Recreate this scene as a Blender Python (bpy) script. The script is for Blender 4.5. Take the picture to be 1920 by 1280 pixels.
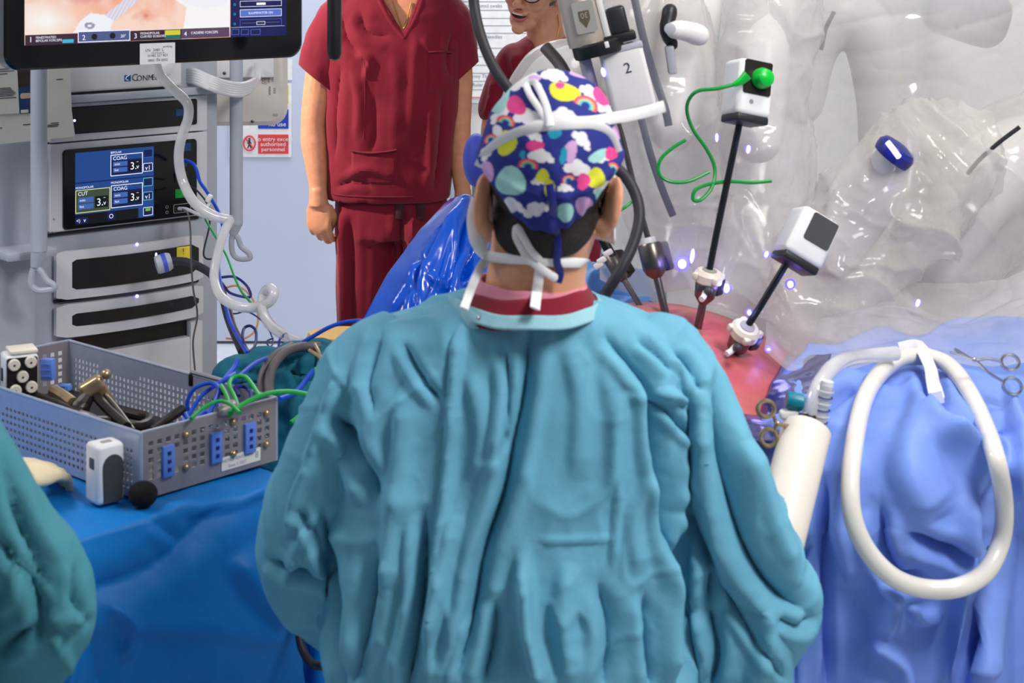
import bpy, bmesh, math, random
import numpy as np
from mathutils import Vector, Matrix, Quaternion
from mathutils.bvhtree import BVHTree

for o in list(bpy.data.objects):
    bpy.data.objects.remove(o)
SC = bpy.context.scene
COL = SC.collection
random.seed(7)

# ------------------------------------------------------------------ camera
F = 3200.0      # focal length in pixels of the 1920 x 1280 frame
YH = -120.0     # pixel row of the horizon (the lens looks level and is shifted down)
CZ = 1.70       # eye height
cam_data = bpy.data.cameras.new('camera')
cam = bpy.data.objects.new('camera', cam_data)
COL.objects.link(cam)
cam.location = (0, 0, CZ)
cam.rotation_euler = (math.pi / 2, 0, 0)
cam_data.sensor_width = 36.0
cam_data.lens = F / 1920 * 36
cam_data.shift_y = -(640 - YH) / 1920
cam_data.clip_start = 0.05
cam_data.dof.use_dof = True
cam_data.dof.focus_distance = 4.6
cam_data.dof.aperture_fstop = 11.0
SC.camera = cam

# ------------------------------------------------------------------ view, world, lights
SC.view_settings.view_transform = 'Standard'
SC.view_settings.look = 'None'
SC.view_settings.gamma = 1.0
SC.view_settings.use_curve_mapping = False
SC.view_settings.exposure = 0.0

world = bpy.data.worlds.new('world')
SC.world = world
world.use_nodes = True
bg = world.node_tree.nodes['Background']
bg.inputs[0].default_value = (0.80, 0.88, 1.0, 1)
bg.inputs[1].default_value = 0.14


def area(name, loc, size, power, color=(1, 1, 1), target=None, sy=None):
    d = bpy.data.lights.new(name, 'AREA')
    d.shape = 'RECTANGLE'
    d.size = size
    d.size_y = sy or size
    d.energy = power
    d.color = color
    o = bpy.data.objects.new(name, d)
    COL.objects.link(o)
    o.location = loc
    if target is not None:
        v = Vector(target) - Vector(loc)
        o.rotation_euler = v.to_track_quat('-Z', 'Y').to_euler()
    return o


area('ceiling_lamp_near', (1.20, 1.25, 2.8), 0.5, 47, (1.0, 0.98, 0.96), (0.35, 2.1, 0.9), 0.7)
area('ceiling_lamp_middle', (1.0, 2.5, 2.7), 0.35, 12, (1.0, 0.94, 0.86), (0.75, 3.1, 1.1), 0.4)
area('ceiling_lamp_cart', (-2.0, 2.6, 2.9), 1.2, 34, (1.0, 0.98, 0.96), (-1.0, 3.6, 0.8), 0.6)
area('ceiling_lamp_far', (-0.2, 6.55, 2.9), 2.4, 56, (0.92, 0.96, 1.0), (-0.2, 6.9, 0), 0.8)
# operating lamp on its ceiling arm, left of the frame, aimed at the standing man
sp = bpy.data.lights.new('operating_lamp_light', 'SPOT')
sp.energy = 520
sp.color = (1.0, 0.86, 0.74)
sp.spot_size = math.radians(24)
sp.spot_blend = 0.4
sp.shadow_soft_size = 0.05
spo = bpy.data.objects.new('operating_lamp_light', sp)
COL.objects.link(spo)
spo.location = (-2.5, 4.75, 2.45)
spo.rotation_euler = (Vector((-0.50, 5.3, 1.15)) - Vector(spo.location)).to_track_quat('-Z', 'Y').to_euler()


# ------------------------------------------------------------------ pixel helpers (a pixel and a real distance give a real point)
def P(x, y, Y):
    return Vector(((x - 960) / F * Y, Y, CZ - (y - YH) / F * Y))


def L(px, Y):
    return px / F * Y


def proj(v):
    """numpy (n,3) world -> (n,2) pixels"""
    v = np.asarray(v)
    Y = np.maximum(v[:, 1], 0.05)
    return np.stack([960 + v[:, 0] / Y * F, YH + (CZ - v[:, 2]) / Y * F], 1)


class Face:
    """an upright or tilted plane with its own axes; px() turns a pixel into plane coordinates"""
    def __init__(self, origin, ux, uy=(0, 0, 1)):
        self.o = Vector(origin)
        self.x = Vector(ux).normalized()
        self.y = Vector(uy).normalized()
        self.n = self.x.cross(self.y).normalized()
        if self.n.y > 0:
            self.n = -self.n       # towards the viewer

    def px(self, x, y, off=0.0):
        d = Vector(((x - 960) / F, 1.0, -(y - YH) / F))
        c = Vector((0, 0, CZ))
        oo = self.o + self.n * off
        t = (oo - c).dot(self.n) / d.dot(self.n)
        p = c + d * t - oo
        return p.dot(self.x), p.dot(self.y)

    def pt(self, u, w, off=0.0):
        return self.o + self.x * u + self.y * w + self.n * off

    def mat(self, u=0, w=0, off=0.0):
        """local X right, Y up, Z out towards the viewer"""
        m = Matrix.Identity(4)
        z = self.x.cross(self.y)
        for i, a in enumerate((self.x, self.y, z)):
            m[0][i], m[1][i], m[2][i] = a.x, a.y, a.z
        p = self.pt(u, w, off)
        m[0][3], m[1][3], m[2][3] = p
        return m


# ------------------------------------------------------------------ noise for shapes
def _hash(i, j, k, seed):
    n = (i * 73856093) ^ (j * 19349663) ^ (k * 83492791) ^ (seed * 2654435761 & 0x7fffffff)
    n = (n ^ (n >> 13)) * 1274126177 & 0x7fffffff
    n = (n ^ (n >> 16)) * 668265263 & 0x7fffffff
    return ((n ^ (n >> 15)) & 0xffff) / 65535.0


def vnoise(p, seed=0):
    p = np.asarray(p, dtype=np.float64)
    i = np.floor(p).astype(np.int64)
    f = p - i
    f = f * f * (3 - 2 * f)
    r = 0
    for a in (0, 1):
        for b in (0, 1):
            for c in (0, 1):
                w = (f[:, 0] if a else 1 - f[:, 0]) * (f[:, 1] if b else 1 - f[:, 1]) * (f[:, 2] if c else 1 - f[:, 2])
                r = r + w * _hash(i[:, 0] + a, i[:, 1] + b, i[:, 2] + c, seed)
    return r * 2 - 1


def fbm(p, octs=4, seed=0, ridged=False):
    r, a, t = 0, 1.0, 0
    p = np.asarray(p, dtype=np.float64)
    for o in range(octs):
        n = vnoise(p * (2.03 ** o), seed + o * 17)
        if ridged:
            n = 1 - 2 * np.abs(n)
        r = r + a * n
        t += a
        a *= 0.5
    return r / t


def seg_dist(q, line):
    """distance of 2D points to a polyline, plus the parameter along it (0..1) and side"""
    line = np.asarray(line, float)
    best = np.full(len(q), 1e9)
    par = np.zeros(len(q))
    side = np.zeros(len(q))
    lens = np.linalg.norm(np.diff(line, axis=0), axis=1)
    tot = lens.sum()
    acc = 0
    for a, b, ln in zip(line[:-1], line[1:], lens):
        d = (b - a) / max(ln, 1e-9)
        r = q - a
        t = np.clip(r @ d, 0, ln)
        c = r - t[:, None] * d
        dist = np.hypot(c[:, 0], c[:, 1])
        m = dist < best
        best[m] = dist[m]
        par[m] = ((acc + t) / tot)[m]
        side[m] = np.sign(d[0] * r[:, 1] - d[1] * r[:, 0])[m]
        acc += ln
    return best, par, side


def catmull(pts, n=8, closed=False):
    pts = [Vector(p) for p in pts]
    if len(pts) < 3:
        return pts
    out = []
    m = len(pts)
    rng = m if closed else m - 1
    for i in range(rng):
        if closed:
            p0, p1, p2, p3 = pts[(i - 1) % m], pts[i], pts[(i + 1) % m], pts[(i + 2) % m]
        else:
            p0 = pts[i - 1] if i else pts[0] * 2 - pts[1]
            p1, p2 = pts[i], pts[i + 1]
            p3 = pts[i + 2] if i + 2 < m else pts[-1] * 2 - pts[-2]
        for k in range(n):
            t = k / n
            out.append(0.5 * ((2 * p1) + (p2 - p0) * t + (2 * p0 - 5 * p1 + 4 * p2 - p3) * t * t + (3 * p1 - p0 - 3 * p2 + p3) * t ** 3))
    if not closed:
        out.append(pts[-1])
    return out


# ------------------------------------------------------------------ shapes: each returns (verts, faces)
def tr(geo, m):
    return [m @ Vector(v) for v in geo[0]], geo[1]


def join(*geos):
    V, Fc = [], []
    for v, f in geos:
        k = len(V)
        V.extend(v)
        Fc.extend([tuple(i + k for i in ff) for ff in f])
    return V, Fc


def tube(pts, r, n=10, caps=True, flat=1.0, up=None, smooth=0, closed=False):
    """swept tube; r a number or list; flat squashes the second axis; up fixes its direction"""
    if smooth:
        if not isinstance(r, (int, float)):
            m = len(pts)
            rr = []
            for i in range(m if closed else m - 1):
                for k in range(smooth):
                    t = k / smooth
                    rr.append(r[i] * (1 - t) + r[(i + 1) % m] * t)
            if not closed:
                rr.append(r[-1])
            r = rr
        pts = catmull(pts, smooth, closed)
    pts = [Vector(p) for p in pts]
    m = len(pts)
    if isinstance(r, (int, float)):
        r = [r] * m
    tang = []
    for i in range(m):
        if closed:
            t = pts[(i + 1) % m] - pts[i - 1]
        else:
            t = pts[min(i + 1, m - 1)] - pts[max(i - 1, 0)]
        tang.append(t.normalized() if t.length > 1e-9 else Vector((0, 0, 1)))
    a = Vector(up) if up is not None else (Vector((0, 0, 1)) if abs(tang[0].z) < 0.9 else Vector((1, 0, 0)))
    V, Fc = [], []
    prev = None
    for i in range(m):
        t = tang[i]
        if up is not None:
            s = Vector(up)
        else:
            s = prev if prev is not None else a
        s = (s - t * s.dot(t))
        if s.length < 1e-6:
            s = t.orthogonal()
        s.normalize()
        prev = s
        b = t.cross(s)
        for k in range(n):
            an = 2 * math.pi * k / n
            V.append(pts[i] + (s * math.cos(an) * flat + b * math.sin(an)) * r[i])
    rings = m if closed else m - 1
    for i in range(rings):
        for k in range(n):
            i2 = (i + 1) % m
            Fc.append((i * n + k, i * n + (k + 1) % n, i2 * n + (k + 1) % n, i2 * n + k))
    if caps and not closed:
        Fc.append(tuple(reversed(range(n))))
        Fc.append(tuple((m - 1) * n + k for k in range(n)))
    return V, Fc


def lathe(prof, n=20, caps=True):
    """profile of (radius, z)"""
    V, Fc = [], []
    for r, z in prof:
        for k in range(n):
            an = 2 * math.pi * k / n
            V.append(Vector((r * math.cos(an), r * math.sin(an), z)))
    for i in range(len(prof) - 1):
        for k in range(n):
            Fc.append((i * n + k, i * n + (k + 1) % n, (i + 1) * n + (k + 1) % n, (i + 1) * n + k))
    if caps:
        Fc.append(tuple(reversed(range(n))))
        Fc.append(tuple((len(prof) - 1) * n + k for k in range(n)))
    return V, Fc


def ellipsoid(c, r, n=20, m=12, rot=None):
    V, Fc = [], []
    c = Vector(c)
    r = (r, r, r) if isinstance(r, (int, float)) else r
    for i in range(m + 1):
        th = math.pi * (i + 0.02) / (m + 0.04)
        for k in range(n):
            an = 2 * math.pi * k / n
            p = Vector((r[0] * math.sin(th) * math.cos(an), r[1] * math.sin(th) * math.sin(an), r[2] * math.cos(th)))
            V.append(c + (rot @ p if rot else p))
    for i in range(m):
        for k in range(n):
            Fc.append((i * n + k, (i + 1) * n + k, (i + 1) * n + (k + 1) % n, i * n + (k + 1) % n))
    Fc.append(tuple(range(n)))
    Fc.append(tuple(reversed([m * n + k for k in range(n)])))
    return V, Fc


def rbox(size, bev=0.003, segs=2, center=(0, 0, 0)):
    bm = bmesh.new()
    bmesh.ops.create_cube(bm, size=1)
    for v in bm.verts:
        v.co = Vector((v.co.x * size[0], v.co.y * size[1], v.co.z * size[2])) + Vector(center)
    if bev > 0:
        bmesh.ops.bevel(bm, geom=list(bm.edges), offset=min(bev, min(size) * 0.49), segments=segs, profile=0.5, affect='EDGES')
    bm.verts.index_update()
    g = ([v.co.copy() for v in bm.verts], [tuple(v.index for v in f.verts) for f in bm.faces])
    bm.free()
    return g


def rrect(w, h, r, n=6):
    r = min(r, w / 2, h / 2)
    out = []
    for cx, cy, a0 in ((w / 2 - r, h / 2 - r, 0), (-w / 2 + r, h / 2 - r, 90), (-w / 2 + r, -h / 2 + r, 180), (w / 2 - r, -h / 2 + r, 270)):
        for k in range(n + 1):
            a = math.radians(a0 + 90 * k / n)
            out.append((cx + r * math.cos(a), cy + r * math.sin(a)))
    return out


def prism(outline, z0, z1, bev=0.0):
    """2D outline extruded along local Z, with a small chamfer at the z1 side"""
    n = len(outline)
    c = Vector((sum(p[0] for p in outline) / n, sum(p[1] for p in outline) / n))
    V = [Vector((x, y, z0)) for x, y in outline]
    if bev > 0:
        V += [Vector((x, y, z1 - bev)) for x, y in outline]
        w = max(abs(p[0] - c.x) for p in outline)
        h = max(abs(p[1] - c.y) for p in outline)
        V += [Vector((c.x + (x - c.x) * (1 - bev / w), c.y + (y - c.y) * (1 - bev / h), z1)) for x, y in outline]
        lv = 3
    else:
        V += [Vector((x, y, z1)) for x, y in outline]
        lv = 2
    Fc = [tuple(reversed(range(n))), tuple((lv - 1) * n + k for k in range(n))]
    for i in range(lv - 1):
        for k in range(n):
            Fc.append((i * n + k, i * n + (k + 1) % n, (i + 1) * n + (k + 1) % n, (i + 1) * n + k))
    return V, Fc


def plate(w, h, r, d, bev=0.0, cx=0, cy=0):
    return tr(prism(rrect(w, h, r), 0, d, bev), Matrix.Translation((cx, cy, 0)))


def framebar(w, h, t, d, r=0.0):
    """thin rectangular outline of bar width t"""
    o = rrect(w, h, max(r, 0.0005), 4)
    i = rrect(w - 2 * t, h - 2 * t, max(r - t, 0.0003), 4)
    n = len(o)
    V = [Vector((x, y, 0)) for x, y in o] + [Vector((x, y, d)) for x, y in o] + [Vector((x, y, d)) for x, y in i] + [Vector((x, y, 0)) for x, y in i]
    Fc = []
    for L_ in range(3):
        for k in range(n):
            Fc.append((L_ * n + k, L_ * n + (k + 1) % n, (L_ + 1) * n + (k + 1) % n, (L_ + 1) * n + k))
    return V, Fc


def grid(fn, nu, nv):
    """fn(u,v) with arrays in 0..1 -> (n,3)"""
    u, v = np.meshgrid(np.linspace(0, 1, nu), np.linspace(0, 1, nv))
    pts = fn(u.ravel(), v.ravel())
    idx = np.arange(nu * nv).reshape(nv, nu)
    fc = np.stack([idx[:-1, :-1], idx[:-1, 1:], idx[1:, 1:], idx[1:, :-1]], -1).reshape(-1, 4)
    return np.asarray(pts), fc


_tc = {}


def text(s, size=1.0, align='CENTER', xs=1.0):
    key = (s, align)
    if key not in _tc:
        c = bpy.data.curves.new('t', 'FONT')
        c.body = s
        c.size = 1.0
        c.align_x = align
        c.align_y = 'CENTER'
        c.resolution_u = 3
        o = bpy.data.objects.new('t', c)
        COL.objects.link(o)
        dg = bpy.context.evaluated_depsgraph_get()
        me = bpy.data.meshes.new_from_object(o.evaluated_get(dg))
        _tc[key] = ([v.co.copy() for v in me.vertices], [tuple(p.vertices) for p in me.polygons])
        bpy.data.objects.remove(o)
        bpy.data.curves.remove(c)
        bpy.data.meshes.remove(me)
    v, f = _tc[key]
    return [Vector((p.x * size * xs, p.y * size, 0)) for p in v], f


# ------------------------------------------------------------------ objects
def tag(o, label=None, cat=None, group=None, kind=None):
    if label:
        o['label'] = label
    if cat:
        o['category'] = cat
    if group:
        o['group'] = group
    if kind:
        o['kind'] = kind
    return o


def thing(name, label, cat, loc, group=None, kind=None):
    o = bpy.data.objects.new(name, None)
    COL.objects.link(o)
    o.location = Vector(loc)
    o.empty_display_size = 0.05
    return tag(o, label, cat, group, kind)


def root_loc(o):
    p = Vector((0, 0, 0))
    while o is not None:
        p += o.location
        o = o.parent
    return p


def obj(name, geo, mat, parent=None, smooth=True, sharp=35, col=None):
    me = bpy.data.meshes.new(name)
    v, f = geo
    if isinstance(v, np.ndarray):
        v = v.tolist()
    if isinstance(f, np.ndarray):
        f = f.tolist()
    me.from_pydata([tuple(p) for p in v], [], [tuple(q) for q in f])
    return obj_me(name, me, mat, parent, smooth, sharp, col)


def obj_me(name, me, mat, parent=None, smooth=True, sharp=35, col=None):
    me.update()
    o = bpy.data.objects.new(name, me)
    COL.objects.link(o)
    if mat:
        me.materials.clear()
        me.materials.append(mat)
    if smooth:
        me.polygons.foreach_set('use_smooth', [True] * len(me.polygons))
        if sharp:
            me.set_sharp_from_angle(angle=math.radians(sharp))
    if col is not None:
        a = me.color_attributes.new('Col', 'FLOAT_COLOR', 'POINT')
        c = np.ones((len(me.vertices), 4), np.float32)
        c[:, :3] = col
        a.data.foreach_set('color', c.ravel())
    # put the origin at the piece's own centre of base
    n = len(me.vertices)
    co = np.empty(n * 3, np.float32)
    me.vertices.foreach_get('co', co)
    co = co.reshape(-1, 3)
    mn, mx = co.min(0), co.max(0)
    base = Vector(((mn[0] + mx[0]) / 2, (mn[1] + mx[1]) / 2, mn[2]))
    co -= np.array(base, np.float32)
    me.vertices.foreach_set('co', co.ravel())
    me.update()
    if parent is not None:
        o.parent = parent
        o.location = base - root_loc(parent)
    else:
        o.location = base
    return o


def coords(o):
    me = o.data
    co = np.empty(len(me.vertices) * 3, np.float32)
    me.vertices.foreach_get('co', co)
    return co.reshape(-1, 3).astype(np.float64) + np.array(root_loc(o))


def fuse(geo, voxel, smooth_it=6, factor=0.5):
    """overlapping closed shapes -> one continuous skin; returns numpy verts and faces"""
    me = bpy.data.meshes.new('f')
    me.from_pydata([tuple(p) for p in geo[0]], [], geo[1])
    bm = bmesh.new()
    bm.from_mesh(me)
    bmesh.ops.recalc_face_normals(bm, faces=bm.faces)
    bm.to_mesh(me)
    bm.free()
    o = bpy.data.objects.new('f', me)
    COL.objects.link(o)
    md = o.modifiers.new('r', 'REMESH')
    md.mode = 'VOXEL'
    md.voxel_size = voxel
    md.adaptivity = 0
    sm = o.modifiers.new('s', 'SMOOTH')
    sm.factor = factor
    sm.iterations = smooth_it
    dg = bpy.context.evaluated_depsgraph_get()
    m2 = bpy.data.meshes.new_from_object(o.evaluated_get(dg))
    bpy.data.objects.remove(o)
    bpy.data.meshes.remove(me)
    return m2


def mesh_arrays(me):
    n = len(me.vertices)
    co = np.empty(n * 3, np.float32)
    no = np.empty(n * 3, np.float32)
    me.vertices.foreach_get('co', co)
    me.vertex_normals.foreach_get('vector', no)
    return co.reshape(-1, 3).astype(np.float64), no.reshape(-1, 3).astype(np.float64)


def set_co(me, co):
    me.vertices.foreach_set('co', np.asarray(co, np.float32).ravel())
    me.update()


def keep_faces(me, mask_fn, rounds=10):
    """drop the faces whose centre fails mask_fn(centres)"""
    n = len(me.polygons)
    c = np.empty(n * 3, np.float32)
    me.polygons.foreach_get('center', c)
    k = mask_fn(c.reshape(-1, 3).astype(np.float64))
    bm = bmesh.new()
    bm.from_mesh(me)
    bm.faces.ensure_lookup_table()
    bmesh.ops.delete(bm, geom=[bm.faces[i] for i in np.nonzero(~k)[0]], context='FACES')
    for _ in range(rounds):      # even out the cut edge
        new = {}
        for v in bm.verts:
            if v.is_boundary:
                nb = [e.other_vert(v).co for e in v.link_edges if e.is_boundary]
                if len(nb) == 2:
                    new[v] = v.co * 0.4 + (nb[0] + nb[1]) * 0.3
        for v, c_ in new.items():
            v.co = c_
    bm.to_mesh(me)
    bm.free()
    me.update()
    return me


def inpoly(q, poly):
    poly = np.asarray(poly, float)
    x, y = q[:, 0], q[:, 1]
    r = np.zeros(len(q), bool)
    j = len(poly) - 1
    for i in range(len(poly)):
        xi, yi = poly[i]
        xj, yj = poly[j]
        c = ((yi > y) != (yj > y)) & (x < (xj - xi) * (y - yi) / (yj - yi + 1e-12) + xi)
        r ^= c
        j = i
    return r


def folds(co, no, strokes, scale=1.0):
    """push cloth in and out along drawn folds; stroke = (points, width px, depth m[, 'step'])"""
    q = proj(co)
    vd = np.array([0, 0, CZ]) - co
    vd /= np.linalg.norm(vd, axis=1)[:, None]
    fac = np.clip((no * vd).sum(1) * 2.5, 0, 1)
    d = np.zeros(len(co))
    for s in strokes:
        pts, w, dep = s[0], s[1], s[2]
        pts = [(p.x, p.y) for p in catmull([(a, b, 0) for a, b in pts], 6)]
        ds, par, side = seg_dist(q, pts)
        taper = np.clip(np.minimum(par, 1 - par) * 5 + 0.15, 0, 1)
        if len(s) > 3:      # a lapped edge: one side stands proud
            t = np.clip(ds / (w * 4), 0, 1)
            d += np.clip(side * s[3] * ds / (w * .8), 0, 1) * dep * (1 - t) ** 2 * np.clip(np.minimum(par, 1 - par) * 12, 0, 1)
        else:
            t = ds / w
            # a crease with raised lips
            if dep < 0:      # a sharp crease, the cloth swelling up on one side of it
                d += dep * (1.2 * np.exp(-t * 1.7) - np.where(side > 0, 0.55, 0.25) * np.exp(-((t - 1.9) / 1.0) ** 2)) * taper
            else:            # a rounded ridge with one steep flank
                d += dep * np.exp(-(t * np.where(side > 0, 1.5, 0.8)) ** 2) * taper
    return co + no * (d * fac * scale)[:, None]


def bvh_of(o):
    me = o.data
    off = root_loc(o)
    return BVHTree.FromPolygons([v.co + off for v in me.vertices], [tuple(p.vertices) for p in me.polygons])


def surf(bvh, x, y, off=0.0, default=None):
    c = Vector((0, 0, CZ))
    d = Vector(((x - 960) / F, 1.0, -(y - YH) / F)).normalized()
    h = bvh.ray_cast(c, d)
    if h[0] is None:
        if default is not None:
            return P(x, y, default)
        return None
    return h[0] - d * off


def imgframe(x, y, Y, roll=0.0, yaw=0.0, pitch=0.0):
    """local X right, Y up, Z towards the viewer, turned by roll (in view), yaw and pitch"""
    base = Matrix(((1, 0, 0), (0, 0, -1), (0, 1, 0))).to_4x4()
    m = base @ Matrix.Rotation(math.radians(yaw), 4, 'Y') @ Matrix.Rotation(math.radians(pitch), 4, 'X') @ Matrix.Rotation(math.radians(roll), 4, 'Z')
    m.translation = P(x, y, Y)
    return m


# ------------------------------------------------------------------ materials
def lin(c):
    return tuple(((v / 255) / 12.92 if v / 255 <= 0.04045 else ((v / 255 + 0.055) / 1.055) ** 2.4) for v in c)


def mat(name, rgb, rough=0.5, metal=0.0, spec=0.5, var=0.06, vscale=30.0, bump=0.0, bscale=200.0, sheen=0.0, sss=0.0, coat=0.0,
        trans=0.0, alpha=1.0, emit=None, estr=0.0, attr=False, weave=0.0, ior=1.45, detail=3.0):
    m = bpy.data.materials.new(name)
    m.use_nodes = True
    nt = m.node_tree
    b = nt.nodes['Principled BSDF']
    b.inputs['Roughness'].default_value = rough
    b.inputs['Metallic'].default_value = metal
    b.inputs['Specular IOR Level'].default_value = spec
    b.inputs['IOR'].default_value = ior
    b.inputs['Sheen Weight'].default_value = sheen
    b.inputs['Subsurface Weight'].default_value = sss
    if sss:
        b.inputs['Subsurface Radius'].default_value = (0.008, 0.003, 0.0015)
        b.inputs['Subsurface Scale'].default_value = 1.0
    b.inputs['Coat Weight'].default_value = coat
    b.inputs['Coat Roughness'].default_value = 0.12
    b.inputs['Transmission Weight'].default_value = trans
    b.inputs['Alpha'].default_value = alpha
    tc = nt.nodes.new('ShaderNodeTexCoord')
    nz = nt.nodes.new('ShaderNodeTexNoise')
    nz.inputs['Scale'].default_value = vscale
    nz.inputs['Detail'].default_value = detail
    nt.links.new(tc.outputs['Object'], nz.inputs['Vector'])
    mx = nt.nodes.new('ShaderNodeMix')
    mx.data_type = 'RGBA'
    mx.blend_type = 'MULTIPLY'
    mx.inputs['Factor'].default_value = 1.0
    ramp = nt.nodes.new('ShaderNodeMapRange')
    ramp.inputs['From Min'].default_value = 0.3
    ramp.inputs['From Max'].default_value = 0.7
    ramp.inputs['To Min'].default_value = 1 - var
    ramp.inputs['To Max'].default_value = 1 + var
    nt.links.new(nz.outputs['Fac'], ramp.inputs['Value'])
    c = lin(rgb)
    if attr:
        at = nt.nodes.new('ShaderNodeAttribute')
        at.attribute_name = 'Col'
        nt.links.new(at.outputs['Color'], mx.inputs[6])
    else:
        mx.inputs[6].default_value = (*c, 1)
    nt.links.new(ramp.outputs['Result'], mx.inputs[7])
    if not (attr and estr):
        nt.links.new(mx.outputs[2], b.inputs['Base Color'])
    else:
        b.inputs['Base Color'].default_value = (.01, .01, .01, 1)
    if emit is not None:
        b.inputs['Emission Color'].default_value = (*lin(emit), 1)
        b.inputs['Emission Strength'].default_value = estr
    elif estr and attr:
        nt.links.new(at.outputs['Color'], b.inputs['Emission Color'])
        b.inputs['Emission Strength'].default_value = estr
    if bump > 0:
        bz = nt.nodes.new('ShaderNodeTexNoise')
        bz.inputs['Scale'].default_value = bscale
        bz.inputs['Detail'].default_value = 4
        nt.links.new(tc.outputs['Object'], bz.inputs['Vector'])
        bp = nt.nodes.new('ShaderNodeBump')
        bp.inputs['Strength'].default_value = 1.0
        bp.inputs['Distance'].default_value = bump
        nt.links.new(bz.outputs['Fac'], bp.inputs['Height'])
        nt.links.new(bp.outputs['Normal'], b.inputs['Normal'])
    return m


def plastic_film(name, rgb=(236, 236, 240), clear=0.5, rough=0.16):
    """thin clear sheeting: part see-through, part milky, with shine"""
    m = bpy.data.materials.new(name)
    m.use_nodes = True
    nt = m.node_tree
    b = nt.nodes['Principled BSDF']
    out = nt.nodes['Material Output']
    b.inputs['Base Color'].default_value = (*lin(rgb), 1)
    b.inputs['Roughness'].default_value = rough
    b.inputs['Specular IOR Level'].default_value = 0.8
    b.inputs['IOR'].default_value = 1.5
    tl = nt.nodes.new('ShaderNodeBsdfTranslucent')
    tl.inputs['Color'].default_value = (*lin(rgb), 1)
    tp = nt.nodes.new('ShaderNodeBsdfTransparent')
    m1 = nt.nodes.new('ShaderNodeMixShader')
    m1.inputs[0].default_value = 0.35
    nt.links.new(b.outputs[0], m1.inputs[1])
    nt.links.new(tl.outputs[0], m1.inputs[2])
    m2 = nt.nodes.new('ShaderNodeMixShader')
    tc = nt.nodes.new('ShaderNodeTexCoord')
    nz = nt.nodes.new('ShaderNodeTexNoise')
    nz.inputs['Scale'].default_value = 9
    nz.inputs['Detail'].default_value = 5
    nt.links.new(tc.outputs['Object'], nz.inputs['Vector'])
    mr = nt.nodes.new('ShaderNodeMapRange')
    mr.inputs['From Min'].default_value = 0.3
    mr.inputs['From Max'].default_value = 0.7
    mr.inputs['To Min'].default_value = max(clear - 0.14, 0)
    mr.inputs['To Max'].default_value = min(clear + 0.14, 1)
    nt.links.new(nz.outputs['Fac'], mr.inputs['Value'])
    nt.links.new(mr.outputs['Result'], m2.inputs[0])
    nt.links.new(m1.outputs[0], m2.inputs[1])
    nt.links.new(tp.outputs[0], m2.inputs[2])
    nt.links.new(m2.outputs[0], out.inputs['Surface'])
    return m


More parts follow.
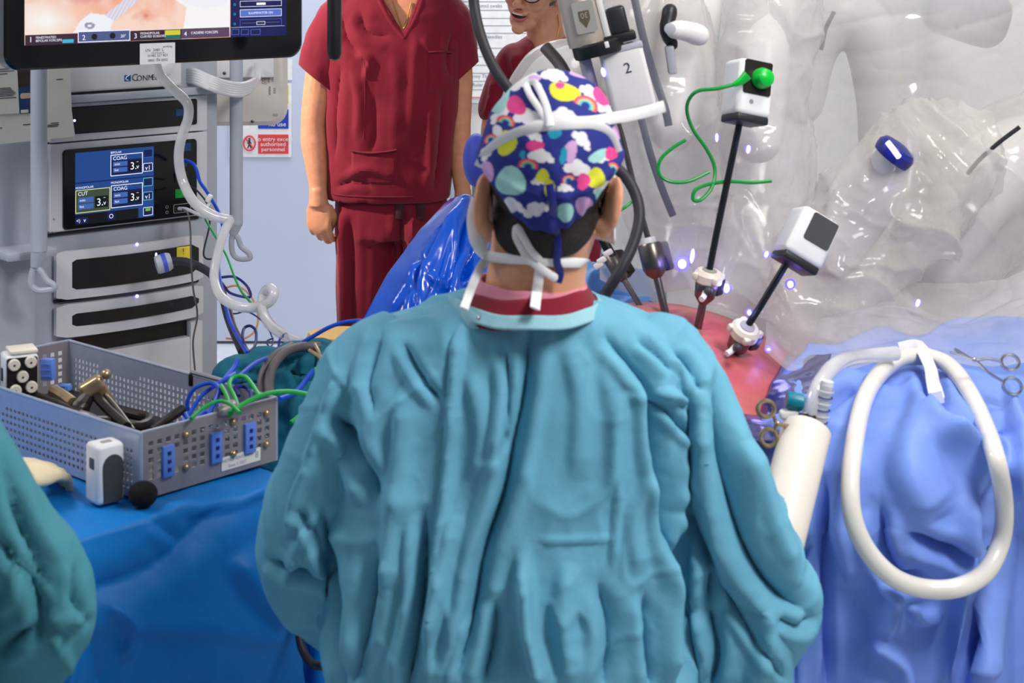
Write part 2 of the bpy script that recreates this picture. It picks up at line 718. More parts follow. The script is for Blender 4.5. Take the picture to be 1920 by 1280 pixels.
M = {
    'wall': mat('wall_paint', (226, 232, 244), 0.6, var=0.02, vscale=3),
    'wall_white': mat('wall_white_paint', (236, 236, 232), 0.5, var=0.02, vscale=3),
    'door': mat('door_laminate', (214, 222, 242), 0.35, var=0.02, vscale=2),
    'floor': mat('floor_vinyl', (226, 230, 236), 0.25, var=0.05, vscale=14),
    'ceiling': mat('ceiling_tile', (240, 240, 238), 0.8, var=0.03, vscale=20),
    'grey_trim': mat('grey_trim', (176, 182, 194), 0.4),
    'cart': mat('cart_grey', (176, 182, 194), 0.45, var=0.03, bump=0.0001, bscale=900),
    'cart_face': mat('cart_face', (208, 209, 216), 0.42, var=0.02),
    'cart_dark': mat('cart_seam', (40, 42, 50), 0.6),
    'black_gloss': mat('black_glass', (14, 14, 18), 0.12, var=0.1),
    'black_plastic': mat('black_plastic', (20, 20, 23), 0.4, var=0.15),
    'black_rubber': mat('black_rubber', (38, 36, 44), 0.55),
    'dark_grey': mat('dark_grey', (66, 66, 70), 0.5),
    'paper': mat('paper', (226, 222, 212), 0.75, var=0.04, vscale=20),
    'ink': mat('ink', (60, 62, 70), 0.7),
    'ink_pale': mat('pale_ink', (140, 146, 160), 0.7),
    'print_dark': mat('print_dark', (58, 40, 36), 0.5, var=0.3, vscale=60),
    'print_blue': mat('print_blue', (26, 60, 110), 0.5, var=0.2, vscale=40),
    'print_skin': mat('print_skin', (214, 184, 160), 0.5, var=0.1),
    'white': mat('white_plastic', (232, 232, 234), 0.35, var=0.03),
    'cream': mat('cream_plastic', (224, 214, 200), 0.4, var=0.03),
    'device_back': mat('device_shell', (222, 214, 206), 0.4, var=0.03),
    'logo_blue': mat('logo_blue', (24, 92, 170), 0.4),
    'red_print': mat('red_print', (236, 76, 84), 0.5),
    'blue_print': mat('blue_print', (40, 70, 190), 0.5),
    'yellow_print': mat('yellow_print', (240, 215, 60), 0.5),
    'white_print': mat('white_print', (250, 250, 250), 0.5),
    'led': mat('led_blue', (120, 120, 255), 0.3, emit=(70, 60, 255), estr=3.0),
    'led_core': mat('led_core', (230, 230, 255), 0.3, emit=(120, 115, 255), estr=6.0),
    'steel': mat('steel', (190, 192, 198), 0.28, metal=1.0, var=0.06),
    'steel_dark': mat('steel_dark', (120, 112, 108), 0.32, metal=1.0, var=0.1),
    'basket': mat('basket_anodised', (176, 184, 204), 0.38, metal=0.45, var=0.05, vscale=60),
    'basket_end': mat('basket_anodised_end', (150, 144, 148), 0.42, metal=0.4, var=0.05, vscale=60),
    'bronze': mat('bronze', (186, 160, 126), 0.3, metal=0.8, var=0.2, vscale=50),
    'brown_black': mat('blackened_metal', (44, 38, 36), 0.35, metal=0.5, var=0.2, vscale=60),
    'silicone': mat('blue_silicone', (92, 130, 214), 0.4, var=0.05),
    'teal_cap': mat('teal_plastic', (0, 122, 142), 0.35),
    'blue_cable': mat('blue_cable', (18, 70, 190), 0.35),
    'navy_cable': mat('navy_cable', (26, 34, 120), 0.4),
    'green_cable': mat('green_cable', (12, 150, 60), 0.35),
    'green_bright': mat('green_plug', (0, 190, 60), 0.3),
    'grey_cable': mat('grey_cable', (88, 82, 84), 0.5),
    'dark_cable': mat('dark_cable', (44, 42, 52), 0.5),
    'brown_cable': mat('brown_cable', (92, 74, 70), 0.5),
    'orange_cable': mat('orange_cable', (206, 150, 110), 0.5),
    'hose_white': mat('white_hose', (214, 214, 220), 0.4),
    'hose_clear': mat('clear_tubing', (226, 224, 226), 0.10, spec=0.9, coat=0.8, alpha=0.62),
    'hose_cream': mat('cream_hose', (232, 228, 220), 0.25, spec=0.8, coat=0.3, sss=0.25, var=0.03),
    'sheath': mat('sheath_plastic', (236, 226, 214), 0.4, sss=0.1, var=0.02),
    'skin_man': mat('skin_tanned', (206, 142, 108), 0.5, sss=0.12, var=0.10, vscale=40, bump=0.0006, bscale=140),
    'skin_nurse': mat('skin_face', (214, 152, 122), 0.5, sss=0.12, var=0.09, vscale=45, bump=0.0005, bscale=160),
    'skin_surgeon': mat('skin_neck', (222, 160, 124), 0.5, sss=0.12, var=0.06, vscale=25),
    'skin_patient': mat('skin_patient', (205, 120, 110), 0.42, sss=0.08, var=0.10, vscale=30, attr=True, bump=0.0012, bscale=60),
    'lips': mat('lips', (190, 100, 92), 0.45),
    'mouth': mat('mouth_dark', (60, 20, 20), 0.6),
    'teeth': mat('teeth', (232, 222, 208), 0.3),
    'eye': mat('eye_white', (235, 232, 228), 0.2),
    'iris': mat('iris', (60, 70, 70), 0.2),
    'hair': mat('hair_dark', (34, 25, 22), 0.6, var=0.35, vscale=180, bump=0.002, bscale=420),
    'hair_grey': mat('hair_grey', (120, 112, 106), 0.6, var=0.3, vscale=200),
    'scrubs': mat('maroon_scrubs', (120, 16, 39), 0.8, sheen=0.15, spec=0.25, var=0.10, vscale=8, bump=0.0008, bscale=60),
    'scrubs_seam': mat('maroon_seam', (112, 14, 36), 0.8),
    'scrub_tie': mat('maroon_tie', (60, 16, 26), 0.8),
    'gown': mat('teal_gown', (106, 172, 198), 0.72, spec=0.25, var=0.07, vscale=10, bump=0.0008, bscale=70),
    'gown_band': mat('gown_band', (146, 192, 204), 0.75, spec=0.25, var=0.08, vscale=40, bump=0.001, bscale=80),
    'gown_dark': mat('teal_gown_thick', (72, 138, 152), 0.75, spec=0.25, var=0.08, vscale=10, bump=0.0008, bscale=70),
    'teal_cloth': mat('teal_cloth', (22, 96, 118), 0.75, spec=0.25, var=0.12, vscale=14, bump=0.001, bscale=60),
    'cap': mat('cap_print', (50, 60, 150), 0.75, spec=0.2, var=0.05, attr=True, bump=0.0006, bscale=90),
    'mask_white': mat('mask_white', (240, 238, 238), 0.7, var=0.03),
    'undercap': mat('pink_band', (206, 130, 148), 0.8),
    'cap_green': mat('green_bouffant', (44, 134, 112), 0.7, var=0.1),
    'gold': mat('gold', (220, 170, 90), 0.25, metal=1.0),
    'drape_blue': mat('table_drape', (14, 122, 204), 0.5, spec=0.35, var=0.05, vscale=6, bump=0.0006, bscale=90),
    'drape_peri': mat('patient_drape', (122, 154, 232), 0.55, spec=0.35, var=0.05, vscale=6, bump=0.0006, bscale=80),
    'drape_mid': mat('blue_drape', (110, 165, 235), 0.55, spec=0.35, var=0.06, vscale=8),
    'drape_shiny': mat('blue_plastic_sheet', (6, 84, 206), 0.13, spec=0.7, var=0.05, vscale=8),
    'drape_film': mat('incise_film', (40, 46, 110), 0.14, spec=0.8, var=0.25, vscale=16),
    'yellow_bag': mat('yellow_bag', (252, 196, 84), 0.5, var=0.03),
    'foam': mat('black_foam', (10, 10, 11), 0.95, bump=0.002, bscale=500),
    'glove': mat('latex_glove', (222, 206, 170), 0.5, sss=0.1),
    'robot': mat('robot_white', (222, 220, 220), 0.35, var=0.02),
    'robot_grey': mat('robot_grey', (172, 172, 184), 0.4),
    'robot_dark': mat('robot_dark', (36, 36, 42), 0.4),
    'scope': mat('scope_silver', (190, 178, 168), 0.38, metal=0.55, var=0.04),
    'label_grey': mat('label_grey', (150, 150, 144), 0.5),
    'label_olive': mat('label_olive', (84, 78, 58), 0.5),
    'film': plastic_film('clear_sheeting', (222, 218, 215), clear=0.60, rough=.07),
    'film_thin': plastic_film('clear_sheeting_thin', (226, 221, 215), clear=0.62, rough=.06),
    'film_milky': plastic_film('clear_sheeting_milky', (218, 216, 214), clear=0.44, rough=.10),
    'strap': mat('drape_strap', (92, 94, 112), 0.4, alpha=0.7),
    'spec_glass': mat('lens_glass', (240, 245, 245), 0.05, alpha=0.25),
    'blue_pad': mat('blue_pad', (70, 90, 210), 0.5),
}

# ================================================================== THE SETTING
WY = 7.16      # far wall
def struct(name, geo, m, parent=None):
    o = obj(name, geo, m, parent, smooth=False)
    if parent is None:
        o['kind'] = 'structure'
    return o


def bx(x0, x1, y0, y1, z0, z1, bev=0.0):
    return rbox((x1 - x0, y1 - y0, z1 - z0), bev, 2, ((x0 + x1) / 2, (y0 + y1) / 2, (z0 + z1) / 2))


struct('floor', bx(-4, 4, -1.5, WY + 0.2, -0.1, 0), M['floor'])
struct('wall_back', bx(-4, 4, WY, WY + 0.15, 0, 3.0), M['wall_white'])
struct('wall_left', bx(-4.1, -4, -1.5, WY, 0, 3.0), M['wall'])
struct('wall_right', bx(4, 4.1, -1.5, WY, 0, 3.0), M['wall_white'])
struct('ceiling', bx(-4, 4, -1.5, WY, 3.0, 3.1), M['ceiling'])
# pale blue door leaf behind the standing man
dx0, dx1 = P(250, 0, WY).x, P(846, 0, WY).x
door = struct('door_1', bx(dx0, dx1, WY - 0.05, WY, 0.012, 2.25, 0.004), M['door'])
hd = tube([(dx1 - 0.12, WY - 0.06, 1.0), (dx1 - 0.12, WY - 0.11, 1.0), (dx1 - 0.25, WY - 0.11, 1.0)], 0.011, 10)
obj('handle', hd, M['steel'], door)
struct('trim_1', bx(dx1, dx1 + 0.05, WY - 0.06, WY, 0, 2.3, 0.004), M['grey_trim'])
struct('baseboard_back', bx(dx1 + 0.05, 4, WY - 0.02, WY, 0, 0.1, 0.004), M['grey_trim'])

# ---- warning sign on the door
SY = WY - 0.052
sf = Face((0, SY, 0), (1, 0, 0))


def on_face(fc, x0, y0, x1, y1, d, r=0.002, off=0.0, bev=0.0):
    u0, w0 = fc.px(x0, y0, off)
    u1, w1 = fc.px(x1, y1, off)
    return tr(plate(abs(u1 - u0), abs(w0 - w1), r, d, bev), fc.mat((u0 + u1) / 2, (w0 + w1) / 2, off))


def text_face(fc, s, x, y, hpx, off, align='CENTER', xs=1.0, Y=None, roll=0):
    u, w = fc.px(x, y, off)
    p = fc.pt(u, w, off)
    h = L(hpx, p.y)
    m = fc.mat(u, w, off)
    if roll:
        m = m @ Matrix.Rotation(math.radians(roll), 4, 'Z')
    return tr(text(s, h * 1.35, align, xs), m)


sign = thing('door_sign', 'white warning sign on pale blue door with red no entry panel', 'sign', P(490, 293, SY))
obj('board', on_face(sf, 430, 156, 547, 294, 0.004, 0.004), M['white_print'], sign)
obj('panel', on_face(sf, 455, 160, 541, 194, 0.002, 0.001, 0.004), M['yellow_print'], sign)
pb = obj('panel', on_face(sf, 484, 205, 541, 241, 0.002, 0.001, 0.004), M['blue_print'], sign)
obj('lettering', join(text_face(sf, 'fire door', 512, 216, 9, 0.0075), text_face(sf, 'no use', 520, 233, 9, 0.0075)), M['white_print'], pb, smooth=False)
pr = obj('panel', on_face(sf, 484, 252, 541, 288, 0.002, 0.001, 0.004), M['red_print'], sign)
obj('lettering', join(text_face(sf, 'No entry except', 512, 261, 8.2, 0.0075), text_face(sf, 'authorised', 512, 270.5, 8.2, 0.0075),
                      text_face(sf, 'personnel', 512, 280, 8.2, 0.0075)), M['white_print'], pr, smooth=False)
u, w = sf.px(468, 268)
ringp = [sf.pt(u + 0.024 * math.cos(a), w + 0.030 * math.sin(a), 0.006) for a in [i * math.pi / 14 for i in range(28)]]
obj('prohibition_ring', join(tube(ringp, 0.0032, 6, closed=True), tube([sf.pt(u - 0.017, w + 0.021, 0.006), sf.pt(u + 0.017, w - 0.021, 0.006)], 0.0028, 6)), M['red_print'], sign)
obj('walking_figure', join(ellipsoid(sf.pt(u, w + 0.018, 0.005), 0.004, 8, 6), tube([sf.pt(u, w + 0.013, 0.005), sf.pt(u, w - 0.003, 0.005)], 0.0045, 6),
                           tube([sf.pt(u, w - 0.003, 0.005), sf.pt(u - 0.007, w - 0.021, 0.005)], 0.0024, 6),
                           tube([sf.pt(u, w - 0.003, 0.005), sf.pt(u + 0.007, w - 0.021, 0.005)], 0.0024, 6),
                           tube([sf.pt(u - 0.008, w - 0.002, 0.005), sf.pt(u, w + 0.011, 0.005), sf.pt(u + 0.008, w - 0.002, 0.005)], 0.0018, 6)), M['ink'], sign)
s2 = obj('door_notice', on_face(sf, 518, 112, 548, 150, 0.004, 0.002), M['white_print'])
tag(s2, 'small white notice on pale blue door above the warning sign', 'sign')

# ---- swab count board on the white wall
bf = Face((0, WY - 0.002, 0), (1, 0, 0))
board = thing('count_board', 'white wall board with ruled rows and thin red border behind the nurse', 'whiteboard', P(930, 186, WY - 0.01))
obj('board', on_face(bf, 845, -90, 1050, 192, 0.02, 0.004), M['white'], board)
obj('sheet', on_face(bf, 854, -80, 1040, 184, 0.003, 0.001, 0.02), M['white_print'], board)
ub0, wb0 = bf.px(855, -79, 0.023)
ub1, wb1 = bf.px(1039, 183, 0.023)
obj('red_border', tr(framebar(ub1 - ub0, wb0 - wb1, 0.003, 0.001), bf.mat((ub0 + ub1) / 2, (wb0 + wb1) / 2, 0.023)), M['red_print'], board, smooth=False)
rows = [3, 19, 34, 48, 62, 90, 106, 122, 137, 152, 168]
for i, ry in enumerate(rows):
    ua, wa = bf.px(860, ry, 0.0235)
    ub, wb = bf.px(1036, ry, 0.0235)
    obj('rule', tr(plate(ub - ua, 0.0018, 0.0004, 0.0006), bf.mat((ua + ub) / 2, wa, 0.0235)), M['ink_pale'], board, smooth=False)
for s, ry in (('Mamma/Tonsil swabs', 11), ('Pledgets', 26), ('Red Ties', 41), ('Slings', 55), ('Hypodermic Needles', 69), ('Blades', 97), ('Diathermy Tips', 143), ('Pen & Ruler', 159)):
    obj('row_lettering', text_face(bf, s, 860, ry, 7, 0.0245, 'LEFT'), M['ink_pale'], board, smooth=False)

# ---- yellow waste bag rim and blue pad behind
# a standing sack: rounded loft
def sack(c, rx, ry, z0, z1, wob=0.012, seed=3, n=36, m=16, top=0.9):
    V, Fc = [], []
    for i in range(m + 1):
        t = i / m
        z = z0 + (z1 - z0) * t
        k = (0.82 + 0.25 * math.sin(math.pi * min(t * 0.8 + 0.1, 1))) * (1 if t < top else 1 - (t - top) / (1 - top) * 0.3)
        for j in range(n):
            a = 2 * math.pi * j / n
            w = 1 + wob / rx * math.sin(a * 5 + seed + t * 4) + wob / rx * 0.6 * math.sin(a * 9 + seed * 2 - t * 7)
            V.append(Vector((c[0] + rx * k * w * math.cos(a), c[1] + ry * k * w * math.sin(a), z)))
    for i in range(m):
        for j in range(n):
            Fc.append((i * n + j, i * n + (j + 1) % n, (i + 1) * n + (j + 1) % n, (i + 1) * n + j))
    Fc.append(tuple(reversed(range(n))))
    Fc.append(tuple(m * n + j for j in range(n)))
    return V, Fc


yp = P(640, 628, 3.75)
o = obj('waste_bag', sack((yp.x, 3.75), 0.115, 0.10, 0.0, yp.z + 0.005, 0.004), M['yellow_bag'])
tag(o, 'plain yellow waste sack standing behind the teal cloth bundle', 'bag')
bp = P(893, 300, 4.3)
o = obj('blue_cushion', ellipsoid(bp, (0.034, 0.05, 0.068), 24, 16), M['blue_pad'])
tag(o, 'rounded violet blue pad just showing behind the patterned cap', 'pad')
obj('stem', tube([bp - Vector((0, 0, 0.06)), Vector((bp.x, bp.y, 0.02))], 0.012, 10), M['steel'], o)
obj('base', tr(lathe([(0.10, 0), (0.10, 0.015), (0.02, 0.03)], 20), Matrix.Translation((bp.x, bp.y, 0.0))), M['steel'], o)

# ================================================================== PEOPLE
def loft(rings, n=40, e=2.4):
    """rings: (y px, x left px, x right px, depth Y, half depth m) -> closed body of super-elliptic sections"""
    V, Fc = [], []
    for (y, xl, xr, Y, hd) in rings:
        c = P((xl + xr) / 2, y, Y)
        hw = L((xr - xl) / 2, Y)
        for k in range(n):
            a = 2 * math.pi * k / n
            ca, sa = math.cos(a), math.sin(a)
            V.append(c + Vector((hw * math.copysign(abs(ca) ** (2 / e), ca), hd * math.copysign(abs(sa) ** (2 / e), sa), 0)))
    m = len(rings)
    for i in range(m - 1):
        for k in range(n):
            Fc.append((i * n + k, i * n + (k + 1) % n, (i + 1) * n + (k + 1) % n, (i + 1) * n + k))
    Fc.append(tuple(reversed(range(n))))
    Fc.append(tuple((m - 1) * n + k for k in range(n)))
    return V, Fc


def rings_lerp(keys, step):
    """smooth table of rings from a few keys"""
    out = []
    for a, b in zip(keys[:-1], keys[1:]):
        n = max(1, int(abs(b[0] - a[0]) / step))
        for i in range(n):
            t = i / n
            t2 = t * t * (3 - 2 * t) * 0.5 + t * 0.5
            out.append(tuple(a[j] + (b[j] - a[j]) * (t if j == 0 else t2) for j in range(5)))
    out.append(keys[-1])
    return out


def limb(pts, n=18, smooth=6):
    """pts: (x px, y px, Y, radius px) -> closed tapered tube with round ends"""
    p = [P(a, b, c) for a, b, c, d in pts]
    r = [L(d, c) for a, b, c, d in pts]
    g = tube(p, r, n, True, smooth=smooth)
    return join(g, ellipsoid(p[0], r[0] * 0.98, 16, 10), ellipsoid(p[-1], r[-1] * 0.98, 16, 10))


def hand(wrist, d, s, n, curl=0.6, k=1.0, thumb_in=0.5):
    """palm and five fingers: d wrist to knuckles, s towards the thumb, n out of the back of the hand"""
    d, s, n = Vector(d).normalized(), Vector(s).normalized(), Vector(n).normalized()
    w = Vector(wrist)
    rot = Matrix((s, n, d)).transposed()
    g = [ellipsoid(w + d * 0.047 * k, (0.042 * k, 0.0165 * k, 0.056 * k), 20, 12, rot),
         ellipsoid(w + d * 0.075 * k, (0.041 * k, 0.014 * k, 0.022 * k), 20, 10, rot),
         tube([w - d * 0.03 * k, w + d * 0.02 * k], [0.026 * k, 0.030 * k], 14)]
    for so, lens, r, cu in ((0.030, (.043, .026, .020), .0095, 1.0), (0.010, (.047, .030, .022), .0098, 1.05), (-0.011, (.044, .028, .021), .0094, 1.1), (-0.030, (.034, .021, .018), .0082, 1.15)):
        p = w + d * (0.080 - abs(so - 0.008) * 0.22) * k + s * so * k + n * 0.002 * k
        pts, rr, ang = [p - d * 0.022 * k, p], [r * k * 1.06, r * k * 1.08], 0
        for i, ln in enumerate(lens):
            ang += curl * cu * (0.75, 1.25, 0.8)[i]
            dd = d * math.cos(ang) - n * math.sin(ang)
            p = p + dd * ln * k
            pts.append(p)
            rr.append(r * k * (0.97, 0.92, 0.80)[i])
        g.append(tube(pts, rr, 10, True, smooth=3))
        g.append(ellipsoid(pts[-1], rr[-1], 10, 8))
    p = w + d * 0.020 * k + s * 0.026 * k - n * 0.006 * k
    t1 = (d * 0.75 + s * (0.75 - thumb_in * 0.6) - n * 0.35).normalized()
    t2 = (d * 0.95 + s * (0.25 - thumb_in) - n * 0.45).normalized()
    pts = [p, p + t1 * 0.036 * k, p + t1 * 0.036 * k + t2 * 0.030 * k, p + t1 * 0.036 * k + t2 * 0.053 * k]
    g.append(tube(pts, [0.015 * k, 0.0125 * k, 0.0105 * k, 0.008 * k], 10, True, smooth=3))
    g.append(ellipsoid(pts[-1], 0.008 * k, 10, 8))
    return join(*g)


def rot3(yaw=0, pitch=0, roll=0):
    return (Matrix.Rotation(math.radians(roll), 3, 'Y') @ Matrix.Rotation(math.radians(yaw), 3, 'Z') @ Matrix.Rotation(math.radians(pitch), 3, 'X'))


def head_geo(c, R, k=1.0, jaw_open=0.0, ears=True):
    """skull, face, nose, ears; the face looks along local -Y"""
    c = Vector(c)
    def T(g):
        return [c + R @ (Vector(v) * k) for v in g[0]], g[1]
    j = jaw_open
    g = [ellipsoid((0, 0.012, 0.022), (0.077, 0.093, 0.092), 28, 18),          # cranium
         ellipsoid((0, -0.030, -0.028), (0.063, 0.056, 0.078), 24, 16),         # face
         ellipsoid((0, -0.044, -0.084 - j * 0.6), (0.040, 0.036, 0.034), 20, 12),  # jaw
         ellipsoid((0, -0.072, -0.102 - j), (0.020, 0.014, 0.016), 14, 10),     # chin
         ellipsoid((0.036, -0.060, -0.030), (0.024, 0.022, 0.026), 14, 10),     # cheeks
         ellipsoid((-0.036, -0.060, -0.030), (0.024, 0.022, 0.026), 14, 10),
         ellipsoid((0, -0.083, 0.018), (0.050, 0.010, 0.012), 16, 8),           # brow
         tube([(0, -0.086, 0.008), (0, -0.098, -0.016), (0, -0.108, -0.036)], [0.008, 0.0095, 0.012], 12),   # nose
         ellipsoid((0, -0.104, -0.038), (0.0125, 0.012, 0.010), 12, 8),
         ellipsoid((0.012, -0.094, -0.040), (0.0085, 0.010, 0.0075), 10, 8),
         ellipsoid((-0.012, -0.094, -0.040), (0.0085, 0.010, 0.0075), 10, 8),
         ellipsoid((0, -0.084, -0.060), (0.028, 0.012, 0.012), 14, 8)]          # upper lip mound
    if ears:
        for s in (-1, 1):
            rr = Matrix.Rotation(math.radians(-22 * s), 3, 'Z')
            g.append(ellipsoid((0.078 * s, 0.010, -0.008), (0.0075, 0.019, 0.032), 14, 10, rr))
            g.append(ellipsoid((0.076 * s, 0.006, -0.030), (0.008, 0.011, 0.012), 12, 8, rr))
    return join(*[T(x) for x in g])


def face_parts(parent, c, R, k=1.0, j=0.0, iris='iris', lips='lips'):
    c = Vector(c)
    T = lambda p: c + R @ (Vector(p) * k)
    for s in (-1, 1):
        e = obj('eye', ellipsoid(T((0.031 * s, -0.076, 0.0)), 0.0118 * k, 14, 10), M['eye'], parent)
        obj('iris', ellipsoid(T((0.031 * s, -0.0850, -0.001)), (0.0052 * k, 0.0035 * k, 0.0052 * k), 12, 8, R), M[iris], e)
        obj('eyebrow', tube([T((0.014 * s, -0.090, 0.017)), T((0.032 * s, -0.090, 0.022)), T((0.048 * s, -0.080, 0.017))], [0.0025 * k, 0.003 * k, 0.0016 * k], 8, smooth=4), M['hair_grey'], parent)
    w = 0.024
    up = [T((w * math.cos(a), -0.094 + 0.016 * abs(math.cos(a)) ** 2, -0.061 + 0.006 * math.sin(a))) for a in [math.pi * i / 10 for i in range(11)]]
    lo = [T((w * math.cos(a), -0.091 + 0.014 * abs(math.cos(a)) ** 2, -0.066 - j * 0.9 - 0.006 * math.sin(a) + j * 0.8 * abs(math.cos(a)) ** 3)) for a in [math.pi * i / 10 for i in range(11)]]
    obj('upper_lip', tube(up, [0.0024 * k + 0.002 * k * math.sin(math.pi * i / 10) for i in range(11)], 8), M[lips], parent)
    obj('lower_lip', tube(lo, [0.0024 * k + 0.0026 * k * math.sin(math.pi * i / 10) for i in range(11)], 8), M[lips], parent)
    if j > 0.004:
        mo = [T((0.0225 * math.cos(a), -0.0935 + 0.010 * abs(math.cos(a)) ** 2, -0.0635 - j * 0.45 + (0.004 + j * 0.5) * math.sin(a))) for a in [2 * math.pi * i / 24 for i in range(24)]]
        cc = T((0, -0.0955, -0.0635 - j * 0.45))
        obj('mouth_opening', ([cc] + mo, [(0, i + 1, (i + 1) % 24 + 1) for i in range(24)]), M['mouth'], parent)
        te = [T((x, -0.0975 + 0.004 * (x / 0.014) ** 2, -0.0635 - 0.001)) for x in np.linspace(-0.014, 0.014, 7)]
        obj('upper_teeth', tube(te, 0.0032 * k, 8, flat=0.7), M['teeth'], parent)


def shell(me_src, mask_fn, off, name, m, parent, smooth_it=0):
    """a thin layer lying on part of a body (hair, pocket, cap ...)"""
    me = me_src.copy()
    co, no = mesh_arrays(me)
    set_co(me, co + no * off)
    keep_faces(me, mask_fn)
    return obj_me(name, me, m, parent)


def solid(o, t, off=1):
    md = o.modifiers.new('thick', 'SOLIDIFY')
    md.thickness = t
    md.offset = off
    return o


# ------------------------------------------------------------------ standing man in maroon scrubs
MY = 5.33
man = thing('person', 'person in maroon short sleeved scrubs standing with arms hanging, head out of frame', 'person', (P(735, 0, MY).x, MY, 0), 'staff in maroon scrubs')
hc = P(752, -100, MY - 0.01)
HR = rot3(yaw=-4, pitch=8)
wr = P(597, 374, MY - 0.06)
hand_r = hand(wr, (0.05, -0.12, -1), (0.93, -0.36, 0.0), (-0.34, -0.94, 0.06), 0.72, 1.06, 0.75)
wl = P(868, 372, MY - 0.02)
hand_l = hand(wl, (0.0, -0.12, -1), (-0.6, -0.75, 0), (0.6, -0.7, 0), 0.5, 0.98, 0.6)
body = join(
    head_geo(hc, HR, 1.02),
    limb([(748, -70, MY + 0.02, 36), (748, -20, MY + 0.03, 37), (748, 20, MY + 0.04, 42)]),
    loft(rings_lerp([(-22, 690, 806, MY + .04, .06), (5, 635, 850, MY + .03, .085), (50, 630, 852, MY + .02, .105), (150, 632, 848, MY + .02, .105), (300, 636, 838, MY + .02, .10), (400, 640, 830, MY + .02, .10)], 12), 36),
    limb([(640, 40, MY + .02, 40), (606, 130, MY + .01, 31), (594, 190, MY, 27.5), (588, 235, MY - .01, 24), (589, 270, MY - .02, 25), (594, 320, MY - .04, 20), (597, 362, MY - .055, 15.5), (597, 385, MY - .06, 16)]),
    limb([(838, 40, MY + .02, 40), (856, 130, MY + .02, 30), (860, 190, MY + .02, 25), (861, 235, MY + .01, 22), (863, 300, MY, 20), (867, 360, MY - .015, 14.5), (868, 380, MY - .02, 15)]),
    hand_r, hand_l)
me = fuse(body, 0.0042, 4)
mb = obj_me('body', me, M['skin_man'], man)
face_parts(man, hc, HR, 1.02, 0.0)

# scrub top: torso and sleeves as one cloth
top = join(
    loft(rings_lerp([(-30, 690, 806, MY + .045, .075), (-8, 640, 850, MY + .035, .10), (25, 612, 864, MY + .025, .118), (90, 612, 868, MY + .02, .128), (190, 614, 862, MY + .02, .128), (280, 612, 850, MY + .02, .128), (372, 610, 842, MY + .02, .13)], 12), 48, 2.5),
    limb([(655, 22, MY + .02, 44), (640, 50, MY + .02, 44), (634, 70, MY + .02, 34)]), limb([(826, 22, MY + .02, 44), (838, 50, MY + .02, 42), (842, 70, MY + .02, 32)]))
me = fuse(top, 0.007, 8)
co, no = mesh_arrays(me)
st = [([(640, 30), (650, 70), (672, 100)], 9, -.010), ([(675, 20), (690, 60), (735, 70)], 9, -.008), ([(668, 105), (690, 112), (684, 150)], 7, .012),
      ([(640, 120), (630, 200), (628, 300)], 8, -.010), ([(660, 130), (672, 190), (668, 260)], 9, .009), ([(650, 330), (690, 318), (745, 335)], 9, .012),
      ([(630, 350), (670, 340), (700, 352)], 7, -.009), ([(780, 60), (775, 150), (770, 240)], 12, .008), ([(800, 190), (806, 280), (800, 360)], 10, .008),
      ([(830, 170), (825, 260), (812, 360)], 8, -.010), ([(850, 60), (838, 110), (846, 150)], 7, -.010), ([(640, 60), (622, 100), (612, 150)], 7, .010),
      ([(740, 80), (742, 200), (735, 330)], 14, .005), ([(790, 70), (812, 100), (840, 92)], 8, .008), ([(700, 170), (705, 250), (690, 300)], 12, -.006), ([(620, 60), (600, 100), (580, 130)], 6, -.008)]
co = folds(co, no, st)
co = co + no * (fbm(co * 14, 3, 5) * 0.0035)[:, None]
set_co(me, co)
vpoly = [(712, -60), (718, 0), (757, 64), (783, 0), (790, -60)]
def top_mask(c):
    q = proj(c)
    frnt = c[:, 1] < MY + .03
    k = ~(inpoly(q, vpoly) & frnt)
    k &= ~((q[:, 1] < -24) & (np.abs(q[:, 0] - 750) < 66))
    return k & (c[:, 2] > P(0, 370, MY).z)
keep_faces(me, top_mask)
tp = obj_me('scrub_top', me, M['scrubs'], man)
solid(tp, 0.003)
bv = bvh_of(tp)
def short_sleeve(path, who, rot_hem, m='scrubs', seed=3, Yo=0.0):
    """open tube of cloth from the shoulder to a slanted hem"""
    pts = catmull([P(x, y, Y) for x, y, Y, r in path], 6)
    rad = []
    for a, b in zip(path[:-1], path[1:]):
        rad += [L(a[3] + (b[3] - a[3]) * k / 6, a[2]) for k in range(6)]
    rad.append(L(path[-1][3], path[-1][2]))
    v, f = tube(pts, rad, 40, False)
    v = np.array([list(p) for p in v])
    n = len(pts)
    c = np.repeat(np.array([list(p) for p in pts]), 40, 0)
    t = np.repeat(np.linspace(0, 1, n), 40)
    v[:, 2] += (v[:, 0] - c[:, 0]) * rot_hem * t
    d = (v - c) / np.linalg.norm(v - c, axis=1)[:, None]
    v += d * (fbm(np.stack([v[:, 0] * 26, v[:, 1] * 26, v[:, 2] * 9], 1), 3, seed, True) * .006)[:, None]
    o = obj('sleeve', (v, f), M[m], who, sharp=0)
    return solid(o, .003)
short_sleeve([(662, 18, MY + .02, 40), (640, 48, MY + .018, 46), (620, 90, MY + .012, 44), (606, 125, MY + .008, 40), (600, 152, MY + .004, 38)], man, -.62)
short_sleeve([(820, 18, MY + .02, 40), (840, 48, MY + .02, 43), (854, 90, MY + .02, 37), (862, 122, MY + .02, 32), (866, 142, MY + .02, 30)], man, .70, seed=8)
def on_top(pts, off=0.004):
    return [surf(bv, x, y, off, MY - .1) for x, y in pts]
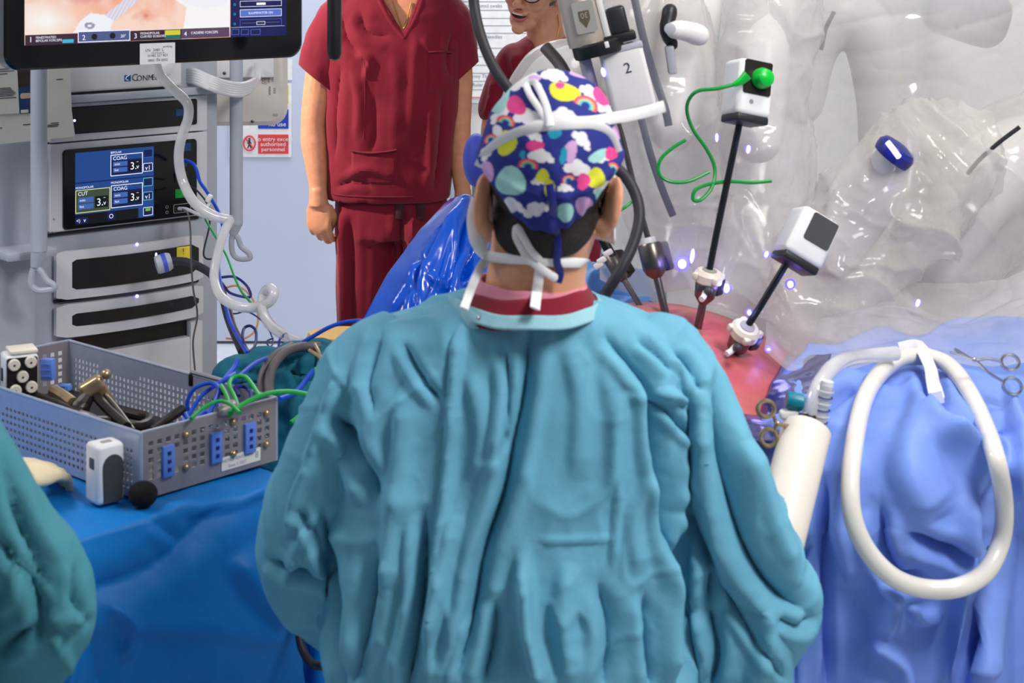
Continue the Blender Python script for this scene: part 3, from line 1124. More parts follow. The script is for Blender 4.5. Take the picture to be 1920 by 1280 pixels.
# V neck band, pockets, seams
obj('neck_band', join(tube(on_top([(702, -20), (709, 0), (723, 26), (740, 52), (757, 72)], .002), .0075, 8, flat=.35, up=(0, 1, 0), smooth=4),
                      tube(on_top([(799, -20), (792, 0), (782, 28), (770, 52), (757, 72)], .002), .0075, 8, flat=.35, up=(0, 1, 0), smooth=4)), M['scrubs'], man)
def patch(poly, name, off=.004, n=14):
    (x0, y0), (x1, y1) = poly
    def fn(u, v):
        out = []
        for a, b in zip(u, v):
            out.append(surf(bv, x0 + (x1 - x0) * a, y0 + (y1 - y0) * b, off, MY - .1))
        return np.array([list(p) for p in out])
    g = grid(fn, n, n)
    o = obj(name, g, M['scrubs'], man)
    solid(o, .002)
    return o
pk = patch([(659, 284), (744, 345)], 'pocket')
obj('pocket_hem', tube(on_top([(659, 283), (690, 287), (720, 285), (744, 281)], .008), .0035, 8, smooth=4), M['scrubs_seam'], pk)
pk2 = patch([(803, 99), (848, 175)], 'pocket')
obj('pocket_hem', tube(on_top([(803, 98), (825, 97), (848, 98)], .008), .003, 8, smooth=4), M['scrubs_seam'], pk2)
obj('seam', tube(on_top([(683, 100), (684, 150), (684, 200), (682, 260)], .003), .0016, 6, smooth=4), M['scrubs_seam'], man)
obj('hem', tube(on_top([(616, 360), (640, 366), (700, 369), (770, 369), (834, 366)], .004), .0025, 6, smooth=4), M['scrubs_seam'], man)
obj('necklace', tube([surf(bvh_of(mb), x, y, .004, MY - .08) for x, y in ((736, 2), (744, 24), (753, 48), (757, 52), (762, 40), (767, 22), (771, 4))], .0017, 6, smooth=4), M['gold'], man)
# trousers
def leg(x0, x1, xb0, xb1):
    return loft(rings_lerp([(395, x0, x1, MY + .02, .105), (520, x0 + 3, x1 - 2, MY + .02, .10), (700, xb0, xb1, MY + .03, .09), (880, xb0 + 2, xb1 - 6, MY + .04, .085)], 20), 32)
tr_g = join(loft(rings_lerp([(345, 634, 834, MY + .02, .108), (375, 629, 838, MY + .02, .118), (440, 627, 842, MY + .02, .12)], 10), 40), leg(627, 736, 632, 722), leg(728, 842, 740, 832))
me = fuse(tr_g, 0.008, 6)
co, no = mesh_arrays(me)
st = [([(640, 380), (644, 480), (648, 640)], 10, .016), ([(656, 400), (660, 520), (660, 640)], 9, -.012), ([(752, 400), (750, 460), (745, 560)], 8, -.020), ([(775, 400), (768, 460), (752, 520)], 8, .012),
      ([(700, 420), (700, 520), (690, 640)], 14, .006), ([(735, 420), (738, 520), (732, 620)], 9, -.014)]
co = folds(co, no, st)
set_co(me, co + no * (fbm(co * 10, 3, 8) * .004)[:, None])
tz = obj_me('trousers', me, M['scrubs'], man)
bt = bvh_of(tz)
for x0 in (748, 788):
    obj('drawstring', tube([surf(bt, x0, 376, .006, MY), surf(bt, x0 + 2, 400, .008, MY), surf(bt, x0 + 1, 410, .008, MY)], .014, 8, flat=.25, up=(0, 1, 0), smooth=4), M['scrub_tie'], tz)
for s in (-1, 1):
    sx = P(735, 0, MY).x + s * 0.09
    obj('shoe', join(ellipsoid((sx, MY - .06, .045), (.048, .14, .045), 20, 12), rbox((.09, .27, .02), .008, 2, (sx, MY - .06, .012))), M['white'], man)

# ------------------------------------------------------------------ nurse
NY = 5.5
nurse = thing('person', 'person in maroon scrubs with glasses and green cap, mouth open while talking', 'person', (P(1040, 0, NY).x, NY, 0), 'staff in maroon scrubs')
nc = P(1002, -24, NY)
NR = rot3(yaw=-22, pitch=12, roll=14)
J = 0.010
nbody = join(head_geo(nc, NR, 1.13, J),
             limb([(1016, 10, NY + .03, 34), (1022, 55, NY + .04, 35), (1028, 100, NY + .05, 40)]),
             loft(rings_lerp([(78, 985, 1082, NY + .06, .06), (105, 945, 1130, NY + .06, .09), (200, 950, 1130, NY + .06, .10), (420, 960, 1130, NY + .06, .10)], 14), 32),
             limb([(960, 120, NY + .05, 30), (930, 210, NY + .02, 24), (925, 290, NY - .05, 20), (975, 330, NY - .22, 15)]),
             limb([(1118, 120, NY + .05, 30), (1140, 220, NY + .03, 24), (1135, 300, NY - .05, 19), (1080, 335, NY - .22, 15)]),
             hand(P(975, 330, NY - .22), (.7, -.7, -.1), (-.1, -.2, 1), (-.7, -.7, 0), .6, .9), hand(P(1080, 335, NY - .22), (-.7, -.7, -.1), (.1, -.2, 1), (.7, -.7, 0), .6, .9))
me = fuse(nbody, 0.0036, 4)
nb = obj_me('body', me, M['skin_nurse'], nurse)
face_parts(nurse, nc, NR, 1.13, J)
TN = lambda p: nc + NR @ (Vector(p) * 1.13)
lens_pts = []
for s in (-1, 1):
    ring = [TN((0.033 * s + 0.027 * math.cos(a), -0.103 + 0.010 * abs(math.cos(a)) * (1 if s * math.cos(a) > 0 else 0), 0.000 + 0.021 * math.sin(a))) for a in [2 * math.pi * i / 24 for i in range(24)]]
    lens_pts.append(ring)
sg = obj('glasses_frame', join(tube(lens_pts[0], .0022, 8, closed=True), tube(lens_pts[1], .0022, 8, closed=True),
                               tube([TN((-.007, -.103, .006)), TN((0, -.107, .008)), TN((.007, -.103, .006))], .002, 8, smooth=3),
                               tube([TN((.060, -.095, .006)), TN((.080, -.05, .006)), TN((.081, .01, .0))], .002, 8),
                               tube([TN((-.060, -.095, .006)), TN((-.080, -.05, .006)), TN((-.081, .01, .0))], .002, 8)), M['black_plastic'], nurse)
for r in lens_pts:
    c = sum(r, Vector()) / 24
    obj('lens', ([c] + r, [(0, i + 1, (i + 1) % 24 + 1) for i in range(24)]), M['spec_glass'], sg)
# bouffant cap: rounded bag over crown and ears
capV, capF = ellipsoid((0, 0.022, 0.035), (0.096, 0.108, 0.098), 40, 26)
def ncap(v):
    p = Vector(v)
    w = 1 + 0.02 * math.sin(math.atan2(p.y, p.x) * 17) * (1 if p.z < 0.06 else 0.3)
    return TN((p.x * w, p.y * w, p.z))
keep = []
for f in capF:
    c = sum((Vector(capV[i]) for i in f), Vector()) / len(f)
    face_open = c.y < -0.03 and c.z < 0.055 or (c.y < -0.008 and c.z < 0.0)
    if not face_open and c.z > -0.045:
        keep.append(f)
nco = obj('bouffant_cap', ([ncap(v) for v in capV], keep), M['cap_green'], nurse)
solid(nco, .002)
# wisps of hair and earring chain
bnb = bvh_of(nb)
obj('necklace', tube([surf(bnb, x, y, .003, NY) for x, y in ((1046, 28), (1048, 50), (1044, 72), (1034, 92), (1022, 104))], .0018, 6, smooth=4), M['gold'], nurse)
ntop = join(
    loft(rings_lerp([(66, 992, 1074, NY + .07, .06), (84, 965, 1100, NY + .065, .085), (105, 944, 1132, NY + .06, .108), (200, 948, 1136, NY + .06, .125), (430, 950, 1138, NY + .06, .13)], 12), 44, 2.4),
    limb([(968, 118, NY + .05, 38), (945, 165, NY + .035, 36), (929, 205, NY + .02, 33)]),
    limb([(1110, 118, NY + .05, 38), (1130, 165, NY + .04, 36), (1140, 205, NY + .03, 33)]))
me = fuse(ntop, 0.007, 8)
co, no = mesh_arrays(me)
st = [([(945, 100), (950, 150), (935, 215)], 7, -.010), ([(960, 95), (968, 150), (955, 200)], 7, .010), ([(985, 85), (990, 130), (985, 200)], 7, -.008), ([(925, 150), (918, 190), (908, 220)], 5, .008)]
co = folds(co, no, st)
set_co(me, co)
def ntop_mask(c):
    q = proj(c)
    k = ~(inpoly(q, [(992, 40), (997, 84), (1012, 118), (1046, 86), (1052, 40)]) & (c[:, 1] < NY + .06))
    k &= ~((q[:, 1] < 72) & (q[:, 0] > 990) & (q[:, 0] < 1066))
    k &= ~((q[:, 0] < 962) & (q[:, 1] > 222 + (q[:, 0] - 905) * 0.5) & (q[:, 1] < 260))
    return k
keep_faces(me, ntop_mask)
nt_ = obj_me('scrub_top', me, M['scrubs'], nurse)
solid(nt_, .003)
bn = bvh_of(nt_)
obj('neck_band', join(tube([surf(bn, x, y, .003, NY) for x, y in ((994, 80), (998, 92), (1008, 112), (1012, 121))], .008, 8, flat=.35, up=(0, 1, 0), smooth=4),
                      tube([surf(bn, x, y, .003, NY) for x, y in ((1052, 82), (1040, 96), (1024, 112), (1012, 121))], .008, 8, flat=.35, up=(0, 1, 0), smooth=4)), M['scrubs'], nurse)
me = fuse(join(loft(rings_lerp([(415, 955, 1130, NY + .06, .12), (520, 950, 1136, NY + .06, .12)], 12), 36),
               loft(rings_lerp([(500, 950, 1040, NY + .06, .10), (850, 965, 1030, NY + .06, .08)], 30), 28), loft(rings_lerp([(500, 1042, 1136, NY + .06, .10), (850, 1052, 1120, NY + .06, .08)], 30), 28)), .010, 5)
obj_me('trousers', me, M['scrubs'], nurse)
for s in (-1, 1):
    sx = P(1042, 0, NY).x + s * 0.075
    obj('shoe', join(ellipsoid((sx, NY, .045), (.045, .13, .045), 20, 12), rbox((.085, .25, .02), .008, 2, (sx, NY, .012))), M['white'], nurse)

# ------------------------------------------------------------------ foreground surgeon, seen from behind
GY = 2.06
surgeon = thing('person', 'person seen from behind in teal surgical gown and colourful patterned cap', 'person', (P(960, 0, 2.12).x, 2.12, 0))
skull_c = P(1031, 300, GY + .01)
SR = rot3(yaw=180 - 6, pitch=-4, roll=2)
sbody = join(
    head_geo(skull_c + Vector((0, 0.005, -0.012)), SR, 0.97, ears=False),
    limb([(1026, 400, GY + .02, 100), (1012, 470, GY + .03, 92), (1004, 530, GY + .035, 93), (1000, 600, GY + .04, 105)], 28),
    loft(rings_lerp([(575, 900, 1105, GY + .05, .05), (620, 760, 1220, GY + .07, .07), (700, 700, 1270, GY + .08, .09), (1100, 720, 1240, GY + .08, .09), (1500, 730, 1230, GY + .08, .09)], 25), 36),
    # ears, standing out behind the cap edge
    ellipsoid(P(903, 380, GY - .008), (0.0085, .019, .037), 16, 12, rot3(roll=4, yaw=-20)),
    ellipsoid(P(908, 425, GY - .004), (0.009, .012, .014), 12, 8),
    ellipsoid(P(1149, 384, GY - .008), (0.0085, .019, .036), 16, 12, rot3(roll=10, yaw=24)),
    ellipsoid(P(1132, 428, GY - .004), (0.010, .012, .014), 12, 8))
me = fuse(sbody, 0.0038, 5)
sb = obj_me('body', me, M['skin_surgeon'], surgeon)
bs = bvh_of(sb)

# hair: close cropped nape below the cap
me = sb.data.copy()
off = np.array(root_loc(sb))
co, no = mesh_arrays(me)
hp = [(916, 320), (922, 400), (928, 448), (948, 474), (990, 484), (1040, 486), (1080, 476), (1108, 448), (1126, 405), (1142, 345), (1146, 300), (916, 300)]
q = proj(co + off)
set_co(me, co + off + no * 0.0035)
keep_faces(me, lambda c: inpoly(proj(c), hp) & (c[:, 1] < GY + .05))
obj_me('hair', me, M['hair'], surgeon)

# ---- printed theatre cap
NU, NV = 360, 300
cap_c = P(1031, 296, GY + .006)
def cap_fn(u, v):
    a = u * 2 * math.pi
    th = v * math.radians(128)
    rx, ry, rz = .0865, .104, .106
    x = rx * np.sin(th) ** 0.92 * np.cos(a)
    y = ry * np.sin(th) ** 0.92 * np.sin(a)
    z = rz * np.cos(th)
    # lower edge dips at the nape (towards -Y) and is tied in
    nape = np.clip(-np.sin(a), 0, 1)
    z = np.where(z < 0, z * (0.30 + 0.88 * nape ** 1.6), z)
    tuck = np.clip((-z) / 0.075, 0, 1) ** 2
    x *= 1 - 0.10 * tuck
    y *= 1 - 0.06 * tuck
    x += 0.010 * np.clip(-z / .07, -1, 1) * -0.4
    p = np.stack([x, y, z], 1)
    n = p / np.linalg.norm(p, axis=1)[:, None]
    d = fbm(p * 22, 3, 31) * .0035
    # pleats gathered towards the tie at the nape
    ang = np.arctan2(p[:, 0], -p[:, 1])
    d += 0.0022 * np.sin(ang * 22 + p[:, 2] * 60) * np.clip(-z / .05, 0, 1) * np.exp(-(ang / .9) ** 2)
    d += .004 * np.exp(-((z + 0.012 + .02 * np.cos(ang * 2)) / .008) ** 2)
    p = p + n * d[:, None]
    return p + np.array(cap_c)
cg = grid(cap_fn, NU, NV)
q = proj(cg[0])
ncap_ = len(q)
colr = np.zeros((ncap_, 3))
navy = np.array(lin((44, 52, 130)))
colr[:] = navy
back = cg[0][:, 1] < cap_c.y + .01
def blob(cx, cy, rx, ry, rot, rgb, wob=0.12, seed=0, mask=back):
    a = math.radians(rot)
    dx, dy = q[:, 0] - cx, q[:, 1] - cy
    X = (dx * math.cos(a) + dy * math.sin(a)) / rx
    Y_ = (-dx * math.sin(a) + dy * math.cos(a)) / ry
    r = np.hypot(X, Y_) + wob * np.sin(np.arctan2(Y_, X) * 3 + seed)
    m = (r < 1) & mask
    colr[m] = lin(rgb)
def cloud(cx, cy, s, rot=0, rgb=(226, 222, 226)):
    a = math.radians(rot)
    for dx, dy, r in ((-.8, .15, .5), (-.2, -.25, .6), (.45, .0, .55), (.95, .25, .36), (0, .3, .5)):
        x, y = dx * s, dy * s
        blob(cx + x * math.cos(a) - y * math.sin(a), cy + x * math.sin(a) + y * math.cos(a), r * s, r * s * .8, rot, rgb, .05, cx)
def rainbow(cx, cy, s, rot=0):
    for k, c in ((1.0, (222, 70, 110)), (.78, (240, 150, 90)), (.58, (90, 190, 190)), (.36, (44, 52, 130))):
        a = math.radians(rot)
        dx, dy = q[:, 0] - cx, q[:, 1] - cy
        X, Y_ = dx * math.cos(a) + dy * math.sin(a), -dx * math.sin(a) + dy * math.cos(a)
        m = (np.hypot(X, Y_ * 1.3) < s * k) & (Y_ < s * .15) & back
        colr[m] = lin(c)
YEL, PNK, MNT, WHT, LIL, TEA = (214, 212, 60), (226, 72, 140), (160, 208, 204), (228, 224, 228), (204, 160, 206), (40, 150, 180)
# far side of the print, repeated loosely
for i in range(46):
    rr = random.Random(i)
    a = rr.uniform(0, 360)
    cx, cy = 1030 + rr.uniform(-135, 135), 270 + rr.uniform(-140, 130)
    blob(cx, cy, rr.uniform(12, 26), rr.uniform(9, 18), a, rr.choice((YEL, PNK, MNT, WHT, LIL)), .2, i, ~back)
for cx, cy, s, r in ((985, 142, 22, -5), (1040, 140, 20, 8), (965, 158, 18, -15), (1058, 215, 20, 5), (990, 218, 22, 0), (955, 200, 16, -40), (1015, 292, 20, 10), (1085, 315, 22, 10), (1092, 262, 18, 45), (1000, 252, 16, 30),
                     (1130, 200, 16, 20), (1105, 172, 16, 35), (960, 385, 20, 10), (1005, 392, 20, -20), (1130, 350, 16, -30), (930, 220, 12, -50), (1008, 340, 10, 0), (912, 285, 14, -60), (1075, 232, 14, 10), (1126, 296, 14, -10), (1060, 352, 12, 0)):
    cloud(cx, cy, s, r)
for cx, cy, rx, ry, rot, c in ((1058, 172, 30, 17, 14, YEL), (950, 268, 18, 24, 15, YEL), (1117, 334, 18, 19, 0, YEL), (1018, 330, 12, 13, 0, YEL), (1030, 352, 10, 16, 10, YEL), (1035, 378, 8, 22, -10, YEL),
                               (958, 340, 29, 27, 30, MNT), (938, 186, 15, 30, 25, MNT), (1060, 398, 16, 18, 0, MNT), (1122, 292, 20, 10, -30, MNT), (945, 150, 26, 8, -15, MNT), (1130, 368, 14, 14, 0, MNT), (905, 330, 12, 22, 0, MNT),
                               (1130, 178, 17, 20, -25, PNK), (968, 198, 20, 16, 45, PNK), (1003, 273, 18, 9, -5, PNK), (1094, 340, 12, 16, 10, PNK), (1146, 288, 12, 12, 0, PNK), (1050, 160, 9, 6, 0, PNK), (1090, 140, 22, 6, 12, LIL),
                               (1095, 386, 16, 18, 5, LIL), (1070, 284, 12, 22, 10, LIL), (915, 320, 10, 20, -15, LIL), (1002, 146, 12, 5, 0, LIL), (1040, 250, 13, 10, 0, TEA), (1057, 292, 7, 16, 10, TEA), (980, 290, 6, 8, 0, TEA), (1156, 250, 9, 16, 0, LIL), (932, 245, 9, 11, 0, WHT)):
    blob(cx, cy, rx, ry, rot, c, .07, cx * .7)
for cx, cy, s, r in ((948, 230, 18, 20), (1098, 198, 24, 25), (990, 312, 19, 8), (1150, 318, 15, 60), (1066, 338, 13, -20), (920, 262, 13, -30)):
    rainbow(cx, cy, s, r)
cap_o = obj('theatre_cap', cg, M['cap'], surgeon, col=colr)
cap_o['label'] = 'navy cap printed with clouds, rainbows and yellow shapes'
bc = bvh_of(cap_o)

def ribbon(pts, w, th=.0012, m='mask_white', parent=surgeon, name='mask_tie', sm=5):
    """flat woven tape following points; its flat side faces the viewer"""
    return obj(name, tube(pts, w, 8, flat=th / w, up=(0, -1, 0), smooth=sm), M[m], parent)

def on_cap(pts, o=.003):
    out = []
    for x, y in pts:
        p = surf(bc, x, y, o)
        out.append(p if p is not None else P(x, y, GY))
    return out
ribbon(on_cap([(898, 312), (915, 284), (950, 258), (1000, 240), (1060, 233), (1110, 233), (1142, 250), (1158, 285)]), .0062)
ribbon(on_cap([(1000, 238), (1060, 231), (1110, 228)]) + on_cap([(1145, 222)], .008) + [P(1200, 212, GY - .02), P(1246, 199, GY - .01)], .0070)
ribbon(on_cap([(1030, 236), (1012, 205), (994, 178), (988, 160), (1000, 154), (1012, 165)], .006) , .0040)
ribbon(on_cap([(1032, 236), (1026, 205), (1016, 178), (1006, 158)], .008), .0042)
# cap strings tied at the nape
ribbon(on_cap([(1030, 345), (1034, 370), (1038, 400)], .005) + [surf(bs, 1042, 430, .007), surf(bs, 1046, 460, .007), surf(bs, 1044, 490, .010), surf(bs, 1050, 512, .010), surf(bs, 1046, 530, .010)], .0048, m='navy_cable', name='cap_string')
# face mask and lower ties
mg = grid(lambda u, v: np.array([list(skull_c + Vector((math.sin((a - .5) * 2.6) * .083, .012 + math.cos((a - .5) * 2.6) * .098, -.025 - .085 * b))) for a, b in zip(u, v)]), 24, 10)
solid(obj('face_mask', mg, M['mask_white'], surgeon), .002)
obj('mask_edge', join(tube([P(892, 372, GY + .012), P(888, 410, GY + .010), P(895, 450, GY + .005), P(908, 478, GY)], [.006, .009, .010, .006], 10, flat=.5, up=(0, 1, 0), smooth=5)), M['mask_white'], surgeon)
N = lambda pts, o=.004: [(surf(bs, x, y, o) or P(x, y, GY)) for x, y in pts]
ribbon([P(893, 462, GY + .02)] + N([(912, 478), (945, 484), (985, 486), (1030, 490), (1070, 492), (1094, 493)]) + [P(1099, 492, GY + .03)], .0062)
ribbon(N([(925, 482), (905, 494)], .008) + [P(892, 520, GY - .045), P(880, 550, GY - .055), P(870, 578, GY - .075)], .0052)
ribbon(N([(1012, 506), (1009, 530), (1006, 552)], .006) + [P(1003, 578, GY - .075)], .0062)
ribbon(N([(990, 488), (976, 462), (967, 442), (970, 426), (982, 446), (996, 470), (1012, 488)], .008), .0044)
ribbon(N([(985, 480), (1010, 500), (1036, 518), (1050, 522)], .009), .0050)

# maroon scrub collar and pink under-band inside the gown
def neck_band(name, x, y0, y1, rx0, rx1, ry0, ry1, m, tilt=0, t=.003, n=56):
    """upright band round the neck: top and bottom ring in pixels"""
    def fn(u, v):
        a = u * 2 * math.pi
        rx, ry = rx0 + (rx1 - rx0) * v, ry0 + (ry1 - ry0) * v
        Yd = GY + .04 - ry * np.sin(a)
        xx = x + rx * np.cos(a)
        yy = y0 + (y1 - y0) * v + tilt * np.cos(a) + 1.5 * np.sin(a * 7)
        return np.stack([(xx - 960) / F * GY, Yd, CZ - (yy - YH) / F * GY], 1)
    return solid(obj(name, grid(fn, n, 8), M[m], surgeon, sharp=0), t)
neck_band('inner_band', 1000, 540, 576, 98, 112, .066, .078, 'undercap', 6)
neck_band('scrub_collar', 990, 552, 600, 108, 140, .074, .098, 'scrubs', -4)

# ---- gown
gown_g = join(
    loft(rings_lerp([(566, 868, 1122, GY + .055, .088), (585, 800, 1180, GY + .065, .098), (612, 700, 1250, GY + .075, .112), (660, 655, 1288, GY + .08, .125), (740, 640, 1300, GY + .08, .135), (900, 630, 1292, GY + .08, .145),
                     (1060, 622, 1285, GY + .075, .155), (1280, 628, 1300, GY + .07, .165), (1600, 620, 1320, GY + .07, .17), (1900, 610, 1330, GY + .07, .175)], 20), 60, 2.6),
    limb([(712, 672, GY + .06, 76), (668, 745, GY + .06, 84), (628, 860, GY + .06, 87), (600, 960, GY + .07, 90), (580, 1045, GY + .09, 84), (606, 1110, GY + .14, 80), (665, 1150, GY + .30, 70), (720, 1170, GY + .42, 55)], 24),
    limb([(1228, 672, GY + .06, 80), (1278, 745, GY + .06, 90), (1318, 850, GY + .05, 86), (1372, 970, GY + .06, 92), (1418, 1080, GY + .07, 92), (1442, 1142, GY + .08, 80), (1380, 1215, GY + .20, 84), (1310, 1240, GY + .36, 66)], 24),
    # slack cloth hanging from the right sleeve
    limb([(1290, 900, GY + .06, 60), (1310, 1020, GY + .06, 70), (1325, 1150, GY + .07, 80), (1325, 1290, GY + .08, 85), (1320, 1450, GY + .09, 85)], 24),
    limb([(1440, 1120, GY + .07, 74), (1474, 1146, GY + .07, 50), (1500, 1152, GY + .07, 22)], 16),
    limb([(1400, 1120, GY + .06, 78), (1395, 1200, GY + .06, 84), (1380, 1290, GY + .07, 88), (1360, 1420, GY + .08, 80), (1345, 1560, GY + .09, 60)], 24))
me = fuse(gown_g, 0.0034, 18)
co, no = mesh_arrays(me)
ST = [
    # lapped back edge
    ([(872, 600), (850, 640), (840, 740), (832, 850), (820, 980), (806, 1120), (800, 1300)], 9, .012, -1),
    ([(996, 606), (992, 640), (983, 731), (962, 841), (943, 933), (908, 1037), (885, 1165), (845, 1290)], 15, -.020),
    ([(951, 655), (954, 731), (946, 818), (935, 860)], 10, -.012),
    ([(625, 777), (660, 815), (690, 870), (711, 939)], 15, -.018), ([(758, 644), (781, 690), (827, 754)], 9, -.009),
    ([(798, 960), (792, 1118), (765, 1290)], 12, -.018), ([(711, 1040), (700, 1147), (672, 1290)], 13, -.016), ([(606, 960), (630, 1080), (645, 1180), (655, 1300)], 14, -.022),
    ([(975, 1030), (977, 1147), (1000, 1234), (1016, 1300)], 14, .014), ([(735, 900), (740, 1010), (735, 1100)], 18, .012), ([(850, 960), (830, 1080), (800, 1200)], 16, .012),
    ([(760, 740), (750, 860), (760, 980)], 20, .009), ([(690, 690), (700, 800), (690, 900)], 20, .008),
    ([(1134, 634), (1185, 689), (1216, 740), (1224, 830), (1236, 926), (1246, 1010), (1276, 1120)], 13, -.017),
    ([(1216, 740), (1250, 775), (1286, 824)], 8, -.009), ([(1216, 743), (1250, 745), (1278, 757)], 8, .009),
    ([(1338, 720), (1354, 875), (1387, 1004), (1438, 1094), (1515, 1150)], 17, -.020), ([(1375, 830), (1425, 960), (1480, 1080)], 18, .014),
    ([(1283, 945), (1318, 1020), (1333, 1060), (1326, 1140)], 13, -.016), ([(1282, 960), (1276, 1066), (1272, 1290)], 15, -.026),
    ([(1348, 1080), (1410, 1190), (1462, 1270)], 8, -.008), ([(1292, 745), (1288, 875), (1281, 965)], 10, -.012),
    ([(1005, 1010), (1075, 1012), (1145, 1008)], 6, .003), ([(1157, 900), (1150, 980), (1143, 1060)], 8, .005), 
    ([(977, 1066), (988, 1207), (1010, 1290)], 12, .012), ([(1205, 1110), (1210, 1200), (1216, 1290)], 12, -.012),
    ([(1060, 640), (1085, 760), (1075, 900)], 22, .006), ([(1130, 680), (1150, 800), (1150, 940)], 24, .006),
    ([(880, 700), (900, 800), (890, 900)], 18, .007), ([(1230, 880), (1180, 960), (1190, 1080)], 20, .008), ([(1060, 1050), (1050, 1160), (1070, 1290)], 20, .010), ([(1120, 1090), (1140, 1180), (1130, 1290)], 16, -.010),
    ([(545, 1080), (570, 1010), (600, 950)], 8, .008), ([(560, 950), (590, 990), (610, 1060)], 8, -.009), ([(590, 860), (560, 930), (548, 1000)], 9, .009), ([(520, 1040), (560, 1062), (610, 1070)], 9, -.010),
    ([(640, 700), (610, 790), (580, 870)], 10, .008), ([(1260, 660), (1290, 690), (1310, 740)], 9, -.008), ([(1190, 640), (1230, 670), (1255, 700)], 8, -.007),
    ([(1420, 1130), (1430, 1200), (1400, 1290)], 16, .012), ([(1450, 1150), (1490, 1170), (1520, 1152)], 10, -.010), ([(1330, 1130), (1345, 1220), (1330, 1290)], 13, -.014),
    ([(720, 620), (700, 700), (712, 780)], 12, -.008), ([(880, 1150), (860, 1220), (840, 1290)], 14, .012), ([(930, 1120), (925, 1200), (905, 1290)], 14, -.012)]
co = folds(co, no, ST, 1.45)
low = np.clip((P(0, 640, GY).z - co[:, 2]) / .35, 0.15, 1)
broad = fbm(np.stack([co[:, 0] * 9 + co[:, 2] * 1.2, co[:, 1] * 4, co[:, 2] * 1.6], 1), 3, 61, True)
warp = np.stack([fbm(co * 5, 2, 4), fbm(co * 5, 2, 5), fbm(co * 5, 2, 6)], 1)
thin1 = (1 - np.abs(vnoise(co * np.array([11, 11, 5]) + warp * 1.2, 12))) ** 7
thin2 = (1 - np.abs(vnoise(co * np.array([19, 19, 13]) + warp * 2.0, 33))) ** 6
thin3 = (1 - np.abs(vnoise(co * np.array([34, 34, 28]) + warp * 2.5, 53))) ** 5
patch_ = np.clip(fbm(co * 6, 2, 77) + .35, 0, 1)
co = co + no * (broad * .008 * low + thin1 * .0065 + thin2 * .0035 * (.3 + patch_) + thin3 * .0016 * patch_)[:, None]
set_co(me, co)
keep_faces(me, lambda c: (c[:, 2] < P(0, 574, GY).z) & (c[:, 2] > .34))
gw = obj_me('gown', me, M['gown'], surgeon, sharp=0)
solid(gw, .0022)
bg_ = bvh_of(gw)
G = lambda pts, o=.004: [(surf(bg_, x, y, o) or P(x, y, GY - .02)) for x, y in pts]
# pale neck binding with its frayed corner and press stud
neck_band('neck_binding', 996, 574, 596, 126, 140, .098, .108, 'gown_band', 0, .003)
obj('binding_corner', tube(G([(842, 562), (858, 578), (880, 598), (900, 606)], .008), [.006, .012, .012, .007], 8, flat=.3, up=(0, -1, 0), smooth=4), M['gown_band'], surgeon)
obj('press_stud', ellipsoid(G([(901, 597)], .012)[0], .0045, 12, 8), M['steel'], surgeon)

# ------------------------------------------------------------------ colleague at the left edge of the picture
EY = 1.78
mate = thing('person', 'person in green teal gown cut by the left edge, only bent sleeve and glove showing', 'person', (P(-160, 0, EY).x, EY + .05, 0))
hc2 = P(-190, 470, EY + .02)
mbody = join(head_geo(hc2, rot3(yaw=178), 0.98), limb([(-190, 560, EY + .03, 95), (-190, 640, EY + .05, 95), (-190, 700, EY + .06, 105)]),
             loft(rings_lerp([(690, -310, -80, EY + .07, .05), (790, -400, -90, EY + .08, .08), (1300, -400, -90, EY + .08, .09)], 40), 32))
mo = obj_me('body', fuse(mbody, 0.0048, 4), M['skin_surgeon'], mate)
gl_ = obj_me('glove', fuse(join(limb([(-30, 1000, EY + .3, 40), (0, 935, EY + .52, 38), (16, 900, EY + .62, 36)]), hand(P(16, 900, EY + .62), (.35, .9, -.1), (-.9, .3, .2), (.3, -.1, .9), .35, .95)), .004, 4), M['glove'], mate)
gl_['label'] = 'cream latex glove'
me = mo.data.copy()
off = np.array(root_loc(mo))
co, no = mesh_arrays(me)
set_co(me, co + off + no * .006)
keep_faces(me, lambda c: c[:, 2] > hc2.z - .03)
obj_me('theatre_cap', me, M['blue_pad'], mate)
mgown = join(
    loft(rings_lerp([(640, -320, -60, EY + .06, .085), (670, -400, -40, EY + .07, .10), (730, -490, -30, EY + .075, .11), (820, -510, -20, EY + .08, .12), (1300, -500, -30, EY + .08, .14), (1900, -510, -20, EY + .08, .15)], 30), 44, 2.5),
    limb([(-80, 800, EY + .05, 66), (-50, 880, EY + .05, 80), (10, 1000, EY + .05, 88), (75, 1090, EY + .06, 92), (84, 1160, EY + .08, 88), (60, 1150, EY + .20, 84), (20, 1060, EY + .32, 70), (10, 990, EY + .42, 58)], 24),
    limb([(80, 1150, EY + .06, 84), (60, 1210, EY + .08, 84), (20, 1260, EY + .10, 74)], 20))
me = fuse(mgown, 0.006, 10)
co, no = mesh_arrays(me)
ST2 = [([(0, 850), (30, 960), (70, 1060), (110, 1110)], 14, -.012), ([(0, 1010), (60, 1090), (80, 1160), (75, 1200)], 14, -.018), ([(75, 1155), (120, 1160), (165, 1150)], 9, .012), ([(140, 1060), (135, 1120), (165, 1170)], 10, -.014),
       ([(85, 1170), (110, 1220), (125, 1260)], 10, .012), ([(0, 1220), (40, 1190), (72, 1165)], 12, -.014), ([(20, 900), (60, 990), (110, 1060)], 16, .010), ([(30, 1020), (30, 1100), (0, 1150)], 14, .012)]
co = folds(co, no, ST2)
co = co + no * (fbm(co * np.array([15, 15, 9]), 4, 44, True) * .0030)[:, None]
set_co(me, co)
keep_faces(me, lambda c: (c[:, 2] < P(0, 652, EY + .06).z) & (c[:, 2] > .34))
solid(obj_me('gown', me, M['gown_dark'], mate, sharp=0), .0022)

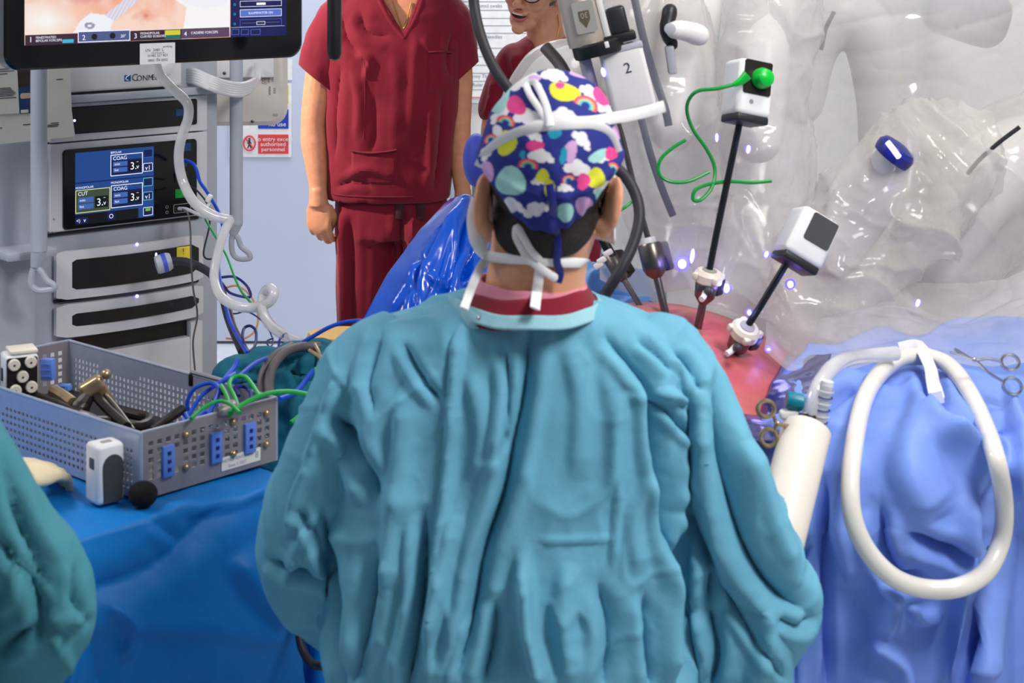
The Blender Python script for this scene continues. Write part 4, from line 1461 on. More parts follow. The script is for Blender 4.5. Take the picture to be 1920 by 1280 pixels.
# ================================================================== VISION CART
CO = Vector(((88 - 960) / F * 4.0, 4.0, 0))
CE = Vector(((383 - 960) / F * 4.268, 4.268, 0))
cf = Face(CO, CE - CO)
ZUP = Vector((0, 0, 1))
def cbox(u0, u1, v0, v1, z0, z1, bev=.004):
    """box in cart axes: u along the front, v away from the viewer"""
    g = rbox((u1 - u0, z1 - z0, v1 - v0), bev, 2, ((u0 + u1) / 2, (z0 + z1) / 2, -(v0 + v1) / 2))
    return tr(g, cf.mat())
def cz(x, y):
    return cf.px(x, y)
cart = thing('equipment_cart', 'tall grey equipment cart with stacked consoles below the black monitor', 'cart', cf.pt(.15, 0, -.2))
ubody = cf.px(415, 400)[0]
obj('body', cbox(-.22, ubody, .012, .55, .12, 1.435, .012), M['cart'], cart)
obj('side_panel', cbox(-.26, -.028, -.006, .20, .12, cz(50, 262)[1], .012), M['cart'], cart)
for u in (-.15, .40):
    for v in (.08, .48):
        p = cf.pt(u, .05, -v)
        w = obj('caster', tube([p - cf.x * .02, p + cf.x * .02], .05, 18), M['dark_grey'], cart)
        obj('fork', tube([p + Vector((0, 0, .02)), p + Vector((0, 0, .09))], .018, 10), M['cart'], w)
obj('base', cbox(-.26, ubody + .03, 0, .58, .10, .17, .02), M['cart'], cart)

def panel(x0, y0, x1, y1, d, r, off, m, parent, name, bev=.002):
    return obj(name, on_face(cf, x0, y0, x1, y1, d, r, off, bev), M[m], parent)

def bowed(x0, y0, x1, y1, d, off, bow, r=.006, n=16):
    """console front that bulges towards the viewer in the middle"""
    u0, w0 = cf.px(x0, y0)
    u1, w1 = cf.px(x1, y1)
    W, H = u1 - u0, w0 - w1
    V, Fc = [], []
    pr = []
    for i in range(n + 1):
        t = i / n
        u = u0 + W * t
        b = bow * (1 - (2 * t - 1) ** 2)
        e = min(t, 1 - t) * W
        ins = r - math.sqrt(max(r * r - (r - min(e, r)) ** 2, 0)) if e < r else 0
        pr.append([(u, w1 + ins, off + b), (u, w1 + ins, off + b + d), (u, w0 - ins, off + b + d), (u, w0 - ins, off + b)])
    for ring in pr:
        V += [cf.pt(*p) for p in ring]
    for i in range(n):
        for k in range(4):
            Fc.append((i * 4 + k, i * 4 + (k + 1) % 4, i * 4 + 4 + (k + 1) % 4, i * 4 + 4 + k))
    Fc += [(0, 1, 2, 3), tuple(n * 4 + k for k in (3, 2, 1, 0))]
    return V, Fc

# --- three consoles: each slides out of its bay
unit1 = thing('video_console', 'pale console with long black panel at the top of the cart', 'console', cf.pt(.2, 1.2, .01))
panel(88, 196, 383, 243, .016, .004, 0, 'cart_face', unit1, 'front')
g = panel(131, 201, 369, 233, .004, .006, .016, 'black_gloss', unit1, 'display')
u, w = cf.px(140, 226, .021)
obj('power_light', tr(lathe([(.0032, 0), (.0032, .001)], 14), cf.mat(u, w, .020)), M['led_core'], g)
panel(329, 205, 346, 217, .003, .002, .020, 'print_blue', unit1, 'socket')
unit2 = thing('energy_generator', 'electrosurgical generator with lit blue touch screen in the cart', 'generator', cf.pt(.2, 1.0, .01))
panel(88, 270, 383, 400, .016, .004, 0, 'cart_face', unit2, 'front')
glass = panel(117, 281, 368, 402, .005, .010, .016, 'black_gloss', unit2, 'glass_panel')

# touch screen: colours as flat tiles that give off light
def emat(name, rgb, s=1.0):
    return mat(name, tuple(int(c * .25) for c in rgb), .4, emit=rgb, estr=s * .85, var=0)
E = {'blue': emat('screen_blue', (34, 76, 152), .9), 'deep': emat('screen_deep', (10, 30, 96), .8), 'white': emat('screen_white', (236, 240, 255), 1.3), 'mid': emat('screen_mid', (70, 110, 190), .9),
     'dark': emat('screen_dark', (10, 14, 26), .4), 'olive': emat('screen_olive', (70, 84, 70), .8), 'lime': emat('screen_lime', (226, 236, 150), 1.1), 'aqua': emat('screen_aqua', (110, 220, 220), 1.0), 'green': emat('screen_green', (120, 190, 60), 1.0)}
scr = obj('touch_screen', on_face(cf, 141, 287, 288, 405, .001, .001, .021), E['blue'], glass)
su0, sw0 = cf.px(141, 287, .022)
su1, sw1 = cf.px(288, 405, .022)
SW, SH = su1 - su0, sw0 - sw1
LV = [.0222]
def tile(a0, b0, a1, b1, e, lift=.0, frame=0.0, r=.001):
    """rectangle on the screen in fractions (0..1 from top left)"""
    u0, u1 = su0 + SW * a0, su0 + SW * a1
    w0, w1 = sw0 - SH * b0, sw0 - SH * b1
    off = .0222 + lift
    if frame:
        g = framebar(u1 - u0, w0 - w1, frame, .0003, r)
    else:
        g = plate(u1 - u0, w0 - w1, r, .0003)
    obj('screen_tile', tr(g, cf.mat((u0 + u1) / 2, (w0 + w1) / 2, off)), E[e], glass, smooth=False)
def stext(s, a, b, h, e='white', lift=.0012, align='LEFT'):
    obj('screen_lettering', tr(text(s, h * SH * 1.35, align), cf.mat(su0 + SW * a, sw0 - SH * b, .0222 + lift)), E[e], glass, smooth=False)
tile(0, .415, 1, .43, 'deep')
tile(0, .86, .80, 1.0, 'dark')
def energy_box(a0, b0, a1, b1, head, body, fr, title):
    tile(a0, b0, a1, b1, body, .0003)
    tile(a0, b0, a1, b0 + .08, head, .0005)
    tile(a0, b0, a1, b1, fr, .0008, frame=.0016)
    W, H = a1 - a0, b1 - b0
    stext(title, a0 + .03, b0 + .055, .055)
    tile(a0 + W * .08, b0 + H * .34, a0 + W * .52, b0 + H * .56, 'mid', .0006)
    tile(a0 + W * .08, b0 + H * .62, a0 + W * .52, b0 + H * .84, 'mid', .0006)
    tile(a0 + W * .56, b0 + H * .34, a0 + W * .94, b0 + H * .84, 'dark', .0006)
    stext('auto', a0 + W * .12, b0 + H * .45, .035)
    stext('fast', a0 + W * .12, b0 + H * .73, .035)
    stext('3.', a0 + W * .60, b0 + H * .62, .11)
    stext('\u2013', a0 + W * .80, b0 + H * .42, .05)
    stext('v', a0 + W * .80, b0 + H * .66, .07)
energy_box(.44, .07, .855, .37, 'blue', 'deep', 'white', 'COAG')
energy_box(.0, .52, .435, .84, 'olive', 'olive', 'lime', 'CUT')
energy_box(.445, .50, .855, .82, 'blue', 'deep', 'white', 'COAG')
stext('BIPOLAR', .44, .04, .032)
stext('MONOPOLAR', .0, .49, .032)
stext('MONOPOLAR', .445, .465, .032)
for b, e in ((.03, 'mid'), (.23, 'white'), (.44, 'aqua'), (.64, 'aqua'), (.86, 'white')):
    tile(.86, b, .985, b + .12, 'deep', .0003)
    tile(.86, b, .985, b + .12, e, .0010, frame=.0012, r=.002)
tile(.89, .875, .955, .915, 'green', .0012)
stext('v1', .885, .30, .07)
stext('v1', .885, .71, .07)
tile(.0, .90, .16, .985, 'deep', .0003)
stext('<)', .01, .945, .05)
stext('v', .10, .945, .06)
tile(.40, .87, .50, .985, 'deep', .0003)
u, w = su0 + SW * .45, sw0 - SH * .93
obj('screen_lettering', tr(lathe([(.0052, 0), (.0052, .0004), (.0040, .0004), (.0040, 0)], 20, False), cf.mat(u, w, .0226)), E['white'], glass, smooth=False)
# sockets down the right of the generator
for (x0, y0, x1, y1, m) in ((330, 270, 357, 283, 'print_blue'), (328, 298, 350, 312, 'print_blue'), (327, 324, 352, 340, 'black_plastic'), (328, 355, 352, 369, 'green_cable')):
    panel(x0, y0, x1, y1, .005, .003, .021, m, unit2, 'socket')
u0, w0 = cf.px(325, 386, .021)
u1, w1 = cf.px(358, 394, .021)
obj('socket_frame', tr(framebar(u1 - u0, .022, .0014, .001, .003), cf.mat((u0 + u1) / 2, (w0 + w1) / 2, .021)), M['label_grey'], unit2)
panel(326, 388, 340, 397, .004, .003, .021, 'black_plastic', unit2, 'socket')
for x, y in ((313, 388), (313, 398)):
    u, w = cf.px(x, y, .021)
    obj('symbol', tr(lathe([(.0038, 0), (.0038, .0006), (.0028, .0006), (.0028, 0)], 14, False), cf.mat(u, w, .021)), M['label_grey'], unit2)
for x, y in ((101, 411), (98, 436), (104, 438)):
    obj('symbol', text_face(cf, 'A', x, y, 5, .0165), M['ink'], unit2, smooth=False)

unit3 = thing('light_source', 'console with thick dark light cable plugged into its black bowed front', 'console', cf.pt(.2, .82, .01))
obj('front', bowed(101, 472, 376, 522, .014, 0, .022), M['cart_face'], unit3)
dk = obj('dark_panel', bowed(119, 486, 366, 507, .004, .0145, .022, .012), M['black_plastic'], unit3)
panel(331, 464, 357, 488, .002, .001, .032, 'yellow_print', unit3, 'warning_label')
obj('label_lettering', join(text_face(cf, '!', 344, 472, 12, .0355), text_face(cf, 'LASER', 344, 486, 5, .0355)), M['ink'], unit3, smooth=False)
for i, (x, y) in enumerate(((257, 458), (292, 478))):
    u, w = cf.px(x, y, .037)
    o = obj('indicator_light', ellipsoid(cf.pt(u, w, .037), (.004, .004, .0042) if i == 0 else (.0038, .004, .0075), 12, 8), M['led_core'], unit3)
unit4 = thing('processor_console', 'lower console with thin black bowed panel under the light source', 'console', cf.pt(.2, .72, .01))
obj('front', bowed(101, 571, 376, 589, .014, 0, .022), M['cart_face'], unit4)
obj('dark_panel', bowed(119, 587, 366, 572, .004, .0145, .022, .010), M['black_plastic'], unit4)
u, w = cf.px(257, 555, .037)
obj('indicator_light', ellipsoid(cf.pt(u, w, .037), .0042, 12, 8), M['led_core'], unit4)
u, w = cf.px(319, 569, .03)
obj('usb_port', tr(plate(.018, .014, .002, .003), cf.mat(u, w, .032)), M['black_gloss'], unit4)
# shelf bay below
zt, zb = cf.px(376, 598)[1], cf.px(353, 629)[1]
u0, u1 = cf.px(140, 640)[0], cf.px(353, 620)[0]
obj('bay_frame', cbox(-.0, u0, -.012, .02, .30, zt, .004), M['cart_face'], cart)
obj('bay_frame', cbox(u1, cf.px(376, 600)[0], -.012, .02, .30, zt, .004), M['cart_face'], cart)
obj('bay_lower_panel', cbox(u0, u1, -.012, .02, .30, zb, .004), M['cart_face'], cart)
obj('bay_recess', cbox(u0, u1, .008, .016, zb, zt, .0), M['black_plastic'], cart)
for yy0, yy1 in ((266, 270), (440, 446), (566, 570)):
    u0, w0 = cf.px(90, yy0)
    obj('seam', cbox(0 if yy0 < 460 else cf.px(104, yy0)[0], cf.px(374, 400)[0], .004, .014, w0 - .006, w0, 0), M['cart_dark'], cart)
# handle bars with hooks
def bar_handle(xc, Y, ytop, ybot, hookpts, r, name='handle_bar'):
    h = obj(name, tube([P(xc, ytop, Y), P(xc, ybot, Y)], L(r, Y), 18), M['cart'], cart)
    pts = [P(x, y, Y + dz) for x, y, dz in hookpts]
    obj('hook', tube(pts, L(r * .42, Y), 10, smooth=6, closed=True), M['cart'], h)
    obj('neck', tube([P(xc, ybot - 2, Y), P(hookpts[0][0], hookpts[0][1], Y + hookpts[0][2])], [L(r * .98, Y), L(r * .6, Y)], 14), M['cart'], h)
bar_handle(73, 3.82, 60, 470, [(66, 500, 0), (60, 515, 0), (60, 535, 0), (74, 545, 0), (100, 541, 0), (100, 534, 0), (88, 526, 0), (76, 508, 0)], 15.5)
bar_handle(443, 4.34, -60, 420, [(437, 440, 0), (434, 455, 0), (437, 476, 0), (449, 485, 0), (468, 484, 0), (466, 474, 0), (452, 462, 0), (446, 446, 0)], 12.5)
obj('bracket', cbox(-.14, -.02, -.10, .02, cz(60, 462)[1] - .01, cz(60, 455)[1], .004), M['cart'], cart)

# insufflator box on top
ins = thing('insufflator', 'white box lettered ConMed on top of the cart', 'console', cf.pt(.15, 1.40, 0))
if0 = Face(cf.pt(0, 0, .03), cf.x)
u0, w0 = if0.px(128, 100)
u1, w1 = if0.px(342, 161)
ub_ = (u0 + u1) / 2
gbox = rbox((u1 - u0, w0 - w1, .30), .008, 3, ((u0 + u1) / 2, (w0 + w1) / 2, -.15))
obj('body', tr(gbox, if0.mat()), M['white'], ins)
lg = obj('logo', on_face(if0, 233, 141, 245, 152, .001, .001, .0), M['logo_blue'], ins)
u, w = if0.px(239, 146, .0012)
obj('logo_curl', tube([if0.pt(u + .005, w + .006, .0012), if0.pt(u - .002, w + .003, .0012), if0.pt(u - .004, w - .003, .0012), if0.pt(u + .003, w - .006, .0012)], .0012, 6, smooth=4), M['white_print'], lg)
obj('lettering', join(text_face(if0, 'C', 253, 146, 14, .001, 'CENTER'), text_face(if0, 'ONM', 272, 146.5, 11, .001, 'CENTER'), text_face(if0, 'ED', 292, 145, 11, .001, 'CENTER')), M['ink'], ins, smooth=False)
obj('foot_strip', tr(rbox((u1 - u0 - .01, .006, .28), .001, 1, (ub_, w1 - .003, -.15)), if0.mat()), M['black_plastic'], ins)
obj('shelf', cbox(-.02, ubody - .005, -.035, .5, w1 - .024, w1 - .006, .003), M['cart'], cart)
u, w = if0.px(313, 128)
obj('knob', tr(lathe([(.016, 0), (.016, .006), (.012, .008)], 18), if0.mat(u, w, 0)), M['white'], ins)

# papers hung on the cart
pf = Face(cf.pt(0, 0, .062), cf.x)
def sheet(poly, m='paper', off=0.0, name='paper_sheet', label=None):
    pts = [pf.px(x, y, off) for x, y in poly]
    V = [pf.pt(u, w, off) for u, w in pts]
    k = len(V)
    V2 = [v + pf.n * .0012 for v in V]
    o = obj(name, (V + V2, [tuple(range(k)), tuple(range(2 * k - 1, k - 1, -1))] + [(i, (i + 1) % k, k + (i + 1) % k, k + i) for i in range(k)]), M[m], None, smooth=False)
    if label:
        tag(o, label, 'paper')
    return o
def hline(fc, x0, x1, y, h, off):
    a0, b0 = fc.px(x0, y, off)
    a1, b1 = fc.px(x1, y - .1 * (x1 - x0), off)
    return tr(plate(a1 - a0, h, h * .2, .0004), fc.mat((a0 + a1) / 2, b0, off))
big = sheet([(-60, 40), (128, 40), (134, 205), (140, 252), (138, 256), (-60, 276)], label='large cream sheet of paper taped across the upper left of the cart')
for x0, x1, y in ((43, 57, 234), (95, 110, 231), (88, 110, 235), (86, 108, 238), (0, 4, 240), (106, 118, 149)):
    obj('print_line', hline(pf, x0, x1, y, .0020, .0016), M['ink'], big, smooth=False)
lst = sheet([(-60, 0), (30, 40), (32, 130), (36, 212), (-60, 218)], off=.004, label='typed instruction sheet taped beside the cart pole')
for i, (x1, y) in enumerate(((24, 132), (27, 136), (14, 141), (20, 168), (22, 171), (26, 174), (29, 177), (29, 180), (25, 183), (31, 187))):
    obj('print_line', hline(pf, -40, x1, y, .0016, .0056), M['ink'], lst, smooth=False)
pho = sheet([(31, 130), (57, 130), (57, 212), (36, 213)], 'print_blue', .003, 'photo_print', 'small dark blue photo print between the sheets')
obj('photo_detail', on_face(pf, 34, 131, 57, 161, .0003, .001, .0045), M['print_dark'], pho)
obj('photo_detail', on_face(pf, 38, 175, 57, 184, .0003, .004, .0045), M['print_skin'], pho)
obj('photo_caption', on_face(pf, 39, 206, 53, 211, .0003, .0005, .0045), M['paper'], pho)

# ================================================================== MONITOR
ML, MR = 3.20, 3.585
MA = P(8, 134, ML)
MB_ = P(568, 106, MR)
MB_.z = MA.z
mf = Face(MA, MB_ - MA)
MWID = (MB_ - MA).length
mon = thing('monitor', 'large black framed monitor showing a magnified operating view', 'monitor', mf.pt(MWID / 2, 0, -.03))
MH = MWID * .62
obj('housing', tr(prism([(x + MWID / 2, y + MH / 2) for x, y in rrect(MWID, MH, .032, 10)], -.045, 0, .004), mf.mat()), M['black_gloss'], mon)
obj('rear_shell', tr(prism([(x + MWID / 2, y + MH / 2) for x, y in rrect(MWID * .8, MH * .8, .04, 8)], -.085, -.044), mf.mat()), M['black_plastic'], mon)
obj('arm', tube([mf.pt(MWID / 2, MH * .6, -.08), mf.pt(MWID / 2, MH * .6, -.25), mf.pt(MWID / 2 - .02, MH * .9, -.40), Vector((-1.0, 4.25, 2.35)), Vector((-1.0, 4.25, 1.3))], .03, 14), M['cart'], mon)
# picture on the screen
u0, w0 = mf.px(46, 84, .001)
u1, w1 = mf.px(432, 72, .001)
u2, _ = mf.px(537, 66, .001)
SB = w0 - .001          # bottom of picture
ST_ = MH - .035
def pic(u, v):
    return np.array([list(mf.pt(u0 + (u1 - u0) * a, SB + (ST_ - SB) * b, .0012)) for a, b in zip(u, v)])
pn_u, pn_v = 220, 150
pg = grid(pic, pn_u, pn_v)
qq = proj(pg[0])
PX, PY = qq[:, 0], qq[:, 1]
n1 = fbm(np.stack([PX * .02, PY * .02, PX * 0], 1), 4, 3)
n2 = fbm(np.stack([PX * .06, PY * .06, PX * 0 + 5], 1), 4, 9)
def mixc(a, b, t):
    t = np.clip(t, 0, 1)[:, None]
    return a * (1 - t) + np.array(b) * t
base = np.tile(np.array([1.0, .72, .60]), (len(PX), 1))
base = mixc(base, (.96, .44, .30), .45 + 1.5 * n1)
base = mixc(base, (1.0, .96, .92), np.clip(1.2 - np.hypot((PX - 85) / 55, (PY - 40) / 40), 0, 1))
base = mixc(base, (.86, .26, .20), np.clip(.9 - np.hypot((PX - 272) / 26, (PY - 30) / 18) + .6 * n2, 0, 1))
base = mixc(base, (.75, .10, .10), np.clip(.7 - np.hypot((PX - 274) / 10, (PY - 30) / 9) + .5 * n2, 0, 1))
base = mixc(base, (.80, .34, .34), np.clip(.7 - np.hypot((PX - 160) / 50, (PY - 0) / 12) + .5 * n2, 0, 1))
base = mixc(base, (.90, .55, .42), np.clip(.8 - np.hypot((PX - 60) / 30, (PY - 2) / 10) + .6 * n2, 0, 1))
# white jaw of the grasper
m_ = inpoly(qq, [(137, 62), (150, 40), (170, 24), (196, 28), (214, 34), (205, 62)])
base[m_] = (.93, .93, 1.0)
m_ = inpoly(qq, [(196, 28), (232, 0), (260, -10), (256, 4), (216, 40)])
base[m_] = np.array([.86, .80, .92]) * (0.9 + .1 * np.sin(PX[m_] * .9 + PY[m_] * .5))[:, None]
d_ = np.hypot((PX - 168) / 10, (PY - 48) / 6)
base = mixc(base, (.30, .26, .40), np.where((d_ < 1) & (d_ > .45), .9, 0))
m_ = inpoly(qq, [(330, 0), (350, 14), (342, 62), (432, 62), (432, -200), (300, -200)])
base[m_] = (1.0, .98, .98)
m_ = inpoly(qq, [(318, -20), (345, 6), (380, 16), (420, 10), (432, -4), (432, -200), (318, -200)])
base[m_] = (.93, .93, .98)
obj('screen_picture', pg, mat('monitor_picture', (255, 255, 255), .35, attr=True, estr=.92, var=0, spec=.2), mon, col=np.clip(base, 0, 1))
EM = {'plum': emat('ui_plum', (64, 34, 58), .7), 'navy': emat('ui_navy', (20, 24, 92), .9), 'slate': emat('ui_slate', (84, 96, 150), .9), 'mauve': emat('ui_mauve', (104, 76, 110), .8), 'white': E['white'], 'cyan': emat('ui_cyan', (60, 190, 220), 1.0),
      'yellow': emat('ui_yellow', (220, 214, 60), 1.0), 'bluebtn': emat('ui_button', (90, 120, 210), 1.0), 'greenui': emat('ui_green', (30, 120, 110), .9), 'dark': E['dark']}
def mpt(x, y, off):
    return mf.px(x, y, off)
def mrect(x0, y0, x1, y1, e, off=.0024, frame=0, name='screen_panel', r=.0008):
    a0, b0 = mf.px(x0, y0, off)
    a1, b1 = mf.px(x1, y1, off)
    g = framebar(a1 - a0, abs(b0 - b1), frame, .0003, r) if frame else plate(a1 - a0, abs(b0 - b1), r, .0003)
    obj(name, tr(g, mf.mat((a0 + a1) / 2, (b0 + b1) / 2, off)), EM[e], mon, smooth=False)
def mtext(s, x, y, h, e='white', off=.0034, align='LEFT'):
    obj('screen_lettering', text_face(mf, s, x, y, h, off, align), EM[e], mon, smooth=False)
mrect(432, -130, 537, 66, 'navy', .0014)
mrect(47, 66, 146, 82, 'plum')
mrect(146, 59, 244, 77, 'slate')
mrect(146, 59, 244, 76, 'white', .0030, .0014)
mrect(244, 58, 340, 73, 'plum')
mrect(340, 54, 430, 69, 'mauve')
mtext('1', 54, 75, 11)
mtext('FENESTRATED', 67, 71, 4.6)
mtext('BIPOLAR FORCEPS', 67, 77, 4.6)
mrect(117, 74, 138, 80, 'cyan', .0030)
mtext('2', 154, 71, 10)
mtext('30\u00b0', 226, 68, 6)
for x, y in ((177, 69), (211, 67)):
    a, b = mf.px(x, y, .0036)
    obj('screen_icon', tr(lathe([(.006, 0), (.006, .0003)], 16), mf.mat(a, b, .0036)), EM['dark'], mon, smooth=False)
mtext('3', 251, 68, 10)
mtext('MONOPOLAR', 263, 63, 4.6)
mtext('CURVED SCISSORS', 263, 69, 4.6)
mrect(309, 57, 338, 65, 'yellow', .0030)
mrect(309, 66, 338, 72, 'greenui', .0030)
mtext('4', 345, 64, 9)
mtext('CADIERE FORCEPS', 358, 62, 5)
mrect(450, 2, 528, 11, 'white', .0030, .0008)
mrect(481, 5, 498, 9, 'white', .0032)
mrect(450, 18, 528, 30, 'bluebtn', .0030)
mrect(450, 18, 528, 30, 'white', .0034, .0009)
mtext('ILLUMINATOR ON', 489, 24, 4.6, 'white', .0040, 'CENTER')
mrect(450, 37, 528, 48, 'bluebtn', .0030, .0008)
mrect(454, 43.5, 524, 41.2, 'white', .0032)
mrect(481, 40, 497, 46, 'white', .0034, .0008)
mrect(433, 52, 534, 48, 'white', .0030)
for x0, x1 in ((434, 448), (452, 466), (470, 488)):
    mrect(x0, 55, x1, 65, 'bluebtn', .0030, .0009)
for y in (8, 26, 44):
    mtext('o', 440, y, 7, 'cyan', .0034, 'CENTER')
lb = obj('property_label', on_face(mf, 262, 82, 328, 118, .0008, .001, .001), M['white'], mon, smooth=False)
lb['label'] = 'white asset label stuck on the lower bezel'
obj('label_lettering', join(text_face(mf, 'LN  3481 L', 290, 94, 6, .0022), text_face(mf, 'servicing', 314, 87, 4, .0022), text_face(mf, 'if fault found call', 296, 99, 3, .0022), text_face(mf, '01482 327 823', 296, 104, 5, .0022), text_face(mf, 'or', 296, 109, 3, .0022), text_face(mf, '0800 104 0502', 296, 113, 5, .0022)), M['ink'], lb, smooth=False)

# black rod hanging beside the man
o = obj('hanging_rod', tube([P(627, -160, 3.4), P(627, 60, 3.4), P(627, 100, 3.4), P(627, 110, 3.4), P(627, 114, 3.4)], [L(13.5, 3.4)] * 3 + [L(10, 3.4), L(2, 3.4)], 20), M['black_plastic'])
tag(o, 'matt black rounded rod hanging down in front of the maroon scrubs', 'rod')

# white device seen from behind, right of the cart
wd = thing('rear_display', 'cream shelled display seen from behind with small printed marks', 'monitor', P(480, 236, 4.62))
wf = Face(P(480, 236, 4.60), (1, .12, 0))
a0, b0 = wf.px(340, -40)
a1, b1 = wf.px(539, 235)
obj('shell', tr(prism([(x + (a0 + a1) / 2, y + (b0 + b1) / 2) for x, y in rrect(a1 - a0, b0 - b1, .045, 10)], -.05, 0, .012), wf.mat()), M['device_back'], wd)
obj('mount_plate', on_face(wf, 380, 100, 513, 144, .02, .003, 0, .002), M['white'], wd)
for x, y, m in ((421, 137, 'steel_dark'), (442, 137, 'steel_dark'), (436, 122, 'green_cable'), (473, 229, 'steel_dark')):
    u, w = wf.px(x, y, .02)
    obj('screw', tr(lathe([(.0045, 0), (.0045, .002), (.003, .003)], 12), wf.mat(u, w, .02 if y < 200 else .0)), M[m], wd)
for i, (x, y, h, n) in enumerate(((493, 150, 30, 4), (498, 152, 26, 3), (504, 148, 30, 4), (511, 145, 34, 4), (506, 170, 18, 3), (515, 170, 16, 3), (516, 216, 8, 2))):
    obj('print_mark', text_face(wf, 'XOHNW'[i % 5] * n, x, y, 5, .0008, 'CENTER', .8, roll=90 if i < 6 else 0), M['ink'], wd, smooth=False)
obj('stand', tube([P(392, 150, 4.9), P(392, 150, 4.9) - Vector((0, 0, P(392, 150, 4.9).z - .03))], .02, 12), M['cart'], wd)
obj('stand_foot', tr(lathe([(.2, 0), (.2, .02), (.03, .04)], 24), Matrix.Translation((P(392, 150, 4.9).x, 4.9, 0))), M['cart'], wd)
bund = thing('white_hose_bundle', 'bundle of white hoses sweeping from the cart to the cream display', 'hose', P(450, 190, 4.3))
for i in range(6):
    o_ = (i - 2.5)
    pts = [P(330, 146 + o_ * 4, 4.30), P(360, 142 + o_ * 4.5, 4.24), P(390, 154 + o_ * 4.5, 4.22 - .006 * i), P(420, 164 + o_ * 4.2, 4.24), P(452, 168 + o_ * 4, 4.27), P(474, 158 + o_ * 3, 4.36), P(484 + o_, 140, 4.48), P(480, 120, 4.55)]
    obj('hose', tube(pts, L(4.6, 4.25), 10, smooth=6), M['hose_white'], bund)

# ================================================================== INSTRUMENT TABLE, BASKET, CABLES
def rayz(x, y, z):
    """point under a pixel at height z"""
    Y = (CZ - z) * F / (y - YH)
    return P(x, y, Y)
TZ = .885
A = rayz(264, 812, .985)
B = rayz(540, 753, .985)
dx = (B - A); dx.z = 0
EL = dx.length                          # short side of the basket
ex = dx.normalized()
ey = Vector((-ex.y, ex.x, 0))           # long side, away to the left
C0 = rayz(127, 642, .985)
# square the basket up on the measured short side, turned a little to share the error
ang = math.radians(7)
ex = Vector((ex.x * math.cos(ang) - ex.y * math.sin(ang), ex.x * math.sin(ang) + ex.y * math.cos(ang), 0))
ey = Vector((-ex.y, ex.x, 0))
EL *= 1.0
LL = .56
BH = .985 - TZ - .004
A0 = Vector((A.x, A.y, TZ + .004))

# --- table under its drape
tb = thing('instrument_table', 'steel trolley carrying the instrument basket, hidden under its blue drape', 'table', rayz(250, 950, TZ) - Vector((0, 0, TZ)))
t0 = rayz(128, 1008, TZ)
t1 = rayz(541, 893, TZ)
tx = (t1 - t0); tx.z = 0; tx.normalize()
ty = Vector((-tx.y, tx.x, 0))
W_t = .74          # along the front edge, running off left
D_t = .78
tcorner = t1        # right front corner
def tp_(a, b, z):
    """a metres left of the right front corner along the edge, b metres away from the viewer"""
    p = tcorner - tx * a + ty * b
    return Vector((p.x, p.y, z))
def tbox(a0, a1, b0, b1, z0, z1, bev=.003):
    m = Matrix.Identity(4)
    for i, ax in enumerate((tx, ty, ZUP)):
        m[0][i], m[1][i], m[2][i] = ax
    m.translation = tcorner * 1.0
    m.translation.z = 0
    return tr(rbox((a1 - a0, b1 - b0, z1 - z0), bev, 2, (-(a0 + a1) / 2, (b0 + b1) / 2, (z0 + z1) / 2)), m)
obj('table_top', tbox(.03, W_t - .02, .03, D_t - .02, TZ - .045, TZ - .012), M['steel'], tb)
for a in (.06, W_t - .06):
    for b in (.06, D_t - .06):
        obj('leg', tube([tp_(a, b, .0), tp_(a, b, TZ - .04)], .016, 12), M['steel'], tb)
# --- drape: top, rounded front edge, hanging front with soft folds
def drape_fn(u, v):
    n = len(u)
    a = u * W_t
    # v 0..0.38 top, .38..0.44 round edge, rest hanging
    top = v < .42
    b = np.where(top, D_t * (1 - v / .42), 0)
    hang = np.clip((v - .42) / .58, 0, 1) * .80
    f = fbm(np.stack([a * 5, hang * 3, a * 0], 1), 3, 21)
    out = np.where(top, 0, np.minimum(hang * .10, .03) + hang * .05 * f)
    # corner fold pulled up to the left, as if tucked
    out += np.where(top, 0, .022 * np.exp(-((a - .42 - hang * .5) / .05) ** 2) * np.clip(hang * 6, 0, 1))
    out += np.where(top, 0, .018 * np.exp(-((a - .20 + hang * .25) / .06) ** 2) * np.clip(hang * 5, 0, 1))
    out += np.where(top, 0, .020 * np.exp(-((hang - .33 - a * .05) / .025) ** 2))
    z = np.where(top, TZ - .003 + .002 * fbm(np.stack([a * 9, b * 9, a * 0], 1), 3, 5), TZ - hang - .004)
    edge = np.clip(1 - np.abs(b) / .035, 0, 1) * top
    z -= edge ** 2 * .004
    P0 = np.array(tcorner)
    pts = P0[None] - np.array(tx)[None] * a[:, None] + np.array(ty)[None] * (b - out)[:, None]
    pts[:, 2] = z
    return pts
me = bpy.data.meshes.new('table_drape')
gg = grid(drape_fn, 190, 210)
me.from_pydata(gg[0].tolist(), [], gg[1].tolist())
me.update()
co, no = mesh_arrays(me)
if np.median(no[:, 2][:4000]) < 0:
    me.flip_normals()
    co, no = mesh_arrays(me)
co = folds(co, no, [([(282, 972), (310, 992), (345, 1012)], 12, -.007), ([(130, 1120), (290, 1060), (400, 960), (480, 920)], 26, -.012), ([(180, 1172), (350, 1176), (545, 1205)], 30, .010), ([(190, 1130), (240, 1175), (230, 1240)], 12, .012),
                    ([(110, 1170), (125, 1230), (118, 1300)], 12, .014), ([(430, 1040), (500, 1130), (545, 1160)], 34, .022), ([(300, 960), (420, 950), (530, 905)], 9, .010), ([(170, 1180), (185, 1290)], 18, -.008), ([(90, 900), (130, 935), (160, 960)], 12, .006)])
co += no * (fbm(co * 10, 3, 15, True) * .003)[:, None]
set_co(me, co)
dr = obj_me('table_drape', me, M['drape_blue'], None, sharp=0)
tag(dr, 'saturated blue drape covering the instrument table under the basket', 'drape')
